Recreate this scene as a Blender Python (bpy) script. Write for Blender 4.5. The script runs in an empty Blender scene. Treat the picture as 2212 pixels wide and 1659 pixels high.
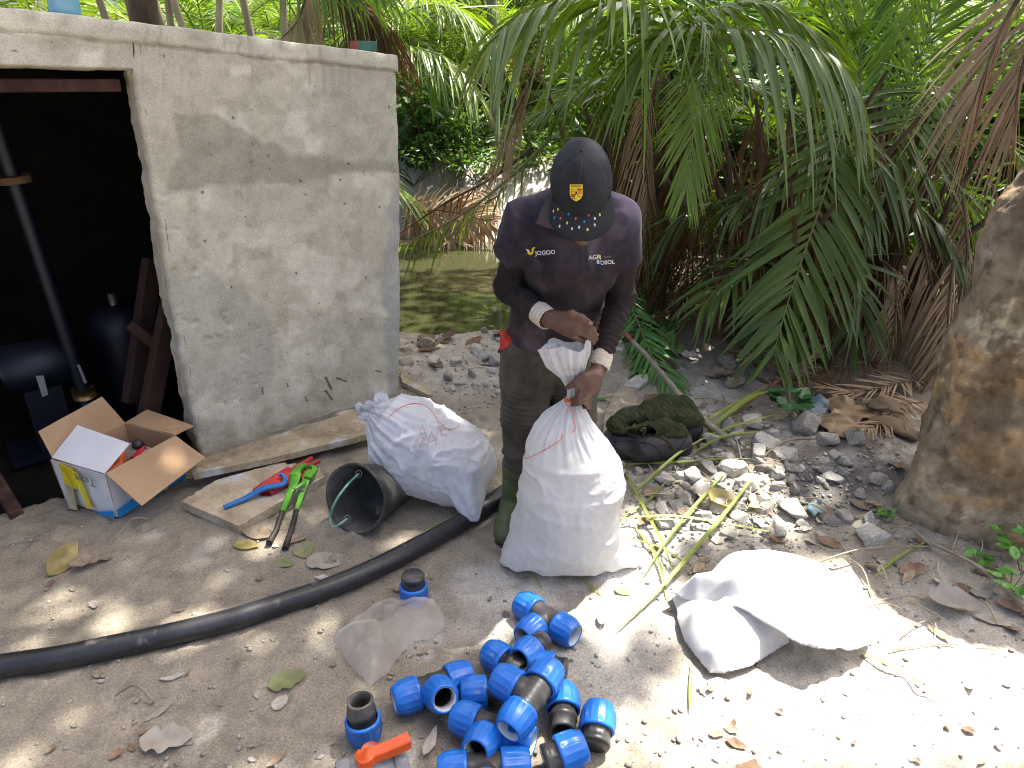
import bpy, bmesh, math, random
import numpy as np
from mathutils import Vector, Matrix, Euler
from mathutils.bvhtree import BVHTree

R = math.radians
random.seed(7)
rng = np.random.default_rng(11)
scn = bpy.context.scene
C = scn.collection

# ------------------------------------------------------------ camera, sky, sun, exposure
CAMZ, PITCH, FPX = 1.65, R(24.0), 1534.0          # focal length in units of a 2212 px wide frame
cam = bpy.data.objects.new('camera', bpy.data.cameras.new('camera'))
C.objects.link(cam)
cam.location = (0, 0, CAMZ)
cam.rotation_euler = (math.pi / 2 - PITCH, 0, 0)
cam.data.sensor_width = 36.0
cam.data.lens = 36.0 * FPX / 2212.0
cam.data.clip_start, cam.data.clip_end = 0.05, 400
scn.camera = cam

SUN_EL, SUN_AZ = R(63), R(48)                      # azimuth clockwise from +Y (away from the camera)
SUN = np.array([math.cos(SUN_EL) * math.sin(SUN_AZ), math.cos(SUN_EL) * math.cos(SUN_AZ), math.sin(SUN_EL)])
world = bpy.data.worlds.new('World')
scn.world = world
world.use_nodes = True
wn = world.node_tree
sky = wn.nodes.new('ShaderNodeTexSky')
sky.sky_type = 'NISHITA'
sky.sun_disc = False
sky.sun_elevation, sky.sun_rotation = SUN_EL, SUN_AZ
sky.air_density, sky.dust_density, sky.ozone_density = 0.7, 7.0, 0.3
wn.nodes['Background'].inputs['Strength'].default_value = 0.125
wn.links.new(sky.outputs['Color'], wn.nodes['Background'].inputs['Color'])
sun = bpy.data.objects.new('sun', bpy.data.lights.new('sun', 'SUN'))
C.objects.link(sun)
sun.data.energy, sun.data.angle, sun.data.color = 4.8, R(0.55), (1.0, 0.95, 0.87)
sun.rotation_euler = Vector(SUN).to_track_quat('Z', 'Y').to_euler()
sun.location = (3, 4, 9)
scn.view_settings.view_transform = 'Standard'
scn.view_settings.look = 'None'
scn.view_settings.exposure = 1.84
scn.view_settings.gamma = 1.0
scn.view_settings.use_curve_mapping = False
scn.render.engine = 'CYCLES'
cy = scn.cycles
cy.use_denoising = True
cy.denoiser = 'OPENIMAGEDENOISE'
cy.use_adaptive_sampling = True
cy.adaptive_threshold = 0.015
cy.filter_width = 1.05
cy.denoising_input_passes = 'RGB_ALBEDO_NORMAL'
cy.denoising_prefilter = 'ACCURATE'
cy.max_bounces, cy.diffuse_bounces, cy.glossy_bounces = 7, 3, 3
cy.transmission_bounces, cy.transparent_max_bounces = 5, 8
cy.sample_clamp_indirect = 6.0
cy.caustics_reflective = cy.caustics_refractive = False

# ------------------------------------------------------------ from a place in the photograph to a point in the world
def ray(x, y):
    u, v = (x - 1106.0) / FPX, -(y - 829.5) / FPX
    c, s = math.cos(PITCH), math.sin(PITCH)
    return np.array([u, c + v * s, -s + v * c])
EYE = np.array([0, 0, CAMZ])
def G(x, y, z=0.0):                    # on the level z
    d = ray(x, y)
    return EYE + d * ((z - CAMZ) / d[2])
def YP(x, y, Y):                       # on the upright plane at distance Y
    d = ray(x, y)
    return EYE + d * (Y / d[1])
def px_scale(Y, z=0.6):                # metres per photo unit for something at distance Y and height z
    return (Y * math.cos(PITCH) + (CAMZ - z) * math.sin(PITCH)) / FPX

# ------------------------------------------------------------ noise
def _hash(ix, iy, iz, seed):
    h = (ix * 374761393 + iy * 668265263 + iz * 1274126177 + seed * 144269) & 0xffffffff
    h = ((h ^ (h >> 13)) * 1103515245) & 0xffffffff
    h = ((h ^ (h >> 15)) * 2246822519) & 0xffffffff
    return ((h ^ (h >> 16)) & 0xffffff) / float(0xffffff)
def vnoise(p, seed=0):
    p = np.asarray(p, dtype=np.float64)
    i = np.floor(p).astype(np.int64); f = p - i
    f = f * f * f * (f * (f * 6 - 15) + 10)
    r = 0
    for dx in (0, 1):
        wx = f[..., 0] if dx else 1 - f[..., 0]
        for dy in (0, 1):
            wy = f[..., 1] if dy else 1 - f[..., 1]
            for dz in (0, 1):
                wz = f[..., 2] if dz else 1 - f[..., 2]
                r = r + wx * wy * wz * _hash(i[..., 0] + dx, i[..., 1] + dy, i[..., 2] + dz, seed)
    return r * 2 - 1
def fbm(p, oct=4, seed=0, gain=0.5, lac=2.03):
    p = np.asarray(p, dtype=np.float64)
    a, s, r = 1.0, 0.0, 0
    for o in range(oct):
        r = r + a * vnoise(p, seed + o * 17); s += a
        a *= gain; p = p * lac + 13.7
    return r / s
def sstep(a, b, x):
    t = np.clip((x - a) / (b - a), 0, 1)
    return t * t * (3 - 2 * t)
def v2(x, y, z=None):
    return np.stack([x, y, np.zeros_like(x) if z is None else z], -1)

# ------------------------------------------------------------ materials
def nd(nt, kind, **kw):
    n = nt.nodes.new(kind)
    for k, v in kw.items():
        if k.startswith('_'):
            setattr(n, k[1:], v)
        else:
            n.inputs[k.replace('__', ' ')].default_value = v
    return n
def rgba(c):
    return (c[0], c[1], c[2], 1.0)
MATS = {}
def material(name, cols, rough=0.7, scale=8.0, detail=6, bump=0.0, bscale=40.0, spec=0.35, trans=0.0, tcol=None,
             attr=None, metallic=0.0, rand=0.0, fine=0.0, stretch=None, speck=None, coat=0.0, lo=0.32, hi=0.68, sss=0.0):
    """cols: colours blended by a noise; attr: a colour attribute that multiplies; rand: brightness change per object."""
    if name in MATS:
        return MATS[name]
    m = bpy.data.materials.new(name); m.use_nodes = True
    nt = m.node_tree; L = nt.links
    bs = nt.nodes['Principled BSDF']; out = nt.nodes['Material Output']
    tc = nt.nodes.new('ShaderNodeTexCoord'); vec = tc.outputs['Object']
    if stretch:
        mp = nt.nodes.new('ShaderNodeMapping'); mp.inputs['Scale'].default_value = stretch
        L.new(vec, mp.inputs['Vector']); vec = mp.outputs['Vector']
    if len(cols) > 1:
        nz = nd(nt, 'ShaderNodeTexNoise', Scale=scale, Detail=detail, Roughness=0.62); L.new(vec, nz.inputs['Vector'])
        cr = nt.nodes.new('ShaderNodeValToRGB'); L.new(nz.outputs['Fac'], cr.inputs['Fac'])
        el = cr.color_ramp.elements
        while len(el) < len(cols): el.new(0.5)
        for i, c in enumerate(cols):
            el[i].position = lo + (hi - lo) * i / (len(cols) - 1); el[i].color = rgba(c)
        col = cr.outputs['Color']
    else:
        rg = nt.nodes.new('ShaderNodeRGB'); rg.outputs[0].default_value = rgba(cols[0]); col = rg.outputs[0]
    if speck:                                           # (colour, scale, threshold)
        n3 = nd(nt, 'ShaderNodeTexNoise', Scale=speck[1], Detail=3); L.new(vec, n3.inputs['Vector'])
        mr = nd(nt, 'ShaderNodeMapRange'); mr.inputs[1].default_value = speck[2]; mr.inputs[2].default_value = speck[2] + 0.08
        L.new(n3.outputs['Fac'], mr.inputs[0])
        mx = nd(nt, 'ShaderNodeMix', _data_type='RGBA'); L.new(mr.outputs[0], mx.inputs[0]); L.new(col, mx.inputs[6])
        mx.inputs[7].default_value = rgba(speck[0]); col = mx.outputs[2]
    if fine:
        n4 = nd(nt, 'ShaderNodeTexNoise', Scale=scale * 11, Detail=2); L.new(vec, n4.inputs['Vector'])
        mr = nd(nt, 'ShaderNodeMapRange'); mr.inputs[1].default_value = 0.3; mr.inputs[2].default_value = 0.7
        mr.inputs[3].default_value = 1 - fine; mr.inputs[4].default_value = 1 + fine
        L.new(n4.outputs['Fac'], mr.inputs[0])
        vm = nd(nt, 'ShaderNodeVectorMath', _operation='SCALE'); L.new(col, vm.inputs[0]); L.new(mr.outputs[0], vm.inputs['Scale'])
        col = vm.outputs[0]
    if rand:
        oi = nt.nodes.new('ShaderNodeObjectInfo')
        mr = nd(nt, 'ShaderNodeMapRange'); mr.inputs[3].default_value = 1 - rand; mr.inputs[4].default_value = 1 + rand
        L.new(oi.outputs['Random'], mr.inputs[0])
        vm = nd(nt, 'ShaderNodeVectorMath', _operation='SCALE'); L.new(col, vm.inputs[0]); L.new(mr.outputs[0], vm.inputs['Scale'])
        col = vm.outputs[0]
    if attr:
        at = nt.nodes.new('ShaderNodeAttribute'); at.attribute_name = attr
        vm = nd(nt, 'ShaderNodeVectorMath', _operation='MULTIPLY'); L.new(col, vm.inputs[0]); L.new(at.outputs['Color'], vm.inputs[1])
        col = vm.outputs[0]
    L.new(col, bs.inputs['Base Color'])
    bs.inputs['Roughness'].default_value = rough
    bs.inputs['Specular IOR Level'].default_value = spec
    bs.inputs['Metallic'].default_value = metallic
    bs.inputs['Coat Weight'].default_value = coat
    if sss:
        bs.inputs['Subsurface Weight'].default_value = sss
        bs.inputs['Subsurface Radius'].default_value = (0.01, 0.006, 0.004)
    if bump:
        nb = nd(nt, 'ShaderNodeTexNoise', Scale=bscale, Detail=5, Roughness=0.7); L.new(vec, nb.inputs['Vector'])
        bp = nd(nt, 'ShaderNodeBump', Strength=bump, Distance=0.01); L.new(nb.outputs['Fac'], bp.inputs['Height'])
        L.new(bp.outputs['Normal'], bs.inputs['Normal'])
    if trans:
        tl = nt.nodes.new('ShaderNodeBsdfTranslucent')
        if tcol:
            vm = nd(nt, 'ShaderNodeVectorMath', _operation='MULTIPLY'); L.new(col, vm.inputs[0]); vm.inputs[1].default_value = tcol
            L.new(vm.outputs[0], tl.inputs['Color'])
        else:
            L.new(col, tl.inputs['Color'])
        ms = nt.nodes.new('ShaderNodeMixShader'); ms.inputs[0].default_value = trans
        L.new(bs.outputs[0], ms.inputs[1]); L.new(tl.outputs[0], ms.inputs[2]); L.new(ms.outputs[0], out.inputs['Surface'])
    MATS[name] = m
    return m

# ------------------------------------------------------------ objects
def tag(o, label=None, cat=None, group=None, kind=None):
    if label: o['label'] = label
    if cat: o['category'] = cat
    if group: o['group'] = group
    if kind: o['kind'] = kind
    return o
def thing(name, label, cat, loc=(0, 0, 0), group=None, rot=None):
    o = bpy.data.objects.new(name, None); C.objects.link(o)
    o.empty_display_size = 0.05
    o.location = Vector(loc)
    if rot is not None: o.rotation_euler = rot
    return tag(o, label, cat, group)
def mesh_data(name, verts, faces, mat, smooth=True, colors=None):
    me = bpy.data.meshes.new(name)
    verts = np.asarray(verts, dtype=np.float64)
    if isinstance(faces, np.ndarray) and faces.ndim == 2:
        n, k = faces.shape
        me.vertices.add(len(verts)); me.vertices.foreach_set('co', verts.astype(np.float32).ravel())
        me.loops.add(n * k); me.loops.foreach_set('vertex_index', faces.astype(np.int32).ravel())
        me.polygons.add(n); me.polygons.foreach_set('loop_start', np.arange(0, n * k, k, dtype=np.int32))
        me.update(calc_edges=True)
    else:
        me.from_pydata([tuple(v) for v in verts], [], [tuple(int(i) for i in f) for f in faces])
    me.validate(verbose=False)
    if colors is not None:
        at = me.color_attributes.new('tint', 'FLOAT_COLOR', 'POINT')
        c4 = np.ones((len(verts), 4), dtype=np.float32); c4[:, :3] = colors
        at.data.foreach_set('color', c4.ravel())
    if mat is not None:
        for m in (mat if isinstance(mat, (list, tuple)) else [mat]): me.materials.append(m)
    if smooth: me.polygons.foreach_set('use_smooth', np.ones(len(me.polygons), dtype=bool))
    me.update()
    return me
def put(name, me, parent=None, world=False):
    o = bpy.data.objects.new(name, me); C.objects.link(o)
    if parent is not None:
        o.parent = parent
        if world:
            o.matrix_parent_inverse = parent_matrix(parent).inverted()
    return o
def parent_matrix(o):
    m = Matrix.Translation(o.location) @ o.rotation_euler.to_matrix().to_4x4()
    return parent_matrix(o.parent) @ o.matrix_parent_inverse @ m if o.parent else m
def obj(name, verts, faces, mat, parent=None, smooth=True, world=False, colors=None):
    """world: the points are given in world space, whatever the parent's place."""
    return put(name, mesh_data(name, verts, faces, mat, smooth, colors), parent, world)
def sharp(o, deg=35):
    me = o.data
    bm = bmesh.new(); bm.from_mesh(me)
    for e in bm.edges:
        if len(e.link_faces) == 2 and e.calc_face_angle(0) > R(deg): e.smooth = False
    bm.to_mesh(me); bm.free()
    return o

class MB:
    """collects pieces of one mesh"""
    def __init__(s): s.v, s.f, s.n = [], [], 0
    def add(s, v, f):
        s.v.append(np.asarray(v, float)); s.f += [[i + s.n for i in q] for q in f]; s.n += len(v); return s
    def verts(s): return np.concatenate(s.v)
    def build(s, name, mat, parent=None, smooth=True, world=False):
        return obj(name, s.verts(), s.f, mat, parent, smooth, world)

def grid_faces(nu, nv, cu=False, cv=False):
    """quads of a nu x nv sheet of points (index = u * nv + v); cu / cv close it"""
    u = np.arange(nu if cu else nu - 1); v = np.arange(nv if cv else nv - 1)
    U, V = np.meshgrid(u, v, indexing='ij')
    U2, V2 = (U + 1) % nu, (V + 1) % nv
    return np.stack([U * nv + V, U2 * nv + V, U2 * nv + V2, U * nv + V2], -1).reshape(-1, 4)
def lathe(prof, n=24):
    """profile [(radius, z)] round z"""
    a = np.linspace(0, 2 * math.pi, n, endpoint=False)
    pr = np.array(prof, float)
    P = np.stack([pr[:, None, 0] * np.cos(a), pr[:, None, 0] * np.sin(a), np.repeat(pr[:, 1:2], n, 1)], -1)
    f = grid_faces(len(pr), n, cv=True)[:, ::-1]
    return P.reshape(-1, 3), f
def path_frames(P):
    P = np.asarray(P, float); T = np.gradient(P, axis=0); T /= np.linalg.norm(T, axis=1)[:, None] + 1e-12
    up = np.array([0, 0, 1.0]) if abs(T[0, 2]) < 0.9 else np.array([0, 1.0, 0])
    N = np.zeros_like(P); n = up - T[0] * T[0].dot(up); n /= np.linalg.norm(n)
    for i in range(len(P)):
        n = n - T[i] * T[i].dot(n); n /= np.linalg.norm(n) + 1e-12; N[i] = n
    return T, N, np.cross(T, N)
def resample(P, n):
    P = np.asarray(P, float)
    t = np.r_[0, np.cumsum(np.linalg.norm(np.diff(P, axis=0), axis=1))]
    m = len(P)
    # Catmull-Rom through the points
    out = []
    for s in np.linspace(0, t[-1], n):
        i = min(max(np.searchsorted(t, s) - 1, 0), m - 2)
        u = (s - t[i]) / max(t[i + 1] - t[i], 1e-9)
        p0, p1, p2, p3 = P[max(i - 1, 0)], P[i], P[i + 1], P[min(i + 2, m - 1)]
        out.append(0.5 * (2 * p1 + (p2 - p0) * u + (2 * p0 - 5 * p1 + 4 * p2 - p3) * u * u + (3 * p1 - p0 - 3 * p2 + p3) * u ** 3))
    return np.array(out)
def tube(P, r, k=8, cap=True, n=None):
    if n: 
        r = np.interp(np.linspace(0, 1, n), np.linspace(0, 1, len(np.atleast_1d(r))), np.atleast_1d(r)) if np.ndim(r) else r
        P = resample(P, n)
    P = np.asarray(P, float); r = np.broadcast_to(np.asarray(r, float), (len(P),))
    T, N, B = path_frames(P)
    a = np.linspace(0, 2 * math.pi, k, endpoint=False)
    V = P[:, None] + r[:, None, None] * (np.cos(a)[None, :, None] * N[:, None] + np.sin(a)[None, :, None] * B[:, None])
    f = grid_faces(len(P), k, cv=True).tolist()
    if cap: f += [list(range(k))[::-1], [(len(P) - 1) * k + i for i in range(k)]]
    return V.reshape(-1, 3), f
def box(c, s, M=None):
    c, s = np.array(c, float), np.array(s, float) / 2
    v = np.array([[x, y, z] for x in (-1, 1) for y in (-1, 1) for z in (-1, 1)], float) * s
    if M is not None: v = v @ np.asarray(M).T
    return v + c, [[0, 1, 3, 2], [4, 6, 7, 5], [0, 4, 5, 1], [2, 3, 7, 6], [0, 2, 6, 4], [1, 5, 7, 3]]
def slab(top, h):
    """prism hanging h below a polygon of top points"""
    t = np.array(top, float); n = len(t); b = t - np.array([0, 0, h])
    return np.r_[t, b], [list(range(n)), list(range(2 * n - 1, n - 1, -1))] + [[i, i + n, (i + 1) % n + n, (i + 1) % n] for i in range(n)]
def bevel(o, w=0.003, seg=2):
    bm = bmesh.new(); bm.from_mesh(o.data)
    bm.normal_update()
    bmesh.ops.recalc_face_normals(bm, faces=bm.faces)
    ed = [e for e in bm.edges if len(e.link_faces) == 2 and e.calc_face_angle(0) > R(30)]
    bmesh.ops.bevel(bm, geom=ed, offset=w, segments=seg, affect='EDGES', profile=0.6)
    bm.to_mesh(o.data); bm.free()
    return o
def vert_normals(v, f):
    f = np.asarray(f)
    n = np.zeros_like(v)
    a = np.cross(v[f[:, 2]] - v[f[:, 0]], v[f[:, 3 if f.shape[1] > 3 else 1]] - v[f[:, 1]])
    if f.shape[1] == 3: a = np.cross(v[f[:, 1]] - v[f[:, 0]], v[f[:, 2]] - v[f[:, 0]])
    for k in range(f.shape[1]): np.add.at(n, f[:, k], a)
    return n / (np.linalg.norm(n, axis=1)[:, None] + 1e-12)

# ------------------------------------------------------------ solids grown from smooth unions
class Solid:
    def __init__(s, lo, hi, h):
        s.lo, s.h = np.array(lo, float), h
        s.n = np.ceil((np.array(hi, float) - s.lo) / h).astype(int) + 1
        s.f = np.full(s.n, 1.0)
    def _sub(s, lo, hi):
        a = np.clip(np.floor((np.array(lo) - s.lo) / s.h).astype(int), 0, s.n)
        b = np.clip(np.ceil((np.array(hi) - s.lo) / s.h).astype(int) + 1, 0, s.n)
        sl = tuple(slice(i, j) for i, j in zip(a, b))
        ax = [s.lo[k] + s.h * np.arange(a[k], b[k]) for k in range(3)]
        return sl, np.stack(np.meshgrid(*ax, indexing='ij'), -1)
    def _mix(s, sl, d, k, cut=False):
        g = s.f[sl]
        if cut:
            s.f[sl] = np.maximum(g, -d)
        elif k <= 0:
            s.f[sl] = np.minimum(g, d)
        else:
            h = np.maximum(k - np.abs(g - d), 0) / k
            s.f[sl] = np.minimum(g, d) - h * h * k * 0.25
    def cone(s, a, b, ra, rb=None, k=0.02, sq=None, cut=False):
        """sq=(axis, factor): flattened along an axis"""
        rb = ra if rb is None else rb
        a, b = np.array(a, float), np.array(b, float); m = max(ra, rb) * (1.0 if not sq else max(1, 1.0)) + k + 3 * s.h
        sl, P = s._sub(np.minimum(a, b) - m, np.maximum(a, b) + m)
        if P.size == 0: return s
        q, aa, bb = P, a, b
        if sq:
            ax = np.array(sq[0], float); ax /= np.linalg.norm(ax)
            mid = (a + b) / 2
            sc = lambda x: x + ((x - mid) @ ax)[..., None] * ax * (1 / sq[1] - 1)
            q, aa, bb = sc(P), sc(a), sc(b)
        ab = bb - aa; L = ab.dot(ab) + 1e-12
        t = np.clip(((q - aa) @ ab) / L, 0, 1)
        d = np.linalg.norm(q - (aa + t[..., None] * ab), axis=-1) - (ra + (rb - ra) * t)
        s._mix(sl, d, k, cut); return s
    def chain(s, pts, rad, k=0.02, sq=None):
        for i in range(len(pts) - 1): s.cone(pts[i], pts[i + 1], rad[i], rad[i + 1], k, sq)
        return s
    def ell(s, c, r, M=None, k=0.02, cut=False):
        c, r = np.array(c, float), np.array(r, float); m = r.max() + k + 3 * s.h
        sl, P = s._sub(c - m, c + m)
        if P.size == 0: return s
        q = P - c
        if M is not None: q = q @ np.asarray(M)
        k0 = np.linalg.norm(q / r, axis=-1); k1 = np.linalg.norm(q / (r * r), axis=-1) + 1e-9
        s._mix(sl, k0 * (k0 - 1) / k1, k, cut); return s
    def mesh(s, disp=None):
        f = s.f; ng = f < 0
        c = [(i, j, k) for i in (0, 1) for j in (0, 1) for k in (0, 1)]
        sh = tuple(n - 1 for n in f.shape)
        cut = lambda A, o: A[o[0]:o[0] + sh[0], o[1]:o[1] + sh[1], o[2]:o[2] + sh[2]]
        cnt = sum(cut(ng, o).astype(np.int8) for o in c)
        act = (cnt > 0) & (cnt < 8)
        idx = np.argwhere(act)
        vals = {o: f[idx[:, 0] + o[0], idx[:, 1] + o[1], idx[:, 2] + o[2]] for o in c}
        acc = np.zeros((len(idx), 3)); w = np.zeros(len(idx))
        for a in c:
            for ax in range(3):
                if a[ax]: continue
                b = list(a); b[ax] = 1; b = tuple(b)
                x, y = vals[a], vals[b]
                m = (x < 0) != (y < 0)
                t = np.where(m, x / np.where(m, x - y, 1), 0)
                p = np.tile(np.array(a, float), (len(idx), 1)); p[:, ax] += t
                acc[m] += p[m]; w[m] += 1
        V = s.lo + s.h * (idx + acc / w[:, None])
        num = np.full(sh, -1, dtype=np.int64); num[act] = np.arange(len(idx))
        F = []
        for ax in range(3):
            u, v = (ax + 1) % 3, (ax + 2) % 3
            A = np.take(ng, range(0, f.shape[ax] - 1), ax); B = np.take(ng, range(1, f.shape[ax]), ax)
            e = np.argwhere(A != B)
            e = e[(e[:, u] > 0) & (e[:, v] > 0) & (e[:, u] < f.shape[u] - 1) & (e[:, v] < f.shape[v] - 1)]
            fl = A[e[:, 0], e[:, 1], e[:, 2]]
            q = []
            for du, dv in ((-1, -1), (0, -1), (0, 0), (-1, 0)):
                g = e.copy(); g[:, u] += du; g[:, v] += dv; q.append(num[g[:, 0], g[:, 1], g[:, 2]])
            q = np.stack(q, -1); q[~fl] = q[~fl][:, ::-1]
            F.append(q)
        F = np.concatenate(F)
        # one gentle smoothing pass
        for _ in range(2):
            S = np.zeros_like(V); n = np.zeros(len(V))
            for k in range(4):
                a, b = F[:, k], F[:, (k + 1) % 4]
                np.add.at(S, a, V[b]); np.add.at(n, a, 1)
            V = V * 0.5 + 0.5 * S / np.maximum(n, 1)[:, None]
        if disp is not None:
            N = vert_normals(V, F)
            V = V + N * disp(V, N)[:, None]
        return V, F
def drape(verts2d, origin, ax_u, ax_v, direction, tree, off=0.002):
    """lays a flat print on a surface: each (u, v) goes along `direction` until it meets the surface"""
    out = []
    o = Vector(origin); au = Vector(ax_u); av = Vector(ax_v); d = Vector(direction).normalized()
    for u, v in verts2d:
        p = o + au * float(u) + av * float(v)
        h = tree.ray_cast(p - d * 0.3, d, 0.8)
        out.append(tuple((h[0] - d * off) if h[0] is not None else p))
    return out
TEXTS = {}
def text_mesh(body, size, bold=0.0, res=3):
    if (body, size, bold) in TEXTS: return TEXTS[body, size, bold]
    cu = bpy.data.curves.new('lettering', 'FONT'); cu.body = body; cu.size = size; cu.align_x = 'CENTER'; cu.align_y = 'CENTER'
    cu.resolution_u = res; cu.offset = bold
    ob = bpy.data.objects.new('lettering', cu); C.objects.link(ob)
    dg = bpy.context.evaluated_depsgraph_get(); dg.update()
    me = bpy.data.meshes.new_from_object(ob.evaluated_get(dg))
    bm = bmesh.new(); bm.from_mesh(me); bmesh.ops.triangulate(bm, faces=bm.faces)
    bmesh.ops.subdivide_edges(bm, edges=[e for e in bm.edges if e.calc_length() > size * 0.3], cuts=1)
    v = [(p.co.x, p.co.y) for p in bm.verts]; bm.verts.index_update()
    f = [[p.index for p in q.verts] for q in bm.faces]
    bm.free(); bpy.data.objects.remove(ob); bpy.data.curves.remove(cu); bpy.data.meshes.remove(me)
    TEXTS[body, size, bold] = v, f
    return v, f
for _q in (('Team', .055, 0.0), ('Team', .045, 0.0), ('JOGOO', 12.5, .35), ('AGRICULTURE', 3.2, .1), ('AGR', 13, .35), ('I', 13, .6), ('B', 12, .35), ('I', 12, .7), ('OSOL', 12, .35), ('BUSINESS', 4.0, .1), ('PORSCHE', 5.0, .1)):
    text_mesh(*_q)
def tree_of(o):
    me = o.data
    mw = parent_matrix(o.parent) @ o.matrix_parent_inverse if o.parent else Matrix()
    mw = mw @ Matrix.Translation(o.location) @ o.rotation_euler.to_matrix().to_4x4()
    return BVHTree.FromPolygons([mw @ v.co for v in me.vertices], [list(p.vertices) for p in me.polygons])
def poly_inside(poly, x, y):
    """even-odd test of many points"""
    r = np.zeros(x.shape, bool); n = len(poly)
    for i in range(n):
        (x0, y0), (x1, y1) = poly[i][:2], poly[(i + 1) % n][:2]
        c = ((y0 > y) != (y1 > y)) & (x < (x1 - x0) * (y - y0) / (y1 - y0 + 1e-12) + x0)
        r ^= c
    return r
def poly_dist(poly, x, y):
    d = np.full(x.shape, 1e9); n = len(poly)
    for i in range(n):
        a, b = np.array(poly[i][:2], float), np.array(poly[(i + 1) % n][:2], float)
        ab = b - a
        t = np.clip(((x - a[0]) * ab[0] + (y - a[1]) * ab[1]) / (ab.dot(ab) + 1e-12), 0, 1)
        d = np.minimum(d, np.hypot(x - a[0] - t * ab[0], y - a[1] - t * ab[1]))
    return d
# ============================================================ the ground, the pond and the far bank
def project(P):
    P = np.asarray(P, float) - EYE
    c, s = math.cos(PITCH), math.sin(PITCH)
    dep = P[..., 1] * c - P[..., 2] * s
    up = P[..., 1] * s + P[..., 2] * c
    dep = np.where(np.abs(dep) < 1e-6, 1e-6, dep)
    return 1106 + FPX * P[..., 0] / dep, 829.5 - FPX * up / dep, dep

# shed: the front wall runs from WALL_O (its corner by the pond) along ES, facing WALL_N
WALL_O = G(865, 850); _b = G(430, 985) - WALL_O
ES = np.array([_b[0], _b[1], 0]); ES /= np.linalg.norm(ES)
WALL_N = np.array([-ES[1], ES[0], 0])
if WALL_N.dot(EYE - WALL_O) < 0: WALL_N = -WALL_N
def on_wall(x, y):
    d = ray(x, y); k = (WALL_O - EYE).dot(WALL_N) / d.dot(WALL_N)
    p = EYE + d * k - WALL_O
    return p.dot(ES), p[2]
def wall_pt(s, t, n=0.0):
    s, t, n = np.broadcast_arrays(np.asarray(s, float), np.asarray(t, float), np.asarray(n, float))
    return WALL_O + s[..., None] * ES + t[..., None] * np.array([0, 0, 1.0]) + n[..., None] * WALL_N
SHED_DEPTH, SHED_LEN = 1.9, 3.1

WATER_Z = -0.24
def axis(a, b, fine, lo, hi):
    c = np.arange(a, b + 1e-9, fine); st = fine; out = [c[0]]
    while out[0] > lo: st *= 1.22; out.insert(0, out[0] - st)
    out2 = [c[-1]]; st = fine
    while out2[-1] < hi: st *= 1.22; out2.append(out2[-1] + st)
    return np.array(out[:-1] + list(c) + out2[1:])
def ground_z(x, y, rough=True):
    x, y = np.asarray(x, float), np.asarray(y, float)
    q = v2(x, y)
    z = 0.018 * fbm(q * 1.1, 3, 5)
    # rubble bank rising towards the tree
    z = z + 0.10 * np.exp(-(((x - 1.75) / 0.6) ** 2 + ((y - 2.9) / 0.6) ** 2)) + 0.05 * np.exp(-(((x - 1.1) / 0.5) ** 2 + ((y - 3.0) / 0.35) ** 2))
    z = z + 0.22 * sstep(3.3, 4.6, y) * sstep(0.6, 1.6, x)
    if rough:
        near = sstep(7.5, 4.2, y)
        rg = 0.5 + 0.5 * fbm(q * 2.3, 2, 31)
        z = z + near * (0.007 * fbm(q * 9, 4, 2) + (0.003 + 0.006 * rg) * fbm(q * 26, 3, 9) + 0.0022 * fbm(q * 60, 2, 19))
        z = z + 0.010 * near * np.maximum(fbm(q * 15, 3, 77) - 0.22, 0) * 3
    # the pond
    edge = 0.16 * fbm(q * 1.7, 3, 40)
    pd = sstep(4.55, 5.1, y + edge + 0.25 * sstep(-0.2, 0.8, x)) * sstep(8.75, 8.35, y + edge) * sstep(1.35, 0.55, x + edge)
    z = z - 0.62 * pd
    # the far bank and the forest floor behind it
    bank = sstep(8.35, 8.85, y + 0.35 * fbm(q * 2.4, 3, 8))
    z = z + bank * (0.62 + 0.14 * fbm(q * 1.3, 3, 51) + 0.10 * fbm(q * 5, 3, 52)) * sstep(3.0, 1.0, x) + 0.12 * sstep(10, 16, y)
    # inside the shed the ground is dug out
    rel_s = (x - WALL_O[0]) * ES[0] + (y - WALL_O[1]) * ES[1]
    rel_n = (x - WALL_O[0]) * WALL_N[0] + (y - WALL_O[1]) * WALL_N[1]
    e2 = 0.04 * fbm(q * 6, 3, 61)
    inn = sstep(0.06, 0.12, rel_s) * sstep(SHED_LEN + .6, SHED_LEN + .3, rel_s) * sstep(-0.03, -0.09, rel_n + e2) * sstep(-SHED_DEPTH - .6, -SHED_DEPTH - .3, rel_n)
    return z - 0.22 * inn
gx = axis(-1.95, 2.35, 0.0125, -70, 70)
gy = axis(1.0, 4.9, 0.0125, -25, 90)
GX, GY = np.meshgrid(gx, gy, indexing='ij')
GZ = ground_z(GX, GY)
gp = np.stack([GX, GY, GZ], -1)
pxg, pyg, dep = project(gp)
def blob(cx, cy, rx, ry, soft=0.5, seed=0, amp=0.35, fr=0.012):
    w = fbm(v2(pxg * fr, pyg * fr), 4, seed) * amp
    d = np.sqrt(((pxg - cx) / rx) ** 2 + ((pyg - cy) / ry) ** 2) + w
    return sstep(1.0, 1.0 - soft, d) * (dep > 0.3)
base = np.array([0.242, 0.212, 0.166])
col = np.ones(GX.shape + (3,)) * base
qn = v2(GX, GY)
col *= (1 + 0.16 * fbm(qn * 3.2, 4, 90))[..., None]
def lay(mask, c, k=1.0):
    global col
    m = (mask * k)[..., None]; col = col * (1 - m) + np.array(c) * m
pale = (0.40, 0.375, 0.33)
lay(blob(1270, 1390, 360, 210, 0.9, 1), (0.46, 0.44, 0.40), 0.7)
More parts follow.
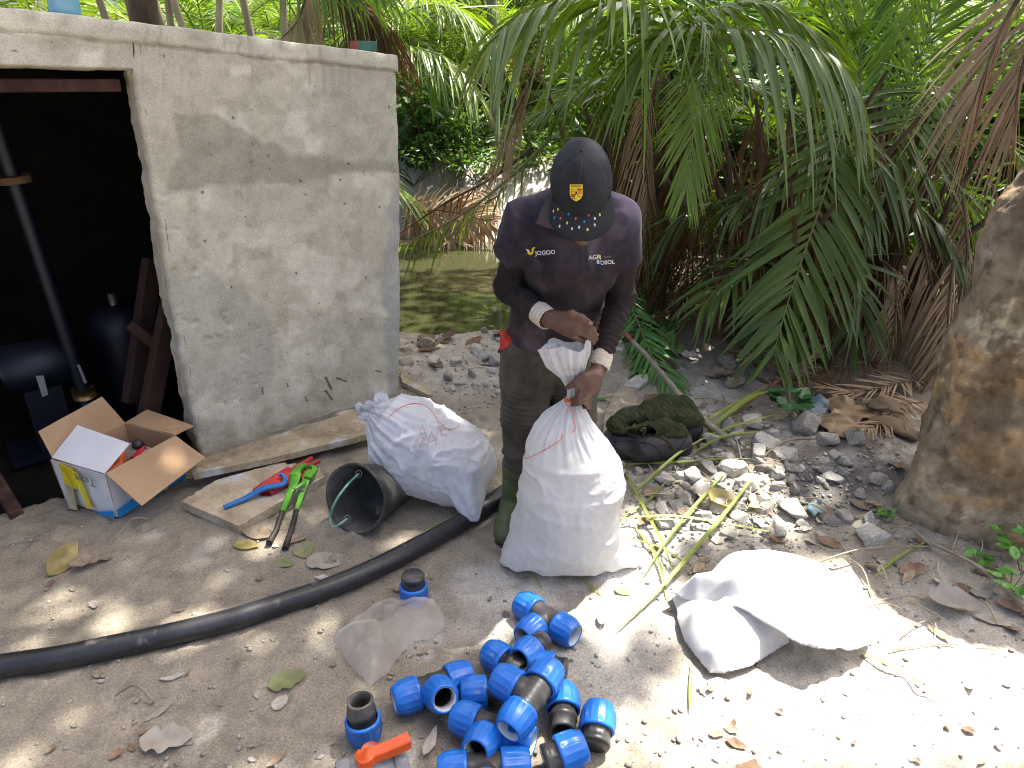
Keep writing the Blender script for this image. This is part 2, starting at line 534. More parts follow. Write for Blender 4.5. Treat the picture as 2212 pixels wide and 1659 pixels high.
lay(blob(1390, 1190, 120, 130, 0.5, 2), (0.58, 0.56, 0.52), 0.95)
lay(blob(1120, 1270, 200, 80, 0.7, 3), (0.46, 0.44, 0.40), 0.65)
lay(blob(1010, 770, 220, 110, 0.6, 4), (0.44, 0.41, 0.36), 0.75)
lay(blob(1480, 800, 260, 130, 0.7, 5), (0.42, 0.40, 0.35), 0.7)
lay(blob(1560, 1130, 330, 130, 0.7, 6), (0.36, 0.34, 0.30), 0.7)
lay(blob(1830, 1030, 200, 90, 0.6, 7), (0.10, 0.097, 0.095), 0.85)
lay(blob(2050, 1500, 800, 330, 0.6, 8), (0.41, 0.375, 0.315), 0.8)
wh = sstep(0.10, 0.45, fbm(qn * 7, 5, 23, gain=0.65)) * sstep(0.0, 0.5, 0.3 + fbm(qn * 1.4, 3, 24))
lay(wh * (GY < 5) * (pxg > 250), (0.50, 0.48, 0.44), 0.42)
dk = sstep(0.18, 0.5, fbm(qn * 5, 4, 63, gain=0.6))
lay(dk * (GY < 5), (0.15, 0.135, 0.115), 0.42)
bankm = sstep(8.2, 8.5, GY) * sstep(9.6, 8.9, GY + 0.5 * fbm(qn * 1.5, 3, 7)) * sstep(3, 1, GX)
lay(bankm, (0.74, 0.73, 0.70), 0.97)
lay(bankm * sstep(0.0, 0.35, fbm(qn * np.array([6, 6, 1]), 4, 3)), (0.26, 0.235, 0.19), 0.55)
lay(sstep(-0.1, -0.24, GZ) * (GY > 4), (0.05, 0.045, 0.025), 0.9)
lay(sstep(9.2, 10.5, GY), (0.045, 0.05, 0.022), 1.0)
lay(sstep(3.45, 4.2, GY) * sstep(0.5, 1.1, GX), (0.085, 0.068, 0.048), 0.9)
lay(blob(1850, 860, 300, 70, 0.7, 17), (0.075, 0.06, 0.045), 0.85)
m_ground = material('dirt', [(0.80, 0.80, 0.80), (1.0, 1.0, 1.0), (1.12, 1.1, 1.06)], rough=0.95, scale=14, detail=4, bump=0.55, bscale=95, spec=0.12,
                    attr='tint', fine=0.24, speck=((1.5, 1.48, 1.44), 120, 0.66))
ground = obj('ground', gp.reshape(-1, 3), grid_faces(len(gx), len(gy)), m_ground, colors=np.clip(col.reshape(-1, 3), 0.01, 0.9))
tag(ground, kind='structure')

wm = bpy.data.materials.new('pond water'); wm.use_nodes = True
_t = wm.node_tree; _b = _t.nodes['Principled BSDF']
_b.inputs['Base Color'].default_value = (0.040, 0.042, 0.018, 1); _b.inputs['Roughness'].default_value = 0.035
_b.inputs['IOR'].default_value = 1.33; _b.inputs['Specular IOR Level'].default_value = 0.75
_tc = _t.nodes.new('ShaderNodeTexCoord'); _n = nd(_t, 'ShaderNodeTexNoise', Scale=9.0, Detail=3)
_t.links.new(_tc.outputs['Object'], _n.inputs['Vector'])
_bp = nd(_t, 'ShaderNodeBump', Strength=0.06, Distance=0.02); _t.links.new(_n.outputs['Fac'], _bp.inputs['Height']); _t.links.new(_bp.outputs['Normal'], _b.inputs['Normal'])
wx, wy = np.linspace(-9, 1.6, 20), np.linspace(4.4, 9.2, 12)
WX, WY = np.meshgrid(wx, wy, indexing='ij')
water = obj('water', np.stack([WX, WY, np.full_like(WX, WATER_Z)], -1).reshape(-1, 3), grid_faces(20, 12), wm)
tag(water, kind='structure')

def floor_z(p):
    i = min(max(int(np.searchsorted(gx, p[0])) - 1, 0), len(gx) - 2); j = min(max(int(np.searchsorted(gy, p[1])) - 1, 0), len(gy) - 2)
    a, b = (p[0] - gx[i]) / (gx[i + 1] - gx[i]), (p[1] - gy[j]) / (gy[j + 1] - gy[j])
    return float((GZ[i, j] * (1 - a) + GZ[i + 1, j] * a) * (1 - b) + (GZ[i, j + 1] * (1 - a) + GZ[i + 1, j + 1] * a) * b)
def GG(x, y, up=0.0):                 # where the line of sight meets the real ground
    p = G(x, y, 0)
    for _ in range(6): p = G(x, y, floor_z(p))
    p[2] += up
    return p

# ============================================================ the concrete shed
shed = thing('concrete_shed', 'small rough grey concrete shed with open dark doorway beside pond', 'shed', WALL_O)
def line(pts):
    pts = sorted([on_wall(*p) for p in pts], key=lambda q: q[1])
    t = [q[1] for q in pts]; s = [q[0] for q in pts]
    return lambda tt: np.interp(tt, t, s)
right_edge = line([(857, 118), (859, 200), (862, 260), (864, 330), (866, 420), (867, 520), (866, 640), (865, 760), (864, 850), (864, 900)])
jamb_edge = line([(283, 60), (291, 152), (300, 250), (318, 330), (335, 430), (350, 540), (368, 640), (385, 740), (402, 830), (420, 930), (434, 985), (440, 1030)])
rs = sorted([on_wall(*p) for p in [(857, 118), (640, 91), (430, 63), (200, 36), (0, 15)]])
roof_t = lambda s: np.interp(s, [q[0] for q in rs] + [SHED_LEN], [q[1] for q in rs] + [rs[-1][1] + 0.08])
ds = sorted([on_wall(*p) for p in [(291, 152), (200, 150), (100, 147), (0, 143)]])
door_t = lambda s: np.interp(s, [q[0] for q in ds] + [SHED_LEN], [q[1] for q in ds] + [ds[-1][1]])
SLAB = 0.075
def wall_relief(s, t):
    q = v2(s, t)
    return 0.009 * fbm(q * 2.2, 3, 14) + 0.0028 * fbm(q * 13, 3, 15) + 0.0012 * fbm(q * 42, 3, 16) - 0.005 * sstep(.0, .4, fbm(q * 2.7, 2, 29)) * np.maximum(fbm(q * 22, 3, 18) - 0.33, 0) * 4
HOLES = [(30, 110, 7), (354, 120, 6), (504, 254, 5), (580, 336, 5), (437, 415, 6), (521, 455, 4), (650, 391, 5), (625, 392, 4), (453, 310, 4), (545, 312, 4),
         (442, 521, 8), (753, 354, 6), (735, 388, 4), (785, 372, 4), (420, 455, 3), (840, 232, 4), (745, 440, 4), (820, 447, 4), (740, 548, 4), (436, 360, 3),
         (543, 350, 3), (583, 365, 3), (455, 335, 3), (592, 270, 3), (700, 330, 3), (660, 420, 3), (500, 620, 4), (690, 655, 4), (780, 690, 3), (620, 760, 4), (640, 590, 3), (540, 700, 3), (470, 240, 3), (415, 292, 3), (790, 600, 3)]
def ragged_lip(s): return 0.010 * fbm(v2(s * 7, s * 0), 4, 21) + 0.006 * fbm(v2(s * 30, s * 0), 3, 22)
def wall_tint(P):
    x, y, _ = project(P)
    q = v2(x * 0.012, y * 0.012)
    c = np.ones(x.shape + (3,)) * np.array([0.47, 0.45, 0.39])
    def mixc(m, cc):
        nonlocal c
        c = c * (1 - m[..., None]) + np.array(cc) * m[..., None]
    def patch(poly, soft, seed, wob=14):
        wx_, wy_ = x + wob * fbm(q * 2.2, 4, seed), y + wob * fbm(q * 2.2, 4, seed + 5)
        ins = poly_inside(poly, wx_, wy_); d = poly_dist(poly, wx_, wy_)
        return sstep(-soft, soft, np.where(ins, d, -d))
    mixc(sstep(-0.1, 0.5, fbm(q * 0.8, 5, 70)), (0.57, 0.545, 0.475))
    mixc(sstep(0.05, 0.45, fbm(q * 2.6, 5, 71)) * 0.7, (0.38, 0.36, 0.30))
    mixc(sstep(0.12, 0.4, fbm(q * 1.3 + 7, 5, 73)) * 0.6, (0.64, 0.62, 0.56))
    damp = [(383, 247), (470, 243), (498, 259), (530, 287), (598, 311), (621, 339), (700, 343), (857, 343), (857, 378), (757, 378), (640, 394), (520, 398), (347, 415), (367, 383), (388, 343), (383, 295)]
    mixc(patch(damp, 9, 3) * 0.8, (0.295, 0.283, 0.235))
    mixc(patch([(697, 130), (855, 150), (858, 343), (697, 343)], 8, 8) * 0.55, (0.37, 0.36, 0.315))
    mixc(patch([(352, 600), (440, 580), (520, 615), (590, 690), (598, 800), (560, 860), (420, 850), (380, 760)], 7, 12, 26) * 0.7, (0.385, 0.385, 0.355))
    mixc(patch([(845, 430), (870, 400), (870, 900), (838, 900), (826, 640)], 7, 13, 18) * 0.8, (0.36, 0.37, 0.37))
    mixc(sstep(120, 0, np.abs(y - (1118 - 0.31 * x))) * sstep(-0.3, 0.5, fbm(q * 3, 4, 15)) * 0.75, (0.335, 0.305, 0.245))
    mixc(sstep(0.55, 0.75, vnoise(v2(x * 0.13, y * 0.012), 4)) * sstep(270, 120, y) * (x > 300) * 0.55, (0.30, 0.285, 0.235))
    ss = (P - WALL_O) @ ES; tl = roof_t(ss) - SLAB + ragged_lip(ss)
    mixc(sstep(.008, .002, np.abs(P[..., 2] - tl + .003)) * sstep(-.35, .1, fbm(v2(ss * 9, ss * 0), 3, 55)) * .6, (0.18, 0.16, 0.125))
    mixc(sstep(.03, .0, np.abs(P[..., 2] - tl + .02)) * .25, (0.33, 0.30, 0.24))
    for hx, hy, r in HOLES:
        d = np.hypot(x - hx, (y - hy) * 1.1) + 2.2 * fbm(q * 12, 2, int(hx))
        mixc(sstep(r * 0.75, r * 0.35, d) * 0.85, (0.085, 0.07, 0.06))
    for (ax_, ay, bx_, by, w) in [(704, 817, 716, 840, 4.0), (727, 817, 748, 824, 3.2), (704, 845, 716, 862, 3.6), (566, 838, 568, 852, 2.2), (812, 801, 821, 803, 2.8), (620, 828, 622, 835, 2), (660, 858, 662, 866, 2)]:
        ab = np.array([bx_ - ax_, by - ay]); tt = np.clip(((x - ax_) * ab[0] + (y - ay) * ab[1]) / ab.dot(ab), 0, 1)
        d = np.hypot(x - ax_ - tt * ab[0], y - ay - tt * ab[1]) + 1.2 * fbm(q * 10, 2, 8)
        mixc(sstep(w, w * 0.4, d) * 0.85, (0.075, 0.045, 0.05))
    return np.clip(c * np.array([1.07, 1.035, 0.945]), 0.02, 0.9)
m_wall = material('rough plaster', [(0.86, 0.86, 0.85), (1, 1, 1), (1.1, 1.1, 1.09)], rough=0.93, scale=16, detail=4, bump=0.3, bscale=75, spec=0.15, attr='tint', fine=0.15, speck=((0.42, 0.40, 0.36), 60, 0.70))
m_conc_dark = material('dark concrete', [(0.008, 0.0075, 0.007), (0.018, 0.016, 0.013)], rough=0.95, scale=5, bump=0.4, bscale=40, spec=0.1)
nU, nT = 260, 320
u = np.linspace(0, 1, nU)[:, None]; v = np.linspace(0, 1, nT)[None, :]
def front_panel(slo, shi, tlo, thi, nu, nt, ragged=0.0):
    u = np.linspace(0, 1, nu)[:, None]; v = np.linspace(0, 1, nt)[None, :]
    t0 = np.broadcast_to(tlo + (1.75 - tlo) * v, (nu, nt)) if np.isscalar(tlo) else None
    t = t0 if t0 is not None else None
    s = None
    for _ in range(4):
        if t is None: t = np.broadcast_to(1.5 + 0.2 * v, (nu, nt))
        a, b = slo(t), shi(t)
        s = a + (b - a) * u
        lo_ = tlo if np.isscalar(tlo) else tlo(s)
        t = lo_ + (thi(s) - lo_) * v
    s = s + ragged * fbm(v2(t * 9, u * 0 + t), 4, 33) * (u < 0.02) + ragged * fbm(v2(t * 14, u * 0 + t), 4, 34) * (u > 0.98)
    return s, t
mb = MB()
edge_drop = lambda d, w: -0.02 * (1 - np.sqrt(np.clip(1 - (1 - np.clip(d / w, 0, 1)) ** 2, 0, 1)))
sA, tA = front_panel(right_edge, jamb_edge, -0.12, lambda s: roof_t(s) - SLAB + 0.02, nU, nT, 0.012)
dA = np.minimum(sA - sA[:1], np.where(tA > door_t(sA) - .01, 1.0, sA[-1:] - sA))
nA = wall_relief(sA, tA) + edge_drop(dA, 0.022)
pA = wall_pt(sA, tA, nA)
mb.add(pA.reshape(-1, 3), grid_faces(nU, nT).tolist())
sB, tB = front_panel(jamb_edge, lambda t: np.full_like(t, SHED_LEN), door_t, lambda s: roof_t(s) - SLAB + 0.02, 150, 40)
pB = wall_pt(sB, tB, wall_relief(sB, tB) + edge_drop(tB - tB[:, :1], 0.012))
mb.add(pB.reshape(-1, 3), grid_faces(150, 40).tolist())
# jamb return, lintel underside and the wall round the corner
TH = 0.13
def strip(edge, inward, n=8, seed=0):
    k = np.linspace(0, 1, n)[:, None, None]
    base_ = edge[None]; P = base_ - WALL_N * (TH * k) + np.array(inward) * (0.012 * fbm(np.concatenate([base_ * 9 + k * 2], 0), 3, seed)[..., None]) * (k > 0)
    return P.reshape(-1, 3), grid_faces(n, edge.shape[0]).tolist()
mb.add(*strip(pA[-1], ES, 8, 3))
mb.add(*strip(pB[:, 0], (0, 0, 1), 6, 4))
kk = np.linspace(0, 1, 60)[:, None, None]
side = pA[0][None] - WALL_N * (SHED_DEPTH * kk) + (-ES) * (0.006 * fbm(pA[0][None] * 6 + kk * 11, 4, 6)[..., None]) * (kk > 0)
mb.add(side.reshape(-1, 3), grid_faces(60, nT).tolist())
wv = mb.verts()
wall = obj('wall', wv, mb.f, m_wall, shed, world=True, colors=wall_tint(wv))
# dark inside faces
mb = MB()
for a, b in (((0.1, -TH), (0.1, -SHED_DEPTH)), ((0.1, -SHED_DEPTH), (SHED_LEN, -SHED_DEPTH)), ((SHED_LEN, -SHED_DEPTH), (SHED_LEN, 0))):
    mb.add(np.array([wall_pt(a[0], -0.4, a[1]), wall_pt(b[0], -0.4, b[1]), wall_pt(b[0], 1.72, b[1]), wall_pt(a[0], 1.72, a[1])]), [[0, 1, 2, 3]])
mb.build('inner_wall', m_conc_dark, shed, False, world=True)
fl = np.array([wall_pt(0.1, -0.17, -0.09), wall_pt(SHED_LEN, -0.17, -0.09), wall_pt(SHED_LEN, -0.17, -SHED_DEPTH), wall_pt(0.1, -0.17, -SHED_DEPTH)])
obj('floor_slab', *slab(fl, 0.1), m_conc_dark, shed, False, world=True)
# roof slab with a ragged lower lip
ns_ = 260
s_ = np.linspace(right_edge(1.7) - 0.002, SHED_LEN, ns_)
rag = ragged_lip(s_)
prof = [(-SHED_DEPTH, 0), (-0.4, 0.006), (-0.10, 0.004), (-0.02, 0.0), (-0.007, -0.002), (-0.001, -0.006), (0.0022, -0.03), (0.0022, -SLAB * 0.75), (0.002, -SLAB + 0.002), (-0.004, -SLAB), (-0.03, -SLAB - 0.004), (-SHED_DEPTH, -SLAB)]
rows = []
for i, (n_, t_) in enumerate(prof):
    tt = roof_t(s_) + t_ + (rag if 7 <= i <= 10 else 0.004 * fbm(v2(s_ * 12, s_ * 0 + i * .3), 3, 20) * (1 <= i < 7))
    rows.append(wall_pt(s_, tt, n_ + (wall_relief(s_, tt) if 3 < i < 10 else 0)))
rv = np.array(rows)
fr = grid_faces(len(prof), ns_).tolist() + [[k * ns_ for k in range(len(prof))][::-1]]
rvv = rv.reshape(-1, 3)
obj('roof_slab', rvv, fr, m_wall, shed, world=True, colors=wall_tint(rvv) * 1.0)
# door frame of dark red timber under the lintel
m_redwood = material('old red oxide timber', [(0.035, 0.015, 0.012), (0.06, 0.026, 0.02), (0.08, 0.055, 0.04)], rough=0.85, scale=10, bump=0.3, bscale=60, stretch=(1, 1, 0.3))
def timber(name, a, b, w, h, parent, mat=m_redwood, roll=0.0, bev=0.004):
    a, b = Vector(a), Vector(b); d = b - a
    q = d.to_track_quat('X', 'Z').to_matrix() @ Matrix.Rotation(roll, 3, 'X')
    vv, ff = box((0, 0, 0), (d.length, w, h), np.array(q))
    o = obj(name, vv + np.array((a + b) / 2), ff, mat, parent, False, world=True)
    return bevel(o, bev, 1)
ja = on_wall(286, 165)
timber('door_frame', wall_pt(ja[0] + 0.03, ja[1] - 0.032, -0.10), wall_pt(SHED_LEN - .1, door_t(SHED_LEN) - 0.045, -0.10), 0.06, 0.045, shed)
# ============================================================ palms, trees and undergrowth
def leafmat(name, cols, trans=0.42, tcol=(1.7, 1.55, 0.55), rough=0.42, rand=0.22, spec=0.5):
    return material(name, cols, rough=rough, scale=3.0, detail=2, trans=trans, tcol=tcol, rand=rand, spec=spec)
L_GREEN = leafmat('palm leaf', [(0.092, 0.165, 0.016), (0.14, 0.225, 0.026)])
L_DARK = leafmat('dark palm leaf', [(0.050, 0.090, 0.010), (0.080, 0.132, 0.016)], trans=0.36, tcol=(1.6, 1.5, 0.5))
L_YELLOW = leafmat('young palm leaf', [(0.095, 0.185, 0.02), (0.14, 0.235, 0.03)], trans=0.52, tcol=(1.5, 1.45, 0.45))
L_GREY = leafmat('waxy palm leaf', [(0.13, 0.20, 0.055), (0.175, 0.245, 0.075)], trans=0.25, rough=0.33, spec=0.7)
L_DEAD = leafmat('dead palm leaf', [(0.30, 0.215, 0.125), (0.44, 0.33, 0.205)], trans=0.25, tcol=(1.2, 1.0, 0.8), rough=0.75, spec=0.15)
L_BROWN = leafmat('brown dead palm leaf', [(0.075, 0.040, 0.020), (0.13, 0.075, 0.038)], trans=0.25, tcol=(1.5, 1.0, 0.6), rough=0.8, spec=0.1)
L_BROAD = leafmat('broad leaf', [(0.035, 0.10, 0.02), (0.06, 0.15, 0.03)], trans=0.35, rough=0.38)
L_SHADE_CROWN = leafmat('crown leaf', [(0.05, 0.11, 0.02), (0.07, 0.14, 0.03)], trans=0.25)
M_STEM = material('palm stem', [(0.13, 0.15, 0.045), (0.20, 0.19, 0.08)], rough=0.55, scale=6, detail=2)
M_FIBRE = material('palm fibre', [(0.045, 0.030, 0.018), (0.10, 0.068, 0.04), (0.17, 0.12, 0.075)], rough=0.9, scale=9, detail=3, stretch=(1, 1, 0.2), bump=0.5, bscale=30)

def frond(P, pairs, L, w, start=0.12, a0=68, a1=22, droop=0.35, vee=18, seed=0, lift=(0, 0, 1.0), rad=0.012, skip=0.04, jit=1.0, one_side=None, prof=(0.55, 1.0, 0.42), seg=5):
    """a feather leaf along the points P -> verts, quads, first leaflet quad. Leaflets fold along their midrib and hang by `droop`."""
    r = np.random.default_rng(seed)
    P = resample(P, 26)
    T, N0, B0 = path_frames(P)
    lift = np.array(lift, float)
    tv, tf = tube(P, np.linspace(rad, rad * 0.18, len(P)), 5, False)
    V, F, nv = [tv], [np.array(tf)], len(tv)
    nr = len(tf)
    tt = np.linspace(start, 0.995, pairs)
    for side in (-1, 1):
        if one_side and side != one_side: continue
        t = np.clip(tt + r.normal(0, 0.25 / pairs, pairs) * jit, start, 0.998)
        t = t[r.random(pairs) > skip]
        n = len(t)
        x = t * (len(P) - 1); i = np.clip(x.astype(int), 0, len(P) - 2); f = (x - i)[:, None]
        p0 = P[i] * (1 - f) + P[i + 1] * f
        Tn = T[i] * (1 - f) + T[i + 1] * f; Tn /= np.linalg.norm(Tn, axis=1)[:, None]
        B = np.cross(Tn, lift); B /= np.linalg.norm(B, axis=1)[:, None] + 1e-9
        Nn = np.cross(B, Tn)
        q = (t - start) / (1 - start)
        al = np.radians(a0 + (a1 - a0) * q + r.normal(0, 4, n) * jit)[:, None]
        be = np.radians(vee + r.normal(0, 9, n) * jit)[:, None]
        d = np.cos(al) * Tn + np.sin(al) * (side * B * np.cos(be) + Nn * np.sin(be))
        l = L * np.where(q < 0.4, prof[0] + (prof[1] - prof[0]) * np.sin(q / 0.4 * 1.5708), prof[2] + (prof[1] - prof[2]) * np.cos((q - 0.4) / 0.6 * 1.5708) ** 0.8) * (1 + 0.08 * r.normal(0, 1, n) * jit)
        dr = droop * (1 + 0.35 * r.normal(0, 1, n) * jit)
        ta = np.linspace(0, 1, seg)
        wp = np.interp(ta, [0, 0.12, 0.4, 0.75, 1], [0.35, 0.9, 1.0, 0.62, 0.03])
        pts = p0[:, None] + d[:, None] * (l[:, None, None] * ta[None, :, None]) + np.array([0, 0, -1.0]) * (l * dr)[:, None, None] * (ta ** 2.0)[None, :, None]
        dd = np.gradient(pts, axis=1); dd /= np.linalg.norm(dd, axis=2)[..., None] + 1e-9
        wv = Tn[:, None] - dd * np.sum(Tn[:, None] * dd, -1)[..., None]; wv /= np.linalg.norm(wv, axis=2)[..., None] + 1e-9
        tw = np.radians(r.normal(0, 14, n) * jit)[:, None, None]
        nn = np.cross(dd, wv); wv = wv * np.cos(tw) + nn * np.sin(tw); nn = np.cross(dd, wv)
        nn *= np.sign(np.sum(nn * Nn[:, None], -1))[..., None]
        W = (w * wp)[None, :, None] * (0.6 + 0.4 * l / L)[:, None, None]
        tri = np.stack([pts - wv * W * 0.5 + nn * W * 0.16, pts, pts + wv * W * 0.5 + nn * W * 0.16], 2)      # n, seg, 3, 3
        V.append(tri.reshape(-1, 3))
        b = (np.arange(n) * seg * 3)[:, None, None] + (np.arange(seg - 1) * 3)[None, :, None] + np.arange(2)[None, None, :]
        b = b.reshape(-1)
        F.append(np.stack([b, b + 1, b + 4, b + 3], -1) + nv); nv += n * seg * 3
    return np.concatenate(V), np.concatenate(F), nr
def frond_mesh(name, mats, *a, **k):
    v, f, nr = frond(*a, **k)
    me = mesh_data(name, v, f, mats)
    mi = np.zeros(len(me.polygons), dtype=np.int32); mi[:nr] = 1
    me.polygons.foreach_set('material_index', mi)
    return me

# ---- fronds shared by the palms of the forest
def arch(n, length, rise, fall, side=0.0):
    t = np.linspace(0, 1, n)
    return np.stack([length * t * (1 - 0.12 * t), side * t * t * length, rise * t * (1 - 0.2 * t) - fall * t ** 2.4], -1)
SHARED = {}
for key, mats in (('g', [L_GREEN, M_STEM]), ('d', [L_DARK, M_STEM]), ('y', [L_YELLOW, M_STEM]), ('b', [L_BROWN, M_FIBRE]), ('t', [L_DEAD, M_FIBRE])):
    SHARED[key] = []
    for k in range(3):
        dead = key in 'bt'
        P = arch(12, 2.3 + 0.25 * k, (1.9, 1.2, 2.3)[k] * (0.5 if dead else 1), (1.5, 1.6, 1.0)[k] * (1.5 if dead else 1), (0.1, -0.12, 0.05)[k])
        SHARED[key].append(frond_mesh('frond', mats, P, 58, 0.52, 0.023, start=0.28, droop=(0.9 if dead else 0.42), vee=(-25 if dead else 16), seed=40 + k, rad=0.022, a0=62, a1=24))
def palm(loc, n, seed, scale=1.0, mix='gggdyt', label='', group=None, trunk=0.6, tilt=1.0, name='palm_tree', fibre=True):
    r = random.Random(seed)
    root = thing(name, label, 'palm', loc, group)
    z = trunk * scale
    if fibre:
        mb = MB()
        mb.add(*tube([(0, 0, -0.15), (0.02, 0.0, z * 0.5), (0, 0.02, z)], [0.15 * scale, 0.12 * scale, 0.07 * scale], 9, True, 7))
        for k in range(26):
            a = r.uniform(0, 6.283); h = r.uniform(-0.05, z); rr = 0.12 * scale
            p = Vector((math.cos(a) * rr, math.sin(a) * rr, h)); q = p + Vector((math.cos(a) * r.uniform(.03, .16), math.sin(a) * r.uniform(.03, .16), r.uniform(.15, .45)))
            mb.add(*tube([p, (p + q) / 2 + Vector((0, 0, .03)), q], [0.026, 0.02, 0.008], 5, True))
        mb.build('trunk', M_FIBRE, root)
    for k in range(n):
        key = mix[k % len(mix)]
        o = put('frond', SHARED[key][r.randrange(3)], root)
        sc = scale * r.uniform(0.75, 1.12)
        o.scale = (sc, sc, sc)
        o.location = (0, 0, z * r.uniform(0.75, 1.0))
        up = r.uniform(-50, 6) if key not in 'bt' else r.uniform(-5, 35)
        o.rotation_euler = Euler((r.uniform(-0.3, 0.3), R(up * tilt), k * 2.39996 + r.uniform(-.3, .3)), 'XYZ')
    return root

# ---- palms of the forest behind the pond (they stand row behind row, alike)
spots = []
rr = random.Random(3)
for row, (Y0, n, x0, x1) in enumerate([(11.6, 7, -4.4, 5.2), (12.9, 8, -5.8, 6.6), (14.6, 9, -7.0, 8.5), (16.6, 9, -8.5, 10.0), (19.0, 9, -11, 13)]):
    for k in range(n):
        spots.append((x0 + (x1 - x0) * (k + rr.uniform(.2, .8)) / n, Y0 + rr.uniform(-.5, .5), row))
for i, (x, y, row) in enumerate(spots):
    palm((x, y, floor_z((x, y)) - 0.05), 13 if row < 3 else 11, 100 + i, rr.uniform(0.85, 1.2) + 0.06 * row, ('gyygdt', 'gydgyg', 'yggdyb', 'ygyg', 'yygy')[row],
         'feathery green palm in the dense forest beyond the pond', 'palms of the forest beyond the pond', trunk=rr.uniform(0.3, 1.3), fibre=row < 3)
# ---- palms behind the shed
for i, (x, y) in enumerate([(-3.9, 6.0), (-3.5, 7.0), (-5.2, 7.2)]):
    palm((x, y, 0.0), 12, 300 + i, 1.0, 'gbydtg', ['palm behind the shed roof beside the bare stalks', 'palm behind the shed roof nearest its pond corner', 'palm behind the shed roof nearest the water bottle'][i], 'palms showing above the shed roof', trunk=0.7)
for i, (px, py, Y) in enumerate([(300, 70, 6.3), (330, 80, 6.4), (352, 60, 6.2), (405, 70, 6.6), (420, 75, 6.3), (470, 80, 6.1), (585, 80, 6.0), (600, 85, 6.4)]):
    p = YP(px, py, Y); lean = (-0.18, -.1, 0.05, -.15, 0.16, -.2, -.12, .05)[i]
    v, f = tube([(0, 0, 0), (lean * .5, 0.02, 1.0), (lean * 1.3, 0, 2.0), (lean * 2.6, .1, 3.2)], [0.035, 0.032, 0.028, 0.02], 7, True, 12)
    o = obj('bare_stalk', v, f, material('dry stalk', [(0.22, 0.17, 0.10), (0.32, 0.27, 0.17)], rough=0.8, scale=6, detail=2, rand=0.3), None)
    o.location = (p[0], p[1], -0.05)
    tag(o, ['thick pale bare stalk behind shed roof, leftmost of the row', 'slim bare stalk second in the row behind the shed roof', 'third bare stalk in the row behind the shed roof',
            'fourth bare stalk in the row behind the shed roof, middle left', 'bare stalk leaning rightwards behind the shed roof', 'sixth bare stalk in the row behind the shed roof',
            'pale stalk leaning behind the shed roof beside green hanging leaflets', 'rightmost bare stalk of the row behind the shed roof'][i], 'stalk', 'bare stalks behind the shed roof')

# ---- the clump of palms at the right, with the fronds that the photograph shows singled out
def hero(parent, name_mats, path, Y, pairs, L, w, base=None, **k):
    """path: photo points, with a distance each (Y: first..last)"""
    ys = np.interp(np.linspace(0, 1, len(path)), np.linspace(0, 1, len(Y)), Y)
    P = [YP(x, y, yy) for (x, y), yy in zip(path, ys)]
    if base is not None:
        b = np.array(base, float); p0 = P[0]
        pre = [b + (p0 - b) * np.array([t * t * (0.6 + 0.4 * t) if h else t, t * t * (0.6 + 0.4 * t) if h else t, t ** 0.8])[:] for t, h in ((0, 1), (0.33, 1), (0.66, 1))]
        n0 = sum(np.linalg.norm(pre[i + 1] - pre[i]) for i in range(2)) + np.linalg.norm(p0 - pre[2])
        n1 = sum(np.linalg.norm(P[i + 1] - P[i]) for i in range(len(P) - 1))
        k['start'] = n0 / (n0 + n1) * 0.98; P = pre + P
    me = frond_mesh('frond', name_mats, P, int(pairs * 1.2), L, w * .9, **k)
    return put('frond', me, parent, world=True)
def clump(base, label, seed, n_pet=30, h=1.7):
    root = thing('palm_tree', label, 'palm', base)
    r = random.Random(seed); mb = MB()
    for k in range(n_pet):
        a = r.uniform(0, 6.283); rad = r.uniform(0.02, 0.26); hh = h * r.uniform(0.35, 1.0); sp = r.uniform(0.05, 0.5)
        p = Vector((math.cos(a) * rad, math.sin(a) * rad, -0.1))
        q = Vector((math.cos(a) * (rad + sp), math.sin(a) * (rad + sp), hh)); m = (p + q) / 2 + Vector((-math.cos(a) * .08, -math.sin(a) * .08, .1))
        mb.add(*tube([p, m, q], [0.028, 0.022, 0.010], 6, True, 6))
    mb.build('trunk', M_FIBRE, root)
    mb = MB()
    for k in range(150):                                   # hanging dead strips round the stems
        a = r.uniform(0, 6.283); rad = r.uniform(0.12, 0.5); z = h * r.uniform(0.1, 0.85); l = r.uniform(.25, .8)
        p = Vector((math.cos(a) * rad, math.sin(a) * rad, z)); q = p + Vector((math.cos(a) * .12 + r.uniform(-.1, .1), math.sin(a) * .12 + r.uniform(-.1, .1), -l))
        if q.z < -0.02: q.z = -0.02
        s_ = Vector((-math.sin(a), math.cos(a), 0)) * r.uniform(0.006, 0.014); m = (p + q) / 2 + Vector((math.cos(a), math.sin(a), 0)) * .08
        mb.add([p - s_ * .5, p + s_ * .5, m - s_, m + s_, q - s_ * .2, q + s_ * .2], [[0, 1, 3, 2], [2, 3, 5, 4]])
    tag(mb.build('hanging_fibres', L_BROWN, root), kind='stuff')
    return root
bA, bB, bC = GG(1385, 640), GG(1640, 690), GG(1900, 700)
bA[1] += 0.1; bC[1] += 0.2
pA_ = clump(bA, 'palm clump with brown fibrous stems right behind the bending man', 1, 34, 1.9)
pB_ = clump(bB, 'palm with long dark green arching fronds between man and tree trunk', 2, 26, 1.5)
pC_ = clump(bC, 'palm with upright yellow green fronds behind the tree trunk', 3, 22, 1.4)
L_HANG = leafmat('yellow green palm leaf', [(0.11, 0.19, 0.02), (0.16, 0.25, 0.03)], trans=.45, tcol=(1.5, 1.4, .5), rough=.4)
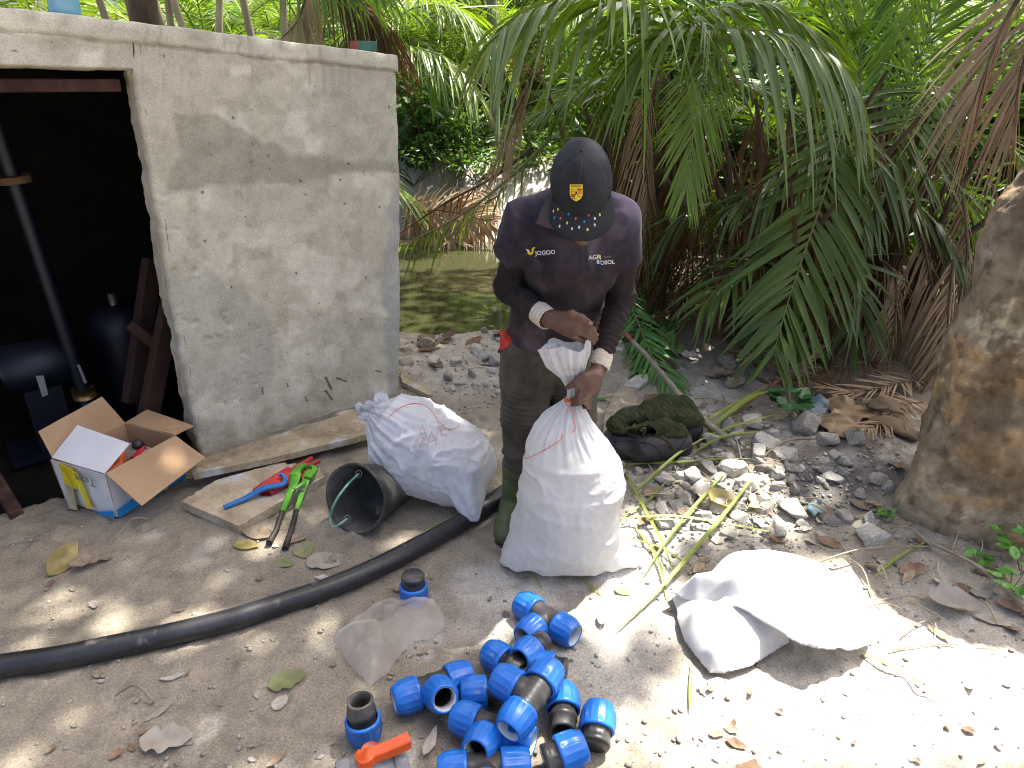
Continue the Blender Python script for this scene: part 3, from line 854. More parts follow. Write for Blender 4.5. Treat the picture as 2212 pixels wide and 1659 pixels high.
GS, DS, YS, GY_, TS, BS = [L_GREEN, M_STEM], [L_DARK, M_STEM], [L_YELLOW, M_STEM], [L_GREY, M_STEM], [L_DEAD, M_FIBRE], [L_BROWN, M_FIBRE]
# big arch over the man
hero(pA_, GY_, [(1435, 75), (1375, 22), (1290, -4), (1195, 2), (1110, 40), (1062, 95)], (4.6, 4.1), 30, 0.52, 0.036, bA, droop=0.75, vee=4, seed=1, a0=60, a1=30, skip=0.02)
hero(pA_, GS, [(1440, 60), (1420, 20), (1380, -10), (1300, -30)], (4.4, 3.9), 16, 0.62, 0.045, bA, droop=0.8, vee=0, seed=2, a0=70, a1=40)
hero(pA_, GS, [(1425, 150), (1360, 150), (1260, 190), (1180, 240)], (4.8, 4.5), 30, 0.40, 0.024, bA, droop=0.3, vee=10, seed=3)
hero(pA_, DS, [(1400, 260), (1340, 210), (1250, 215), (1150, 260)], (5.0, 5.0), 30, 0.45, 0.024, bA, droop=0.3, seed=4)
hero(pA_, GS, [(1440, 100), (1500, 40), (1600, 10), (1700, 30), (1790, 90)], (4.4, 3.9), 28, 0.5, 0.03, bA, droop=0.6, vee=8, seed=5)
hero(pA_, DS, [(1440, 250), (1500, 190), (1600, 180), (1690, 230)], (5.0, 5.0), 26, 0.45, 0.024, bA, droop=0.4, seed=6)
# hanging frond and the waxy arc above it
hero(pB_, [L_HANG, M_STEM], [(1560, 55), (1538, 75), (1520, 160), (1503, 250), (1488, 360), (1482, 410)], (4.0, 3.6), 40, 0.36, 0.0175, bB, droop=0.10, vee=6, seed=7, a0=44, a1=13, lift=(0.1, -1.0, 0.15), skip=0.0, prof=(0.9, 1.0, 0.55), jit=0.7)
hero(pB_, GY_, [(1545, 85), (1590, 66), (1660, 66), (1740, 88), (1810, 130), (1850, 190)], (3.9, 3.6), 26, 0.44, 0.029, bB, droop=0.9, vee=-6, seed=8, a0=62, a1=25, skip=0.0, jit=0.8)
hero(pB_, GS, [(1545, 90), (1480, 62), (1420, 80), (1370, 150)], (4.0, 3.9), 22, 0.46, 0.03, bB, droop=0.7, seed=9)
# dark fronds low at the right
hero(pB_, DS, [(1835, 230), (1817, 283), (1780, 420), (1732, 562), (1700, 660), (1672, 760)], (4.1, 3.4), 34, 0.50, 0.044, bC, droop=0.22, vee=6, seed=10, a0=60, a1=30, lift=(-0.15, -1.0, 0.4), skip=0.0)
hero(pB_, DS, [(2010, 170), (1960, 260), (1900, 370), (1860, 470)], (4.3, 3.8), 34, 0.45, 0.032, bC, droop=0.2, vee=4, seed=11, lift=(-0.3, -1.0, 0.4))
hero(pB_, DS, [(1850, 330), (1760, 330), (1660, 390), (1580, 450)], (4.2, 3.9), 26, 0.42, 0.032, bC, droop=0.5, vee=6, seed=12)
hero(pB_, DS, [(1900, 420), (1960, 430), (2040, 500), (2080, 590)], (4.3, 4.0), 24, 0.42, 0.032, bC, droop=0.5, vee=6, seed=13)
hero(pB_, GS, [(1690, 330), (1640, 260), (1560, 230), (1480, 270)], (4.6, 4.4), 28, 0.4, 0.024, bB, droop=0.4, seed=14)
hero(pB_, DS, [(1700, 600), (1640, 560), (1580, 590), (1520, 660)], (4.1, 3.7), 22, 0.40, 0.034, bB, droop=0.45, seed=15)
hero(pB_, DS, [(1780, 640), (1830, 560), (1860, 640), (1840, 730)], (4.0, 3.7), 20, 0.36, 0.03, bB, droop=0.45, seed=16)
hero(pB_, DS, [(1640, 540), (1600, 470), (1520, 440), (1440, 500)], (4.6, 4.4), 26, 0.4, 0.026, bB, droop=0.5, seed=17)
# upright yellow green fronds, backlit
hero(pC_, YS, [(1862, 240), (1861, 130), (1866, 20), (1880, -90)], (4.8, 5.0), 34, 0.55, 0.024, bC, droop=0.12, vee=20, seed=18, a0=45, a1=25, lift=(0, -1.0, 0.1))
hero(pC_, YS, [(1950, 260), (1990, 120), (2040, -10), (2080, -90)], (4.9, 5.1), 34, 0.55, 0.024, bC, droop=0.15, vee=15, seed=19, a0=50, a1=25, lift=(0, -1.0, 0.2))
hero(pC_, YS, [(1980, 300), (2060, 200), (2160, 120), (2260, 90)], (4.8, 4.8), 34, 0.5, 0.024, bC, droop=0.4, vee=10, seed=20)
hero(pC_, YS, [(1840, 200), (1800, 60), (1740, -40), (1660, -80)], (5.0, 5.0), 34, 0.5, 0.024, bC, droop=0.4, vee=10, seed=21)
hero(pC_, GS, [(2020, 340), (2100, 300), (2180, 330), (2240, 400)], (4.7, 4.5), 26, 0.45, 0.026, bC, droop=0.5, seed=22)
hero(pC_, YS, [(1960, 480), (2010, 400), (2070, 420), (2110, 500)], (4.5, 4.3), 22, 0.36, 0.034, bC, droop=0.6, seed=23)
# dry fronds: the tan one over the tree trunk, the thicket at its foot, the broken one beside the man
hero(pC_, TS, [(2250, -60), (2205, -10), (2165, 60), (2130, 150), (2100, 230)], (3.3, 3.1), 24, 0.44, 0.017, None, start=0.05, droop=0.45, vee=-30, seed=24, a0=30, a1=12, lift=(0.2, -1.0, 0.3), skip=0.0)
hero(pC_, TS, [(2290, 0), (2240, 60), (2205, 160), (2190, 280)], (3.3, 3.1), 24, 0.40, 0.017, None, start=0.05, droop=0.45, vee=-30, seed=25, a0=30, a1=12, lift=(0.2, -1.0, 0.3))
for k, (pth, yy) in enumerate([([(1900, 560), (1935, 600), (1930, 720), (1900, 850)], (4.0, 3.7)), ([(1990, 500), (2010, 600), (2020, 700), (2000, 800)], (4.0, 3.7)), ([(1850, 560), (1820, 640), (1800, 740), (1790, 840)], (4.1, 3.7)),
                               ([(2060, 560), (2050, 650), (2040, 760), (1990, 850)], (3.8, 3.5)), ([(1960, 640), (1900, 690), (1830, 780), (1780, 860)], (4.2, 3.8)), ([(1350, 300), (1330, 420), (1370, 540), (1420, 640)], (4.9, 4.6)),
                               ([(1440, 380), (1470, 480), (1440, 580), (1400, 680)], (4.8, 4.5)), ([(1560, 500), (1530, 580), (1470, 650), (1420, 700)], (4.7, 4.4)), ([(1400, 180), (1390, 300), (1400, 430), (1390, 560)], (4.7, 4.6)), ([(1340, 330), (1370, 440), (1350, 560), (1330, 650)], (4.8, 4.5)),
                               ([(1500, 320), (1520, 420), (1490, 540), (1470, 640)], (4.9, 4.6)), ([(1740, 420), (1720, 520), (1700, 640), (1690, 760)], (4.4, 4.1)), ([(1850, 480), (1860, 600), (1880, 720), (1900, 820)], (4.2, 3.9)),
                               ([(2080, 420), (2090, 540), (2070, 660), (2060, 760)], (4.0, 3.7)), ([(1620, 420), (1600, 540), (1580, 640), (1560, 740)], (4.6, 4.2))]):
    hero(pC_ if k in (0, 1, 2, 3, 4, 11, 12, 13) else pA_, TS if k in (0, 1, 3, 12, 13, 8) else BS, pth, yy, 30, 0.34, 0.014, None, start=0.02, droop=0.9, vee=-35, seed=60 + k, a0=38, a1=18, lift=(0.2, -1.0, 0.3), rad=0.009)
hero(pA_, TS, [(1223, 309), (1195, 230), (1160, 159), (1138, 190), (1110, 260), (1085, 320)], (4.6, 4.3), 26, 0.40, 0.010, None, start=0.38, droop=0.35, vee=-30, seed=26, a0=16, a1=5, lift=(0, -1.0, 0.2), rad=0.014, prof=(1, 1, 0.5))
# two leaning cut fronds over the pond
hero(pA_, BS, [(1150, 320), (1062, 385), (960, 440), (868, 500), (800, 540)], (5.0, 5.6), 22, 0.20, 0.014, None, start=0.1, droop=0.4, vee=-20, seed=27, a0=50, a1=30, rad=0.014, skip=0.55)
hero(pA_, GS, [(1190, 300), (1100, 385), (1000, 462), (880, 525), (800, 560)], (4.9, 5.3), 26, 0.24, 0.016, None, start=0.08, droop=0.9, vee=-20, seed=28, a0=50, a1=30, rad=0.014, skip=0.45)
# far waxy frond lit above the bank
pD_ = thing('palm_tree', 'palm with a pale glossy frond arching over the white bank', 'palm', (-1.7, 8.9, 0.5))
put('trunk', mesh_data('trunk', *tube([(0, 0, -.2), (0.05, 0, .8), (0.1, 0, 1.6)], [.12, .09, .06], 9, True, 8), M_FIBRE), pD_)
hero(pD_, GY_, [(855, 95), (900, 105), (950, 120), (1000, 155), (1030, 205)], (8.6, 8.2), 34, 0.50, 0.032, None, start=0.02, droop=0.6, vee=0, seed=29, a0=62, a1=30)
hero(pD_, YS, [(855, 120), (890, 110), (930, 150), (950, 210)], (8.7, 8.4), 26, 0.4, 0.024, None, start=0.02, droop=0.5, seed=30)
hero(pD_, GS, [(860, 30), (930, 10), (1000, 30), (1060, 90)], (8.9, 8.5), 40, 0.7, 0.03, None, start=0.02, droop=0.7, seed=31)
hero(pD_, BS, [(745, 40), (790, 10), (830, 60), (850, 110)], (6.6, 6.2), 26, 0.4, 0.022, None, start=0.02, droop=0.8, vee=-25, seed=32)
# hanging leaflets and dead frond above the roof
pE_ = thing('palm_tree', 'palm hanging brown dead leaflets over the shed roof corner', 'palm', (-2.6, 5.3, 0))
put('trunk', mesh_data('trunk', *tube([(0, 0, -.2), (0.05, 0, 1.0), (0.2, 0, 2.3)], [.14, .11, .08], 9, True, 8), M_FIBRE), pE_)
hero(pE_, BS, [(690, -60), (730, -30), (775, 10), (830, 60), (845, 70)], (5.2, 4.8), 36, 0.36, 0.02, None, start=0.02, droop=0.8, vee=-25, seed=33, a0=40, a1=20, lift=(0.2, -1, .5))
hero(pE_, YS, [(600, -60), (680, -50), (760, -45), (830, -30)], (5.0, 4.6), 30, 0.34, 0.02, None, start=0.02, droop=0.9, vee=-10, seed=34)
hero(pE_, TS, [(690, -40), (660, 0), (640, 50), (600, 90)], (5.2, 4.9), 30, 0.36, 0.02, None, start=0.02, droop=0.8, vee=-25, seed=35, a0=40, a1=20)

# ---- a thin pale trunk in the forest
v, f = tube([(0, 0, -0.3), (0.02, 0, 1.2), (-0.02, 0, 2.4), (0.03, 0, 4)], [0.075, 0.07, 0.065, 0.05], 10, True, 14)
o = obj('tree', v, f, material('pale bark', [(0.16, 0.15, 0.11), (0.30, 0.29, 0.23)], rough=0.9, scale=7, detail=3, bump=0.3), None)
o.location = YP(1066, 300, 9.6); o.location.z = 0.5
tag(o, 'straight thin grey tree trunk rising behind the white bank', 'tree')

# ---- leafy bushes on the bank
def leaf_cloud(n, c, rad, size, seed, shape=0.45, up=0.35):
    r = np.random.default_rng(seed)
    d = r.normal(0, 1, (n, 3)); d /= np.linalg.norm(d, axis=1)[:, None]
    p = d * np.array(rad) * (r.random((n, 1)) ** 0.45)
    lump = fbm(p * (2.2 / max(rad)) + seed, 3, seed)
    p = p * (1 + 0.35 * lump[:, None]) + np.array(c)
    a = r.normal(0, 1, (n, 3)); a[:, 2] *= 0.5; a[:, 2] -= 0.2; a /= np.linalg.norm(a, axis=1)[:, None]
    nrm = r.normal(0, 1, (n, 3)) * 0.7 + np.array([0, 0, up * 2]); nrm -= a * np.sum(a * nrm, 1)[:, None]; nrm /= np.linalg.norm(nrm, axis=1)[:, None]
    b = np.cross(a, nrm)
    l = (size * (0.6 + 0.8 * r.random(n)))[:, None]; w = l * shape
    q = np.stack([p, p + a * l * .35 + b * w * .5 + nrm * l * .05, p + a * l * .75 + b * w * .36, p + a * l - nrm * l * .1, p + a * l * .75 - b * w * .36, p + a * l * .35 - b * w * .5 + nrm * l * .05], 1)
    k = np.arange(n)[:, None] * 6
    F = np.concatenate([k + np.array([[0, 1, 2, 3]]), k + np.array([[0, 3, 4, 5]])])
    return q.reshape(-1, 3), F
L_BUSH = leafmat('bush leaf', [(0.028, 0.075, 0.014), (0.05, 0.115, 0.02), (0.095, 0.18, 0.03)])
for i, (px, py, Y, rx, rz, n, sz, lab) in enumerate([
        (905, 250, 9.3, 0.55, 0.5, 500, 0.14, 'broad leaved dark green bush beside shed corner on the bank'), (985, 290, 9.6, 0.5, 0.4, 500, 0.10, 'bush of small green leaves behind the white bank, second from shed'),
        (1080, 300, 9.9, 0.6, 0.45, 500, 0.10, 'leafy bush behind the broken dry frond'), (1150, 320, 9.3, 0.45, 0.3, 380, 0.08, 'low fern green bush right above the mans shoulder'),
        (890, 330, 9.1, 0.6, 0.2, 420, 0.08, 'low ground bush along the white bank edge by the shed'), (1030, 345, 9.1, 0.6, 0.16, 420, 0.07, 'low green weeds along the middle of the white bank edge'),
        (2060, 420, 8.5, 1.0, 0.8, 700, 0.14, 'dark bush far behind the tree trunk')]):
    p = YP(px, py, Y); base = (p[0], p[1], floor_z(p) - 0.05)
    root = thing('bush', lab, 'bush', base)
    v, f = leaf_cloud(n, (0, 0, max(p[2] - base[2], 0.1)), (rx, rx * .8, rz), sz, 70 + i)
    v[:, 2] = np.maximum(v[:, 2], 0.02)
    obj('foliage', v, f, L_BUSH if i != 0 else L_BROAD, root)
    mb = MB()
    for k in range(7):
        a = k * .9; mb.add(*tube([(0, 0, 0), (math.cos(a) * rx * .2, math.sin(a) * rx * .2, rz * .6), (math.cos(a) * rx * .6, math.sin(a) * rx * .5, rz * 1.3)], [.012, .009, .004], 5, True))
    mb.build('stem', M_FIBRE, root)

# ---- the far wood and the undergrowth: one mass each
Vs, Fs, n0 = [], [], 0
r_ = np.random.default_rng(5)
for k in range(70):
    x = r_.uniform(-20, 24); y = r_.uniform(19, 27); z = r_.uniform(0.3, 6.5)
    v, f = leaf_cloud(260, (x, y, z), (1.8, 1.2, 1.1), 0.34, 500 + k, 0.4)
    Vs.append(v); Fs.append(f + n0); n0 += len(v)
tag(obj('forest', np.concatenate(Vs), np.concatenate(Fs), L_BUSH), 'dense green forest filling the far background', 'forest', kind='stuff')
Vs, Fs, n0 = [], [], 0
for k in range(90):
    x = r_.uniform(-6, 8); y = r_.uniform(9.4, 15); z = floor_z((x, y)) + r_.uniform(0.0, 0.35)
    v, f = leaf_cloud(150, (x, y, z), (0.7, 0.6, 0.35), 0.14, 700 + k, 0.3, up=0.1)
    Vs.append(v); Fs.append(f + n0); n0 += len(v)
for k in range(26):
    x = r_.uniform(1.6, 5.5); y = r_.uniform(5.2, 8.5); z = floor_z((x, y)) + r_.uniform(0.0, 0.6)
    v, f = leaf_cloud(150, (x, y, z), (0.5, 0.5, 0.45), 0.16, 800 + k, 0.2, up=0.1)
    Vs.append(v); Fs.append(f + n0); n0 += len(v)
for k in range(70):
    x = r_.uniform(0.9, 6.0); y = r_.uniform(5.9, 8.4); z = r_.uniform(0.2, 2.0)
    v, f = leaf_cloud(120, (x, y, z), (0.55, 0.4, 0.5), 0.34, 900 + k, 0.13, up=0.0)
    Vs.append(v); Fs.append(f + n0); n0 += len(v)
tag(obj('undergrowth', np.concatenate(Vs), np.concatenate(Fs), L_BUSH), 'tangled low green undergrowth below the forest palms', 'undergrowth', kind='stuff')

# ============================================================ the thick tree at the right; unseen leaves are added overhead to shade the place
m_bark = material('mottled bark', [(0.135, 0.105, 0.072), (0.23, 0.185, 0.125), (0.30, 0.235, 0.155), (0.38, 0.335, 0.26)], rough=0.92, scale=19, detail=6, bump=1.0, bscale=55, spec=0.12, attr='tint', lo=0.3, hi=0.72)
tb = GG(2075, 1130); tb[0] += 0.085; tb[1] += 0.10
tree = thing('tree', 'thick leaning tree trunk with mottled brown bark beside the rubble', 'tree', tb)
axis_pts = [(0.02, 0, -0.25), (0.02, 0.0, 0.0), (0.03, 0.01, 0.25), (0.04, 0.02, 0.6), (0.08, 0.04, 1.1), (0.34, 0.08, 1.6), (1.5, 0.3, 2.8), (3.3, 1.0, 5.2), (4.3, 2.4, 7.6)]  # above the view the trunk is bent right to keep its shadow clear
_ap = resample(np.array(axis_pts), 400); axis_pts = np.concatenate([_ap[_ap[:, 2] < 1.75][::1], _ap[_ap[:, 2] >= 1.75][::6]]); axis_pts = np.concatenate([resample(axis_pts[axis_pts[:, 2] < 1.75], 230), axis_pts[axis_pts[:, 2] >= 1.75]]); nAx = len(axis_pts)
rad = np.interp(axis_pts[:, 2], [-0.25, 0, 0.12, 0.35, 0.6, 1.2, 2.5, 7.2], [0.31, 0.272, 0.256, 0.245, 0.238, 0.23, 0.2, 0.09])
ang = np.linspace(0, 2 * math.pi, 170, endpoint=False)
T_, N_, B_ = path_frames(axis_pts)
dirs = np.cos(ang)[None, :, None] * N_[:, None] + np.sin(ang)[None, :, None] * B_[:, None]
tp = axis_pts[:, None] + dirs * rad[:, None, None]
low = sstep(0.6, 0.0, axis_pts[:, 2])[:, None]
tp = tp + dirs * (0.035 * fbm(tp * 3.1, 3, 3) + 0.022 * fbm(tp * 7.5, 4, 4) + 0.012 * fbm(tp * 17, 4, 5) + 0.005 * fbm(tp * 50, 3, 6) + 0.03 * low * np.sin(ang * 4 + 1)[None] * 0.6)[..., None]
tp = tp.reshape(-1, 3)
tc_ = np.ones((len(tp), 3))
tc_ *= (0.8 + 0.5 * sstep(-0.3, 0.4, fbm(tp * 3.5, 4, 12)))[:, None]
def tmix(m, c):
    global tc_
    tc_ = tc_ * (1 - m[:, None]) + np.array(c) * m[:, None]
tmix(sstep(0.12, 0.38, fbm(tp * 6, 5, 13)) * .8, (1.35, 1.12, 0.88))
tmix(sstep(0.30, 0.38, fbm(tp * 7, 5, 14)) * (tp[:, 2] > 0.4), (1.7, 1.8, 1.75))
tmix(sstep(0.10, 0.34, fbm(tp * np.array([7, 7, 3.5]), 5, 15)) * .75, (0.5, 0.47, 0.45))
tmix(sstep(0.25, 0.36, fbm(tp * 18, 4, 17)) * .7, (0.45, 0.42, 0.4))
obj('trunk', tp, grid_faces(nAx, 170, cv=True), m_bark, tree, colors=np.clip(tc_, 0.2, 2.2))
mb = MB()
top = Vector(axis_pts[-1])
for k, (ex, ey, ez) in enumerate([(4.6, 6.6, 9.0), (5.4, 7.4, 8.8), (3.9, 7.6, 9.6)]):
    s0 = Vector(axis_pts[nAx - 6 - k * 4]); e = Vector((ex, ey, ez)) - Vector(tb)
    mb.add(*tube([s0, (s0 + e) / 2 + Vector((0, 0, .5)), e], [0.05, 0.03, 0.008], 7, True, 9))
mb.build('branch', m_bark, tree)
# where the ground lies in sun (photo outlines on the ground) the added leaves overhead are left out
LIT = [([(1265, 1700), (1290, 1545), (1400, 1500), (1440, 1420), (1420, 1290), (1590, 1215), (1880, 1200), (2260, 1240), (2500, 1700)], 0.0, 1.0),
       ([(1030, 1700), (1060, 1570), (1160, 1490), (1290, 1520), (1265, 1700)], 0.0, 0.8),
       ([(1150, 1420), (1100, 1330), (1250, 1190), (1330, 1090), (1450, 1100), (1440, 1290), (1310, 1380)], 0.0, 0.95),
       ([(1050, 1290), (1340, 1280), (1340, 1430), (1080, 1450)], 0.0, 0.85),
       ([(1240, 860), (1520, 850), (1540, 960), (1250, 970)], 0.0, 0.5),
       ([(1440, 1180), (1440, 1050), (1620, 1010), (1770, 1060), (1760, 1180)], 0.0, 0.85),
       ([(1000, 1360), (980, 1310), (1100, 1300), (1120, 1350)], 0.0, 0.8),
       ([(500, 1700), (540, 1625), (700, 1590), (860, 1630), (900, 1700)], 0.0, 0.9),
       ([(150, 1250), (420, 1300), (620, 1340), (560, 1420), (250, 1420), (0, 1420), (0, 1330)], 0.0, 0.72),
       ([(330, 1160), (520, 1120), (640, 1180), (560, 1260), (380, 1230)], 0.0, 0.55),
       ([(930, 1320), (1060, 1320), (1090, 1430), (950, 1440)], 0.0, 0.6),
       ([(250, 1080), (330, 1050), (420, 1080), (400, 1140), (280, 1150)], 0.0, 0.5),
       ([(1250, 1290), (1460, 1090), (1480, 1300), (1330, 1420)], 0.0, 0.9),
       ([(820, 900), (1010, 860), (1120, 1000), (1000, 1130), (840, 1060)], 0.0, 0.45),
       ([(1090, 1440), (1120, 1400), (1240, 1400), (1230, 1480), (1130, 1520)], 0.0, 0.5)]
nL = 30000
pg = np.stack([r_.uniform(-4.2, 4.4, nL), r_.uniform(0.1, 7.2, nL), np.zeros(nL)], -1)
hx = 6.8 + 2.8 * r_.random(nL)
lx, ly, _d = project(pg)
keep = r_.random(nL) < 0.93
for poly, _z, pr in LIT:
    keep &= ~(poly_inside(poly, lx, ly) & (r_.random(nL) < pr))
keep &= ~((pg[:, 1] > 5.0) & (r_.random(nL) < 0.72))
keep &= ~((pg[:, 1] > 3.6) & (pg[:, 0] > 0.6) & (r_.random(nL) < 0.35))
keep &= fbm(pg * 1.9, 3, 66) > -0.62
pc = (pg + SUN * (hx / SUN[2])[:, None])[keep]  # unseen leaves set towards the sun from each spot to be shaded
n = len(pc)
a = r_.normal(0, 1, (n, 3)); a[:, 2] *= .45; a /= np.linalg.norm(a, axis=1)[:, None]
nr_ = r_.normal(0, .5, (n, 3)) + np.array([0, 0, 1.0]); nr_ -= a * np.sum(a * nr_, 1)[:, None]; nr_ /= np.linalg.norm(nr_, axis=1)[:, None]
b = np.cross(a, nr_); l = (0.13 + 0.12 * r_.random(n))[:, None]; w = l * .5
q = np.stack([pc - a * l * .5, pc - a * l * .1 + b * w * .5, pc + a * l * .3 + b * w * .35, pc + a * l * .5, pc + a * l * .3 - b * w * .35, pc - a * l * .1 - b * w * .5], 1).reshape(-1, 3)
k = np.arange(n)[:, None] * 6
tag(obj('shade_crown', q, np.concatenate([k + np.array([[0, 1, 2, 3]]), k + np.array([[0, 3, 4, 5]])]), L_SHADE_CROWN, tree, world=True), kind='stuff')
# ============================================================ things on the ground at the left: box, planks, tools, bucket, pipe
def px_len(p, q): return float(np.linalg.norm(np.array(p) - np.array(q)))
def up_to(p, y):                       # height above p at which its plumb line reaches photo row y
    lo, hi = 0.0, 2.5
    for _ in range(40):
        m = (lo + hi) / 2
        if project(np.array([p[0], p[1], p[2] + m]))[1] > y: lo = m
        else: hi = m
    return lo
# ---- cardboard box
M_CARD = material('corrugated cardboard', [(0.36, 0.235, 0.135), (0.43, 0.29, 0.175)], rough=0.85, scale=5, detail=3, bump=0.15, bscale=30, spec=0.15)
M_CARDW = material('white printed cardboard', [(0.58, 0.58, 0.60), (0.68, 0.68, 0.70)], rough=0.6, scale=6, detail=3, bump=0.12, bscale=14, spec=0.3)
M_BAND = material('blue print', [(0.02, 0.24, 0.55)], rough=0.6)
M_TAPE = material('yellow tape', [(0.58, 0.47, 0.02), (0.70, 0.58, 0.03)], rough=0.35, scale=20)
M_PRINT = material('grey print', [(0.14, 0.14, 0.15)], rough=0.6)
bF = GG(254, 1122); bR = GG(398, 1030); bF[2] = bR[2] = max(bF[2], bR[2]) + 0.004
ax = bR - bF; la = np.linalg.norm(ax); ax /= la
bx_ = np.array([-ax[1], ax[0], 0]);
if bx_[0] > 0: bx_ = -bx_
lb = 0.30
hb = up_to(bF, 1024)
carton = thing('cardboard_box', 'open white and blue cardboard box with brown flaps at the shed doorway', 'box', bF)
def bp(a, b, z): return bF + ax * a + bx_ * b + np.array([0, 0, z])
def panel(name, pts, mats, th=0.004, parent=carton, sag=0.0, seed=0, n=10):
    """a sheet of board between four corners; outer face first material, inner face second"""
    p = np.array(pts, float)
    u = np.linspace(0, 1, n)
    S = (p[0] * (1 - u)[:, None, None] * (1 - u)[None, :, None] + p[1] * u[:, None, None] * (1 - u)[None, :, None] + p[2] * u[:, None, None] * u[None, :, None] + p[3] * (1 - u)[:, None, None] * u[None, :, None])
    nn = np.cross(p[1] - p[0], p[3] - p[0]); nn /= np.linalg.norm(nn)
    wob = sag * fbm(np.concatenate([S * 7 + seed], 0), 3, seed)
    ed = (np.minimum(u, 1 - u) * 4).clip(0, 1)
    S = S + nn * (wob * (0.35 + 0.65 * ed[:, None] * ed[None, :]))[..., None]
    A = S.reshape(-1, 3); B = A - nn * th; N2 = n * n
    f = grid_faces(n, n)
    F = f.tolist() + (f[:, ::-1] + N2).tolist()
    rim = [i * n for i in range(n)] + [(n - 1) * n + j for j in range(1, n)] + [i * n + n - 1 for i in range(n - 2, -1, -1)] + [j for j in range(n - 2, 0, -1)]
    k0 = len(F)
    for i in range(len(rim)):
        a, b = rim[i], rim[(i + 1) % len(rim)]; F.append([a, a + N2, b + N2, b])
    o = obj(name, np.r_[A, B], F, list(mats), parent, True, world=True)
    mi = np.zeros(len(F), dtype=np.int32); mi[len(f):] = 1
    o.data.polygons.foreach_set('material_index', mi)
    return sharp(o, 40)
WB, BW = (M_CARDW, M_CARD), (M_CARD, M_CARDW)
panel('side_panel', [bp(0, 0, 0), bp(la, 0, 0), bp(la, 0, hb), bp(0, 0, hb)], WB, sag=0.012, seed=1)
panel('side_panel', [bp(0, lb, 0), bp(0, 0, 0), bp(0, 0, hb), bp(-0.012, lb, hb)], WB, sag=0.02, seed=2)
panel('side_panel', [bp(la, lb, 0), bp(0, lb, 0), bp(-0.012, lb, hb), bp(la, lb, hb)], WB, sag=0.008, seed=3)
panel('side_panel', [bp(la, 0, 0), bp(la, lb, 0), bp(la, lb, hb), bp(la, 0, hb)], WB, sag=0.008, seed=4)
panel('bottom_panel', [bp(0.004, 0.004, 0.004), bp(0.004, lb - .004, 0.004), bp(la - .004, lb - .004, 0.004), bp(la - .004, 0.004, 0.004)], WB)
panel('flap', [bp(0, 0, hb), bp(la, 0, hb), bp(la + 0.0, -0.15, hb - 0.075), bp(0.01, -0.15, hb - 0.115)], (M_CARDW, M_CARD), sag=0.012, seed=5)
tag(panel('flap', [bp(-0.002, 0, hb + .002), bp(-0.002, lb, hb + .002), bp(0.135, lb + .0, hb + 0.085), bp(0.145, 0.02, hb + 0.055)], (M_CARD, M_CARDW), sag=0.010, seed=6), 'white flap folded in over the box')
panel('flap', [bp(0, lb, hb), bp(la, lb, hb), bp(la - .02, lb + 0.08, hb + 0.125), bp(0.02, lb + 0.075, hb + 0.10)], (M_CARD, M_CARD), sag=0.012, seed=7)
panel('flap', [bp(la, 0.0, hb), bp(la, lb, hb), bp(la + 0.12, lb, hb + 0.01), bp(la + 0.12, 0.02, hb - .015)], (M_CARD, M_CARD), sag=0.01, seed=8)
# print: blue band along the bottom, grey letters upside down, tape
def band(name, pts, mat, off=0.0025, sag_seed=None):
    p = np.array(pts, float); nn = np.cross(p[1] - p[0], p[3] - p[0]); nn /= np.linalg.norm(nn)
    mb = MB(); v, f = box((0, 0, 0), (1, 1, 1)); return obj(name, np.r_[p + nn * 0.004 + nn * off, p + nn * off], [[0, 1, 2, 3], [7, 6, 5, 4], [0, 4, 5, 1], [1, 5, 6, 2], [2, 6, 7, 3], [3, 7, 4, 0]], mat, carton, False, world=True)
band('blue_band', [bp(0.002, -0.006, 0.0), bp(la, -0.006, 0), bp(la, -0.006, 0.05), bp(0.002, -0.006, 0.036)], M_BAND)
band('blue_band', [bp(-0.009, 0.09, 0), bp(-0.009, 0.0, 0), bp(-0.009, 0.0, 0.036), bp(-0.009, 0.09, 0.010)], M_BAND)
def print_on(parent, body, size, o, au, av, nrm, mat, name='lettering', bold=0.0):
    v, f = text_mesh(body, size, bold)
    return obj(name, [np.array(o) + np.array(au) * a + np.array(av) * b + np.array(nrm) * 0.004 for a, b in v], f, mat, parent, False, world=True)
NF, NLf = -bx_, -ax
print_on(carton, 'Team', 0.055, bp(la * 0.52, -0.008, 0.075), -ax, (0, 0, -1.0), NF, M_PRINT)
print_on(carton, 'Team', 0.055, bp(-0.012, 0.115, hb - 0.045), bx_, (0, 0, -1.0), NLf, M_PRINT)
print_on(carton, 'Team', 0.045, bp(la * 0.93, -0.008, 0.09), -ax, (0, 0, -1.0), NF, M_PRINT)
band('tape', [bp(la * .66, -0.010, 0.0), bp(la * .70, -0.010, 0), bp(la * .70, -0.010, 0.10), bp(la * .66, -0.010, 0.10)], M_TAPE)
_tp = panel('tape', [bp(-.02, 0.245, hb - 0.10), bp(-.02, 0.165, hb - .10), bp(-.016, 0.165, hb - 0.005), bp(-.016, 0.245, hb - 0.0)], (M_TAPE, M_TAPE), th=0.002, sag=0.03, seed=11)
panel('tape', [bp(-.026, 0.13, 0.02), bp(-.026, 0.10, 0.03), bp(-.018, 0.15, hb - .02), bp(-.018, 0.18, hb - .02)], (M_TAPE, M_TAPE), th=0.002, sag=0.012, seed=12)
panel('tape', [bp(-.035, 0.235, 0.0), bp(-.035, 0.19, 0.0), bp(-.024, 0.19, hb - 0.09), bp(-.024, 0.24, hb - .09)], (material('clear tape', [(0.42, 0.38, 0.26)], rough=0.3), M_TAPE), th=0.002, sag=0.02, seed=13)
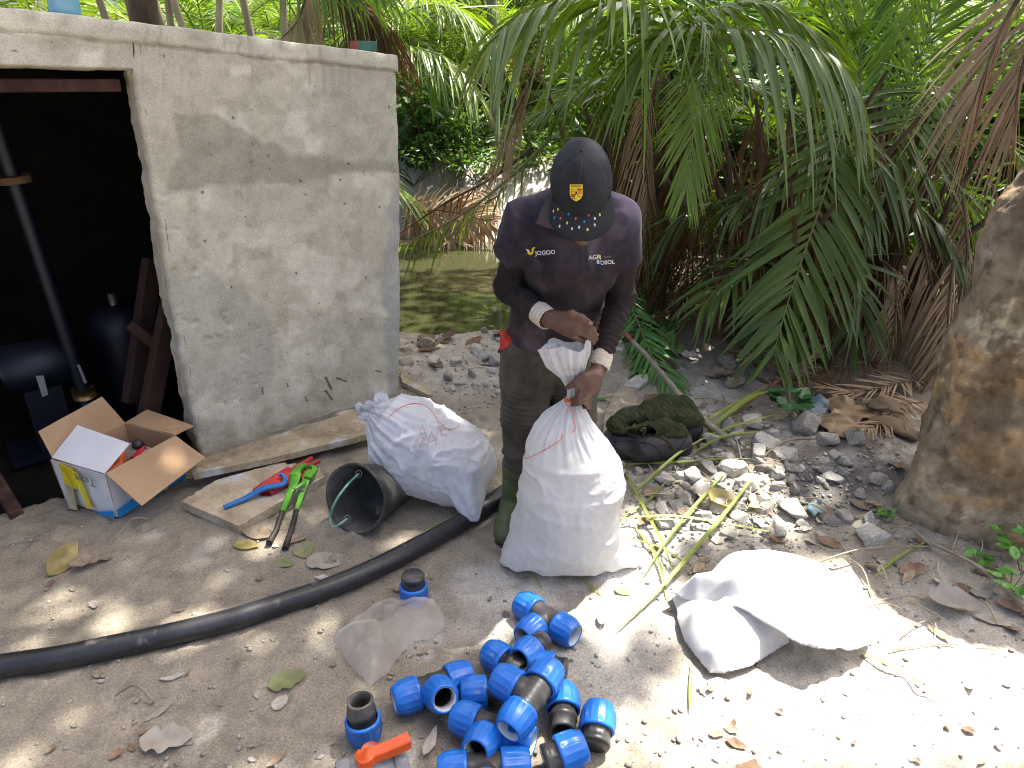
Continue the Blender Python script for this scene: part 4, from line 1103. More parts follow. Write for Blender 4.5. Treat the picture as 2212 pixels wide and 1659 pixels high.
# what lies in the box
M_ORANGE = material('orange plastic', [(0.62, 0.085, 0.015), (0.70, 0.11, 0.02)], rough=0.32, scale=8, spec=0.5)
M_BLACKP = material('black plastic', [(0.014, 0.014, 0.015), (0.024, 0.023, 0.023)], rough=0.42, scale=9, spec=0.5, fine=0.2)
M_FILM = material('cloudy plastic film', [(0.40, 0.37, 0.31), (0.50, 0.47, 0.41)], rough=0.22, scale=6, detail=3, trans=0.35, tcol=(1, 1, 1), spec=0.6)
S = Solid(bp(0.02, 0.02, 0) - np.array([.5, .5, .05]), bp(la, lb, hb) + np.array([.3, .3, .05]), 0.009)
r9 = np.random.default_rng(9)
for k in range(14):
    c = bp(r9.uniform(.09, la - .08), r9.uniform(.09, lb - .08), r9.uniform(.05, hb - .07)); S.ell(c, r9.uniform(.045, .075, 3), None, 0.03)
v, f = S.mesh(lambda V, N: 0.008 * fbm(V * 22, 3, 4) + 0.004 * np.abs(vnoise(V * 45, 5)))
bag_in = obj('plastic_bag', v, f, M_FILM)
tag(bag_in, 'cloudy plastic bag of parts lying inside the cardboard box', 'plastic bag')
S = Solid(bp(0.0, 0.0, hb) - .25, bp(0.2, 0.2, hb) + .25, 0.005)
e0, e1, e2 = bp(0.10, 0.06, hb - .03), bp(0.145, 0.10, hb - .01), bp(0.135, 0.135, hb + 0.03)
S.chain([e0 - ax * .05, e0, e1], [.022, .022, .023], 0.006); S.chain([e1, e2], [.023, .021], 0.006)
v, f = S.mesh(); tag(obj('pipe_elbow', v, f, M_ORANGE), 'orange plastic pipe elbow poking out of the cardboard box', 'pipe elbow')
v, f = lathe([(0, .03), (.016, .03), (.02, .025), (.02, 0), (.026, -.004), (.026, -.03), (0, -.03)], 18)
o = obj('pipe_plug', v, f, M_BLACKP); o.location = bp(0.235, 0.10, hb - 0.015); o.rotation_euler = (.7, .3, 0)
tag(o, 'small black plastic plug inside the cardboard box', 'plug')
o = obj('pipe_piece', *tube([bp(.17, .06, hb - .04), bp(.25, .09, hb - .03)], .014, 10), M_ORANGE); o.data.materials[0] = material('red plastic', [(0.5, 0.02, 0.03)], rough=0.35)
tag(o, 'short red pipe piece inside the cardboard box', 'pipe piece')

# ---- planks
M_WOOD = material('weathered plank', [(0.17, 0.135, 0.09), (0.34, 0.28, 0.19), (0.46, 0.39, 0.27)], rough=0.85, scale=4.5, detail=5, bump=0.35, bscale=30, stretch=(1.0, 1.0, 1.0), spec=0.15, fine=0.12, speck=((0.44, 0.44, 0.42), 9, 0.60))
M_WOOD2 = material('fresh sawn plank', [(0.27, 0.21, 0.14), (0.44, 0.36, 0.25), (0.50, 0.46, 0.38)], rough=0.85, scale=5, detail=5, bump=0.3, bscale=40, spec=0.15, fine=0.1, speck=((0.46, 0.47, 0.46), 7, 0.56))
def board(name, poly, th, mat, label, jag=0.0, seed=0):
    """poly: (photo x, y, height) corners of the top face, in order; edges are cut up and worn"""
    P = np.array([G(x, y, z) for x, y, z in poly]); out = []
    r = np.random.default_rng(seed)
    for i in range(len(P)):
        a, b = P[i], P[(i + 1) % len(P)]; n = max(int(np.linalg.norm(b - a) / 0.014), 2)
        short = np.linalg.norm(b - a) < 0.22
        d = (b - a) / np.linalg.norm(b - a); nr = np.array([-d[1], d[0], 0])
        for k in range(n):
            out.append(a + (b - a) * k / n + nr * (r.normal(0, jag * (3 if short else 0.5)) if k else 0))
    c = P.mean(0)
    v, f = slab(np.array(out) - c, th)
    v[len(out):, :2] *= 0.995
    o = obj(name, v, f, mat, None, False); o.location = c
    bm = bmesh.new(); bm.from_mesh(o.data); bmesh.ops.recalc_face_normals(bm, faces=bm.faces); bmesh.ops.triangulate(bm, faces=[q for q in bm.faces if len(q.verts) > 4]); bm.to_mesh(o.data); bm.free()
    return tag(o, label, 'plank')
board('plank', [(392, 1083, .046), (470, 1036, .046), (600, 1000, .046), (690, 1008, .046), (700, 1030, .046), (515, 1136, .046)], 0.04, M_WOOD2, 'short wide plank under the wrenches and red glove', 0.0018, 1)
board('plank', [(398, 1004, .082), (600, 938, .085), (770, 886, .088), (830, 880, .088), (800, 935, .088), (764, 946, .086), (590, 988, .084), (416, 1024, .082)], 0.03, M_WOOD, 'long weathered plank along the foot of the shed wall', 0.0018, 2)
board('plank', [(866, 800, .03), (880, 806, .03), (935, 850, .03), (925, 853, .03), (868, 825, .03)], 0.025, M_WOOD, 'splintered board end at the shed corner', 0.001, 3)

# ---- red glove on the plank
M_REDG = material('red rubber', [(0.40, 0.028, 0.035), (0.50, 0.045, 0.05)], rough=0.6, scale=14, bump=0.25, bscale=60)
def on(x, y, z): return G(x, y, z)
z0 = 0.058
S = Solid(on(535, 1080, 0) - np.array([.05, .05, 0]), on(690, 995, .0) + np.array([.08, .1, .12]), 0.0035)
w0, w1 = on(563, 1064, z0), on(628, 1030, z0)
for k, t in enumerate((-1, -.33, .33, 1)):
    d = (w1 - w0) / np.linalg.norm(w1 - w0); s_ = np.array([-d[1], d[0], 0])
    S.cone(w0 + s_ * t * .036, w1 + s_ * t * .034, .011, .014, .012)
tips = [(672, 990), (688, 996), (684, 1010), (668, 1024)]
for k, t in enumerate((1, .33, -.33, -1)):
    S.cone(w1 + s_ * t * .034, on(*tips[k], z0 + .012 + .004 * (k % 2)), .0125, .0095, .006)
S.cone(w0 + d * .03 + s_ * .036, on(622, 1012, z0 + .004), .012, .010, .008)
v, f = S.mesh(lambda V, N: 0.0022 * fbm(V * 60, 3, 4))
tag(obj('rubber_glove', v, f, M_REDG), 'flat red rubber glove lying on the short plank', 'glove')
# ---- blue hook spanner
M_BLUEM = material('blue painted steel', [(0.02, 0.13, 0.40), (0.03, 0.19, 0.52)], rough=0.45, scale=12, spec=0.5, speck=((0.10, 0.10, 0.11), 40, 0.66))
def flat_bar(path, z, widths, th, n=40):
    P = resample(np.array([on(x, y, zz) for (x, y), zz in zip(path, np.broadcast_to(z, (len(path),)))]), n)
    T = np.gradient(P, axis=0); T /= np.linalg.norm(T, axis=1)[:, None]
    Sd = np.cross(T, [0, 0, 1.0]); Sd /= np.linalg.norm(Sd, axis=1)[:, None]
    w = np.interp(np.linspace(0, 1, n), np.linspace(0, 1, len(widths)), widths)[:, None] / 2; h = np.array([0, 0, th / 2])
    prof = [(-1, -.6), (-1, .6), (-.7, 1), (.7, 1), (1, .6), (1, -.6), (.7, -1), (-.7, -1)]
    V = np.stack([P + Sd * w * a + h * b for a, b in prof], 1)
    return V.reshape(-1, 3), grid_faces(n, 8, cv=True).tolist() + [list(range(8))[::-1], [(n - 1) * 8 + i for i in range(8)]]
v, f = flat_bar([(484, 1096), (530, 1076), (566, 1056), (590, 1050), (610, 1046), (617, 1036), (610, 1026), (602, 1026)], [.058, .062, .082, .086, .086, .086, .086, .086], [.016, .021, .026, .032, .030, .024, .016, .010], 0.014)
tag(sharp(obj('hook_spanner', v, f, M_BLUEM), 40), 'blue steel hook spanner resting on the red glove', 'spanner')
# ---- green pipe wrench
M_GREENM = material('green painted steel', [(0.06, 0.24, 0.015), (0.09, 0.32, 0.02)], rough=0.45, scale=12, spec=0.5, speck=((0.12, 0.11, 0.10), 45, 0.68))
M_GRIP = material('worn dark grip', [(0.012, 0.011, 0.011), (0.035, 0.028, 0.024)], rough=0.6, scale=30, bump=0.2)
M_STEEL = material('dull steel', [(0.22, 0.22, 0.21), (0.32, 0.31, 0.29)], rough=0.45, scale=20, metallic=0.7)
wr = thing('pipe_wrench', 'long green pipe wrench with black handles leaning off the plank', 'wrench', on(640, 1060, 0))
def addbar(name, path, z, wd, th, mat, parent, n=24):
    v, f = flat_bar(path, z, wd, th, n); return sharp(obj(name, v, f, mat, parent, True, world=True), 40)
addbar('fixed_arm', [(610, 1106), (622, 1076), (634, 1048), (640, 1024)], [.04, .062, .078, .084], [.020, .024, .036, .040], .018, M_GREENM, wr)
addbar('lower_jaw', [(634, 1030), (643, 1016), (654, 1008), (664, 1008)], [.084, .086, .088, .088], [.034, .036, .032, .020], .022, M_GREENM, wr)
addbar('moving_arm', [(640, 1104), (648, 1080), (656, 1054), (664, 1030), (668, 1018)], [.03, .045, .062, .078, .082], [.016, .020, .028, .034, .030], .016, M_GREENM, wr)
addbar('upper_jaw', [(664, 1034), (674, 1022), (680, 1014), (672, 1008)], [.082, .086, .088, .088], [.030, .030, .024, .014], .020, M_GREENM, wr)
addbar('link', [(636, 1056), (648, 1048), (660, 1040)], [.09, .092, .09], [.014, .016, .014], .008, M_GREENM, wr)
addbar('collar', [(650, 1064), (652, 1058)], [.058, .062], [.030, .030], .024, M_STEEL, wr, 4)
for nm, pts, zs in (('handle', [(611, 1102), (604, 1122), (598, 1142), (588, 1160), (581, 1173)], [.042, .030, .022, .016, .016]), ('handle', [(641, 1102), (634, 1128), (627, 1152), (620, 1172), (616, 1186)], [.032, .024, .018, .014, .014])):
    P = np.array([on(x, y, z) for (x, y), z in zip(pts, zs)])
    obj(nm, *tube(P, [.0085, .0105, .0105, .0115, .0125], 10, True, 16), M_GRIP, wr, True, world=True)

# ---- black rubber bucket on its side
M_RUBBER = material('dusty black rubber', [(0.028, 0.027, 0.026), (0.06, 0.058, 0.054), (0.15, 0.145, 0.13)], rough=0.7, scale=6, detail=4, bump=0.3, bscale=50, spec=0.3)
mouth = on(768, 1076, 0.142)
bax = np.array([-0.45, -0.80, 0.26]); bax /= np.linalg.norm(bax)
pail = thing('bucket', 'dusty black rubber bucket tipped on its side under the sack', 'bucket', (mouth[0], mouth[1], 0))
q = Vector(bax).to_track_quat('Z', 'Y').to_matrix()
prof = [(0.0, -0.262), (0.075, -0.262), (0.084, -0.255), (0.088, -0.24), (0.112, -0.12), (0.136, -0.006), (0.142, 0.0), (0.142, 0.006), (0.134, 0.007), (0.130, -0.004), (0.106, -0.12), (0.082, -0.245), (0.0, -0.25)]
v, f = lathe(prof, 56); 
ang = np.arctan2(v[:, 1], v[:, 0]); rr_ = np.hypot(v[:, 0], v[:, 1])
dent = 1 + 0.035 * np.sin(2 * ang + 0.6) * sstep(-.25, 0, v[:, 2]) + 0.012 * np.sin(5 * ang)
v[:, 0] *= dent; v[:, 1] *= dent
v = v @ np.array(q).T + mouth
obj('pail', v, f, M_RUBBER, pail, True, world=True)
M_ROPE = material('green rope', [(0.05, 0.26, 0.13), (0.22, 0.40, 0.27), (0.45, 0.52, 0.45)], rough=0.8, scale=18, detail=2)
def cr4(x, y): return 345.6 + x * .3515, 777.6 + y * .3515
hp = [(*cr4(1222, 700), .225), (*cr4(1150, 770), .21), (*cr4(1085, 860), .17), (*cr4(1045, 960), .10), (*cr4(1062, 1025), .05), (*cr4(1110, 1005), .05), (*cr4(1150, 975), .052)]
HP = np.array([on(x, y, z) for x, y, z in hp])
def pull(P, k):                        # slide points along the line of sight, so that they keep their place
    return EYE + (P - EYE) * k
obj('rope_handle', *tube(HP, .0048, 8, True, 40), M_ROPE, pail, True, world=True)
for k in (0, -1):
    a = np.linspace(0, 6.283, 14); c = HP[k]; obj('wire_ring', *tube(np.stack([c[0] + .012 * np.cos(a), c[1] + .006 * np.sin(a), c[2] + .012 * np.sin(a)], -1), .0018, 6, False), M_STEEL, pail, True, world=True)

# ---- the long black water pipe
M_PIPE = material('black polyethylene', [(0.016, 0.017, 0.019), (0.026, 0.026, 0.028)], rough=0.36, scale=5, detail=3, spec=0.5, speck=((0.17, 0.16, 0.145), 13, 0.645), fine=0.25, bump=0.06, bscale=60)
pp = [(-160, 1478), (0, 1453), (125, 1432), (246, 1406), (370, 1380), (492, 1350), (600, 1318), (703, 1283), (800, 1243), (890, 1196), (985, 1143), (1060, 1094), (1112, 1056), (1150, 1022)]
P = np.array([GG(x, y + 8) for x, y in pp]); P[:, 2] = np.array([floor_z(p) for p in P]) * 0.5 + 0.036
v, f = tube(P, 0.036, 24, True, 120)
tag(sharp(obj('water_pipe', v, f, M_PIPE), 60), 'long black plastic water pipe curving across the dirt', 'pipe')

# ---- on the roof
bt = YP(188, 27, 2.62); s0, t0 = on_wall(188, 25); bt = wall_pt(s0 + .05, roof_t(s0) + 0.004, -0.10)
m_blue_clear = material('clear blue plastic', [(0.22, 0.48, 0.62), (0.35, 0.60, 0.72)], rough=0.12, scale=8, trans=0.5, tcol=(1.2, 1.2, 1.2), spec=0.7)
bottle = thing('water_bottle', 'clear pale blue plastic water bottle standing on the shed roof', 'bottle', bt)
prof = [(0, 0.004), (.02, .002), (.040, .0), (.049, .006), (.052, .02), (.050, .05), (.0525, .055), (.0525, .075), (.050, .08), (.0525, .085), (.0525, .15), (.05, .155), (.052, .16), (.052, .2), (.045, .23), (.02, .265), (.015, .27), (.015, .285)]
obj('bottle_body', *lathe(prof, 28), m_blue_clear, bottle)
obj('cap', *lathe([(0, .305), (.015, .305), (.0175, .302), (.0175, .284), (.015, .283)], 20), material('blue cap', [(0.02, 0.12, 0.5)], rough=0.4), bottle)
s0, t0 = on_wall(808, 108); tb2 = wall_pt(s0 - .02, roof_t(s0) + 0.004, -0.12)
tin = thing('small_carton', 'small green and red carton lying on the shed roof corner', 'carton', tb2)
Mq = np.stack([ES, -WALL_N, [0, 0, 1.0]], 1)
bevel(obj('carton_body', *box((0, 0, .022), (.10, .06, .042), Mq), material('faded green card', [(0.03, 0.10, 0.08), (0.05, 0.14, 0.11)], rough=0.6), tin, False), .003)
obj('end_panel', *box(np.array(ES) * 0.055 + np.array([0, 0, .022]), (.008, .061, .043), Mq), material('faded red card', [(0.30, 0.06, 0.04)], rough=0.6), tin, False)

# ---- in the dark of the shed: a blue riser pipe, pump and tank, timbers against the wall
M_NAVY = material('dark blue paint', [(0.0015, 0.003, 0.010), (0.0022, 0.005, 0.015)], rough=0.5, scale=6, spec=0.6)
def inside(x, y, n): 
    d = ray(x, y); k = ((WALL_O - WALL_N * n) - EYE).dot(WALL_N) / d.dot(WALL_N); return EYE + d * k
a, b = inside(28, 385, .75), inside(178, 838, .75)
rp = thing('riser_pipe', 'dark blue upright pump pipe inside the shed', 'pipe', (b[0], b[1], -.17))
b2 = b.copy(); b2[2] = -0.10; b2[:2] = b[:2] + (b[:2] - a[:2]) * (b[2] + .1) / max(a[2] - b[2], .1) * 0
obj('pipe_body', *tube([a + (a - b) * 1.0, a, b, b2], .034, 16, True), M_NAVY, rp, True, world=True)
obj('flange', *tube([a + (a - b) * .01, a - (a - b) * .02], .07, 18, True), material('rusty flange', [(0.12, 0.06, 0.03), (0.2, 0.1, 0.05)], rough=0.8), rp, True, world=True)
obj('flange', *tube([b, b + (b - a) * .05], .055, 18, True), material('brass', [(0.35, 0.22, 0.08)], rough=0.4, metallic=0.8), rp, True, world=True)
obj('sticker', *slab(np.array([inside(166, 788, .70), inside(172, 788, .70), inside(188, 826, .70), inside(182, 828, .70)]), .002), material('sticker', [(0.5, 0.5, 0.5)], rough=0.6), rp, False, world=True)
c = inside(75, 790, .85)
pump = thing('water_pump', 'dark blue water pump with a white label on the shed floor', 'pump', (c[0], c[1], -.17))
d = np.array([ES[0], ES[1], 0])
obj('motor', *tube([c - d * .17, c - d * .15, c + d * .13, c + d * .15], [.09, .125, .125, .08], 24, True), M_NAVY, pump, True, world=True)
obj('base_plate', *box((c[0], c[1], -.13), (.42, .26, .03), Mq), M_NAVY, pump, False, world=True)
obj('support', *box((c[0], c[1], c[2] * .5 - .1), (.16, .14, max(c[2] + .05, .1)), Mq), M_NAVY, pump, False, world=True)
obj('label_plate', *slab(np.array([inside(77, 812, .69), inside(94, 811, .69), inside(104, 852, .69), inside(91, 857, .69)]), .002), MATS['sticker'], pump, False, world=True)
c = inside(255, 700, 1.1)
tank = thing('pressure_tank', 'dark blue pressure tank standing deep inside the shed', 'tank', (c[0], c[1], -.17))
obj('tank_body', *lathe([(0, .02), (.10, 0), (.15, .05), (.16, .1), (.16, .5), (.13, .6), (.05, .64), (0, .64)], 28), M_NAVY, tank)
obj('valve', *lathe([(0, .70), (.02, .70), (.02, .64), (.03, .63)], 12), M_STEEL, tank)
M_OLDRED = material('old reddish timber', [(0.028, 0.012, 0.009), (0.045, 0.022, 0.015)], rough=0.85, scale=7, bump=0.3)
def leaning(x0, y0, x1, y1, n0, n1, w, h, lab, nm='timber'):
    a, b = inside(x0, y0, n0), inside(x1, y1, n1); o = timber(nm, a, b, w, h, None, M_OLDRED); return tag(o, lab, 'timber')
leaning(330, 560, 285, 870, .50, .40, .05, .085, 'reddish timber leaning upright in the shed doorway, further one')
leaning(378, 610, 320, 900, .30, .22, .05, .085, 'reddish timber leaning upright in the shed doorway, nearer one')
leaning(280, 700, 345, 752, .36, .34, .04, .05, 'short wooden crosspiece between the leaning timbers in the shed')
o = timber('timber', G(-30, 1000, .02), G(38, 1118, .0), .05, .06, None, MATS['old red oxide timber']); tag(o, 'red painted timber end on the shed threshold at the picture edge', 'timber')
# ============================================================ pipe fittings, valve, sacks
M_NUT = material('blue polypropylene', [(0.010, 0.115, 0.46), (0.020, 0.165, 0.58)], rough=0.28, scale=7, detail=3, spec=0.5, fine=0.08, speck=((0.17, 0.21, 0.30), 45, 0.655))
M_BODY = material('dusty black plastic', [(0.018, 0.017, 0.017), (0.04, 0.037, 0.034), (0.085, 0.078, 0.068)], rough=0.40, scale=12, detail=3, spec=0.5)
M_RING = material('pale grip ring', [(0.50, 0.53, 0.55), (0.58, 0.60, 0.62)], rough=0.45, scale=10)
def nut_meshes():
    n = 80
    prof = [(.0405, -.004), (.0455, -.004), (.0475, 0.0), (.0475, .006), (.0462, .008), (.0462, .030), (.0445, .048), (.0385, .066), (.0365, .070), (.0315, .070), (.0312, .040), (.037, .020), (.0405, -.004)]
    v, f = lathe(prof, n)
    v = v.reshape(len(prof), n, 3)
    a = np.linspace(0, 2 * math.pi, n, endpoint=False)
    rib = (np.arange(n) % 5 == 0) * 1.0
    for i in range(4, 7): v[i, :, :2] *= (1 + 0.05 * rib)[:, None]
    v[2:4, :, :2] *= (1 + 0.012 * (np.arange(n) % 10 < 5))[None, :, None]
    me = mesh_data('nut', v.reshape(-1, 3), f, M_NUT); 
    ring = mesh_data('grip_ring', *lathe([(.0322, .069), (.0290, .0665), (.0288, .050), (.0285, .034), (.0322, .030)], 40), M_RING)
    return me, ring
NUT, RING = nut_meshes()
def ring_body(prof, n=40): return lathe(prof, n)
def add_nut(parent, pos, direction):
    o = put('nut', NUT, parent); o.location = pos
    o.rotation_euler = Vector(direction).to_track_quat('Z', 'Y').to_euler()
    r_ = put('grip_ring', RING, o)
    return o
def to_axis(v, d, p=(0, 0, 0)):
    return np.asarray(v) @ np.array(Vector(d).to_track_quat('Z', 'Y').to_matrix()).T + np.array(p)
TUBE_P = [(.031, .05), (.0385, .05), (.0385, .030), (.0405, .028), (.0405, .022), (.0375, .020), (.0355, .0), (.031, 0.0)]
def body_tee():
    S = Solid((-.09, -.06, -.06), (.09, .09, .06), 0.0035)
    S.cone((-.06, 0, 0), (.06, 0, 0), .037, .037, 0); S.cone((0, 0, 0), (0, .06, 0), .037, .037, .008)
    for d in ((1, 0, 0), (-1, 0, 0), (0, 1, 0)): S.cone(np.array(d) * .036, np.array(d) * .040, .0385, .0385, .003)
    for d in ((1, 0, 0), (-1, 0, 0), (0, 1, 0)): S.cone(np.array(d) * -.0, np.array(d) * .15, .0285, .0285, 0, cut=True)
    v, f = S.mesh(); return mesh_data('body', v, f, M_BODY)
TEE = body_tee()
def body_adaptor():
    v, f = lathe([(.029, .03), (.0385, .03), (.0385, .008), (.0355, .004), (.0355, -.012), (.0385, -.014), (.0385, -.028), (.0345, -.030), (.0345, -.056), (.033, -.060), (.027, -.060), (.0262, -.030), (.0262, -.01), (.029, .03)], 48)
    v = v.reshape(-1, 48, 3); k = np.arange(48) % 8 < 1
    for i in (2, 3, 4, 7, 8): v[i, :, :2] *= (1 + .03 * k)[:, None]
    return mesh_data('body', v.reshape(-1, 3), f, M_BODY)
def body_cap():
    v, f = lathe([(.029, .02), (.0385, .02), (.0385, 0), (.0360, -.004), (.0360, -.022), (.0390, -.024), (.0395, -.034), (.037, -.038), (0.0, -.0385)], 48)
    v = v.reshape(-1, 48, 3); k = np.arange(48) % 8 < 2
    for i in (3, 4): v[i, :, :2] *= (1 + .05 * k)[:, None]
    return mesh_data('body', v.reshape(-1, 3), f, M_BODY)
ADAPT, CAPB = body_adaptor(), body_cap()
GRP = 'blue and black pipe fittings'
def tee(px, py, z, rot, tilt, label, pitch=0.0):
    t = thing('pipe_tee', label, 'pipe fitting', G(px, py, z), GRP)
    t.rotation_euler = (Matrix.Rotation(R(rot), 3, 'Z') @ Matrix.Rotation(R(pitch), 3, 'Y') @ Matrix.Rotation(R(tilt), 3, 'X')).to_euler()
    put('body', TEE, t)
    for d in ((1, 0, 0), (-1, 0, 0), (0, 1, 0)): add_nut(t, Vector(d) * .046, d)
    return t
def single(kind, px, py, z, direction, label):
    """direction: where the nut's mouth points"""
    t = thing({'adaptor': 'pipe_adaptor', 'cap': 'pipe_end_cap'}[kind], label, 'pipe fitting', G(px, py, z), GRP)
    t.rotation_euler = Vector(direction).to_track_quat('Z', 'Y').to_euler()
    put('body', ADAPT if kind == 'adaptor' else CAPB, t)
    add_nut(t, (0, 0, .004), (0, 0, 1))
    return t
def dr(deg, up=0): return (math.cos(R(deg)) * math.cos(R(up)), math.sin(R(deg)) * math.cos(R(up)), math.sin(R(up)))
tee(1180, 1336, .047, -42 + 180, 0, 'blue and black pipe tee lying apart above the heap, nearest the sack').rotation_euler.z = R(-42)
_t = [o for o in C.objects if o.name == 'pipe_tee'][0]; _t.rotation_euler = (R(180), 0, R(-42))
tee(1148, 1506, .128, 57, 6, 'sunlit pipe tee lying on top of the heap of fittings', -6)
tee(936, 1484, .052, 205, 28, 'pipe tee at the left end of the heap of fittings')
tee(1064, 1574, .050, 158, 18, 'pipe tee under the front of the sunlit top one')
tee(1046, 1660, .047, 185, 8, 'pipe tee cut off by the lower picture edge')
single('adaptor', 1150, 1404, .062, dr(-126, 12), 'blue fitting with open mouth between the upper tee and the sunlit tee')
single('adaptor', 1092, 1432, .047, dr(140), 'blue fitting half hidden behind the sunlit tee, mouth turned away')
single('adaptor', 1052, 1496, .047, dr(185), 'blue fitting wedged under the left nut of the sunlit tee')
single('cap', 1196, 1446, .047, dr(165), 'fitting with ribbed black end cap behind the sunlit tee')
single('adaptor', 1216, 1536, .047, dr(86, 6), 'female threaded fitting whose black mouth faces the camera')
single('cap', 1289, 1580, .049, dr(78, 14), 'blue fitting with flat black end cap, rightmost of the heap')
single('cap', 1206, 1632, .052, dr(18, 8), 'blue fitting showing its round black end cap at the lower edge')
single('cap', 1384, 1712, .070, dr(90, -86), 'capped fitting standing by itself at the lower picture edge')
single('adaptor', 783, 1551, .070, dr(-60, -84), 'dusty fitting standing upright with its black socket open upwards')
single('cap', 893, 1262, .070, dr(-90, -88), 'blue fitting with black cap standing beside the long pipe')

# ---- ball valve with orange lever
va = thing('ball_valve', 'grey ball valve with an orange lever handle at the lower edge', 'valve', G(800, 1680, 0))
M_GREYP = material('grey pvc', [(0.20, 0.20, 0.21), (0.27, 0.27, 0.28)], rough=0.45, scale=8, fine=0.1)
c = G(806, 1668, .05)
vd = np.array(dr(20)); vs = np.array([-vd[1], vd[0], 0])
S = Solid(c - .14, c + .14, .004)
S.cone(c - vd * .055, c + vd * .055, .042, .042, .004); S.ell(c, (.055, .055, .052), None, .01); S.cone(c, c + np.array([0, 0, .07]), .02, .018, .01)
S.cone(c - vd * .2, c + vd * .2, .026, .026, 0, cut=True)
obj('valve_body', *S.mesh(), M_GREYP, va, True, world=True)
for k in (-1, 1):
    v, f = lathe([(.030, 0), (.047, 0), (.048, .004), (.048, .030), (.046, .034), (.030, .034)], 36); v = v.reshape(-1, 36, 3); v[2:4, :, :2] *= (1 + .03 * (np.arange(36) % 4 < 2))[None, :, None]
    obj('union_nut', to_axis(v.reshape(-1, 3), vd * k, c + vd * k * .052), f, M_GREYP, va, True, world=True)
h0, h1, h2 = G(768, 1640, .125), G(800, 1630, .130), G(884, 1592, .140)
obj('lever_hub', *tube([c + np.array([0, 0, .05]), np.array([c[0], c[1], h0[2] + .004])], [.020, .024], 20, True), M_ORANGE, va, True, world=True)
def lever():
    P = resample(np.array([np.array([c[0], c[1], h0[2]]) - (h2 - h1) * .10, h0 * .4 + h1 * .6, h1 + np.array([0, 0, .004]), (h1 + h2) / 2, h2]), 30)
    T = np.gradient(P, axis=0); T /= np.linalg.norm(T, axis=1)[:, None]; Sd = np.cross(T, [0, 0, 1.0]); Sd /= np.linalg.norm(Sd, axis=1)[:, None]
    w = np.interp(np.linspace(0, 1, 30), [0, .2, .3, 1], [.025, .022, .015, .016])[:, None]; up = np.array([0, 0, 1.0])
    prof = [(-1, -.022), (-1, .002), (-.8, .005), (.8, .005), (1, .002), (1, -.022), (.78, -.022), (.78, -.002), (-.78, -.002), (-.78, -.022)]
    V = np.stack([P + Sd * w * a + up * b for a, b in prof], 1); mb = MB(); mb.add(V.reshape(-1, 3), grid_faces(30, 10, cv=True).tolist() + [list(range(10)), [29 * 10 + i for i in range(10)]])
    for i in range(10, 29, 4):
        for s_ in (1, -1): mb.add(*tube([P[i] + Sd[i] * w[i] * .8 * s_ - up * .010, P[min(i + 4, 29)] - Sd[i] * w[i] * .8 * s_ - up * .010], .0035, 5))
    return mb
sharp(lever().build('lever', M_ORANGE, va, True, world=True), 40)

# ---- sacks: woven white plastic
def sackmat(name, cols, trans=0.34):
    m = material(name, cols, rough=0.48, scale=5, detail=4, trans=trans, tcol=(1, 1, 1), spec=0.35, fine=0.03)
    nt = m.node_tree; L = nt.links; bs = nt.nodes['Principled BSDF']
    tc = nt.nodes.new('ShaderNodeTexCoord')
    w1 = nd(nt, 'ShaderNodeTexWave', Scale=95.0, Distortion=0.8); w2 = nd(nt, 'ShaderNodeTexWave', Scale=95.0, Distortion=0.8); w2.bands_direction = 'Z'
    nz = nd(nt, 'ShaderNodeTexNoise', Scale=16.0, Detail=4)
    for n in (w1, w2, nz): L.new(tc.outputs['Object'], n.inputs['Vector'])
    ad = nd(nt, 'ShaderNodeMath', _operation='ADD'); L.new(w1.outputs['Fac'], ad.inputs[0]); L.new(w2.outputs['Fac'], ad.inputs[1])
    b1 = nd(nt, 'ShaderNodeBump', Strength=0.06, Distance=0.002); L.new(ad.outputs[0], b1.inputs['Height'])
    b2 = nd(nt, 'ShaderNodeBump', Strength=0.10, Distance=0.008); L.new(nz.outputs['Fac'], b2.inputs['Height']); L.new(b1.outputs['Normal'], b2.inputs['Normal'])
    L.new(b2.outputs['Normal'], bs.inputs['Normal'])
    return m
M_SACK = sackmat('white woven plastic', [(0.66, 0.65, 0.64), (0.76, 0.755, 0.75)])
M_SACKB = sackmat('bluish white woven plastic', [(0.60, 0.61, 0.66), (0.71, 0.72, 0.76), (0.76, 0.77, 0.79)])
M_TWINE = material('orange twine', [(0.75, 0.10, 0.02), (0.85, 0.16, 0.03)], rough=0.6)
M_MARKER = material('faded red marker', [(0.66, 0.42, 0.42)], rough=0.7)
def ridge(x): return 1 - np.abs(np.clip(x, -1, 1) * 2) 
def crease(p, seed, fr=1.0):
    """sharp-edged cloth creases"""
    n = fbm(p * fr, 2, seed)
    return (1 - np.abs(n) * 2.6).clip(0, 1) ** 2
# standing sack: outline rows (photo y, left x, right x) on the plane through its axis
YS_ = 2.10
rows_ = [(868, 1222, 1243), (874, 1214, 1248), (890, 1193, 1258), (925, 1156, 1283), (967, 1134, 1318), (1005, 1126, 1346), (1040, 1124, 1350), (1085, 1121, 1334), (1130, 1106, 1330), (1165, 1096, 1332), (1195, 1089, 1340), (1215, 1088, 1358)]
zr, xl, xr = [], [], []
for y, a, b in rows_:
    pl, pr = YP(a, y, YS_), YP(b, y, YS_); zr.append((pl[2] + pr[2]) / 2); xl.append(pl[0]); xr.append(pr[0])
zr, xl, xr = np.array(zr), np.array(xl), np.array(xr)
print('sack rows', zr.round(3))
zr = (zr - zr[-1]) / (zr[0] - zr[-1]) * (zr[0] - 0.0)
nz_, na = 130, 220
zz = np.linspace(0, zr[0], nz_)
hw = np.interp(zz, zr[::-1], ((xr - xl) / 2)[::-1]); cx = np.interp(zz, zr[::-1], ((xr + xl) / 2)[::-1])
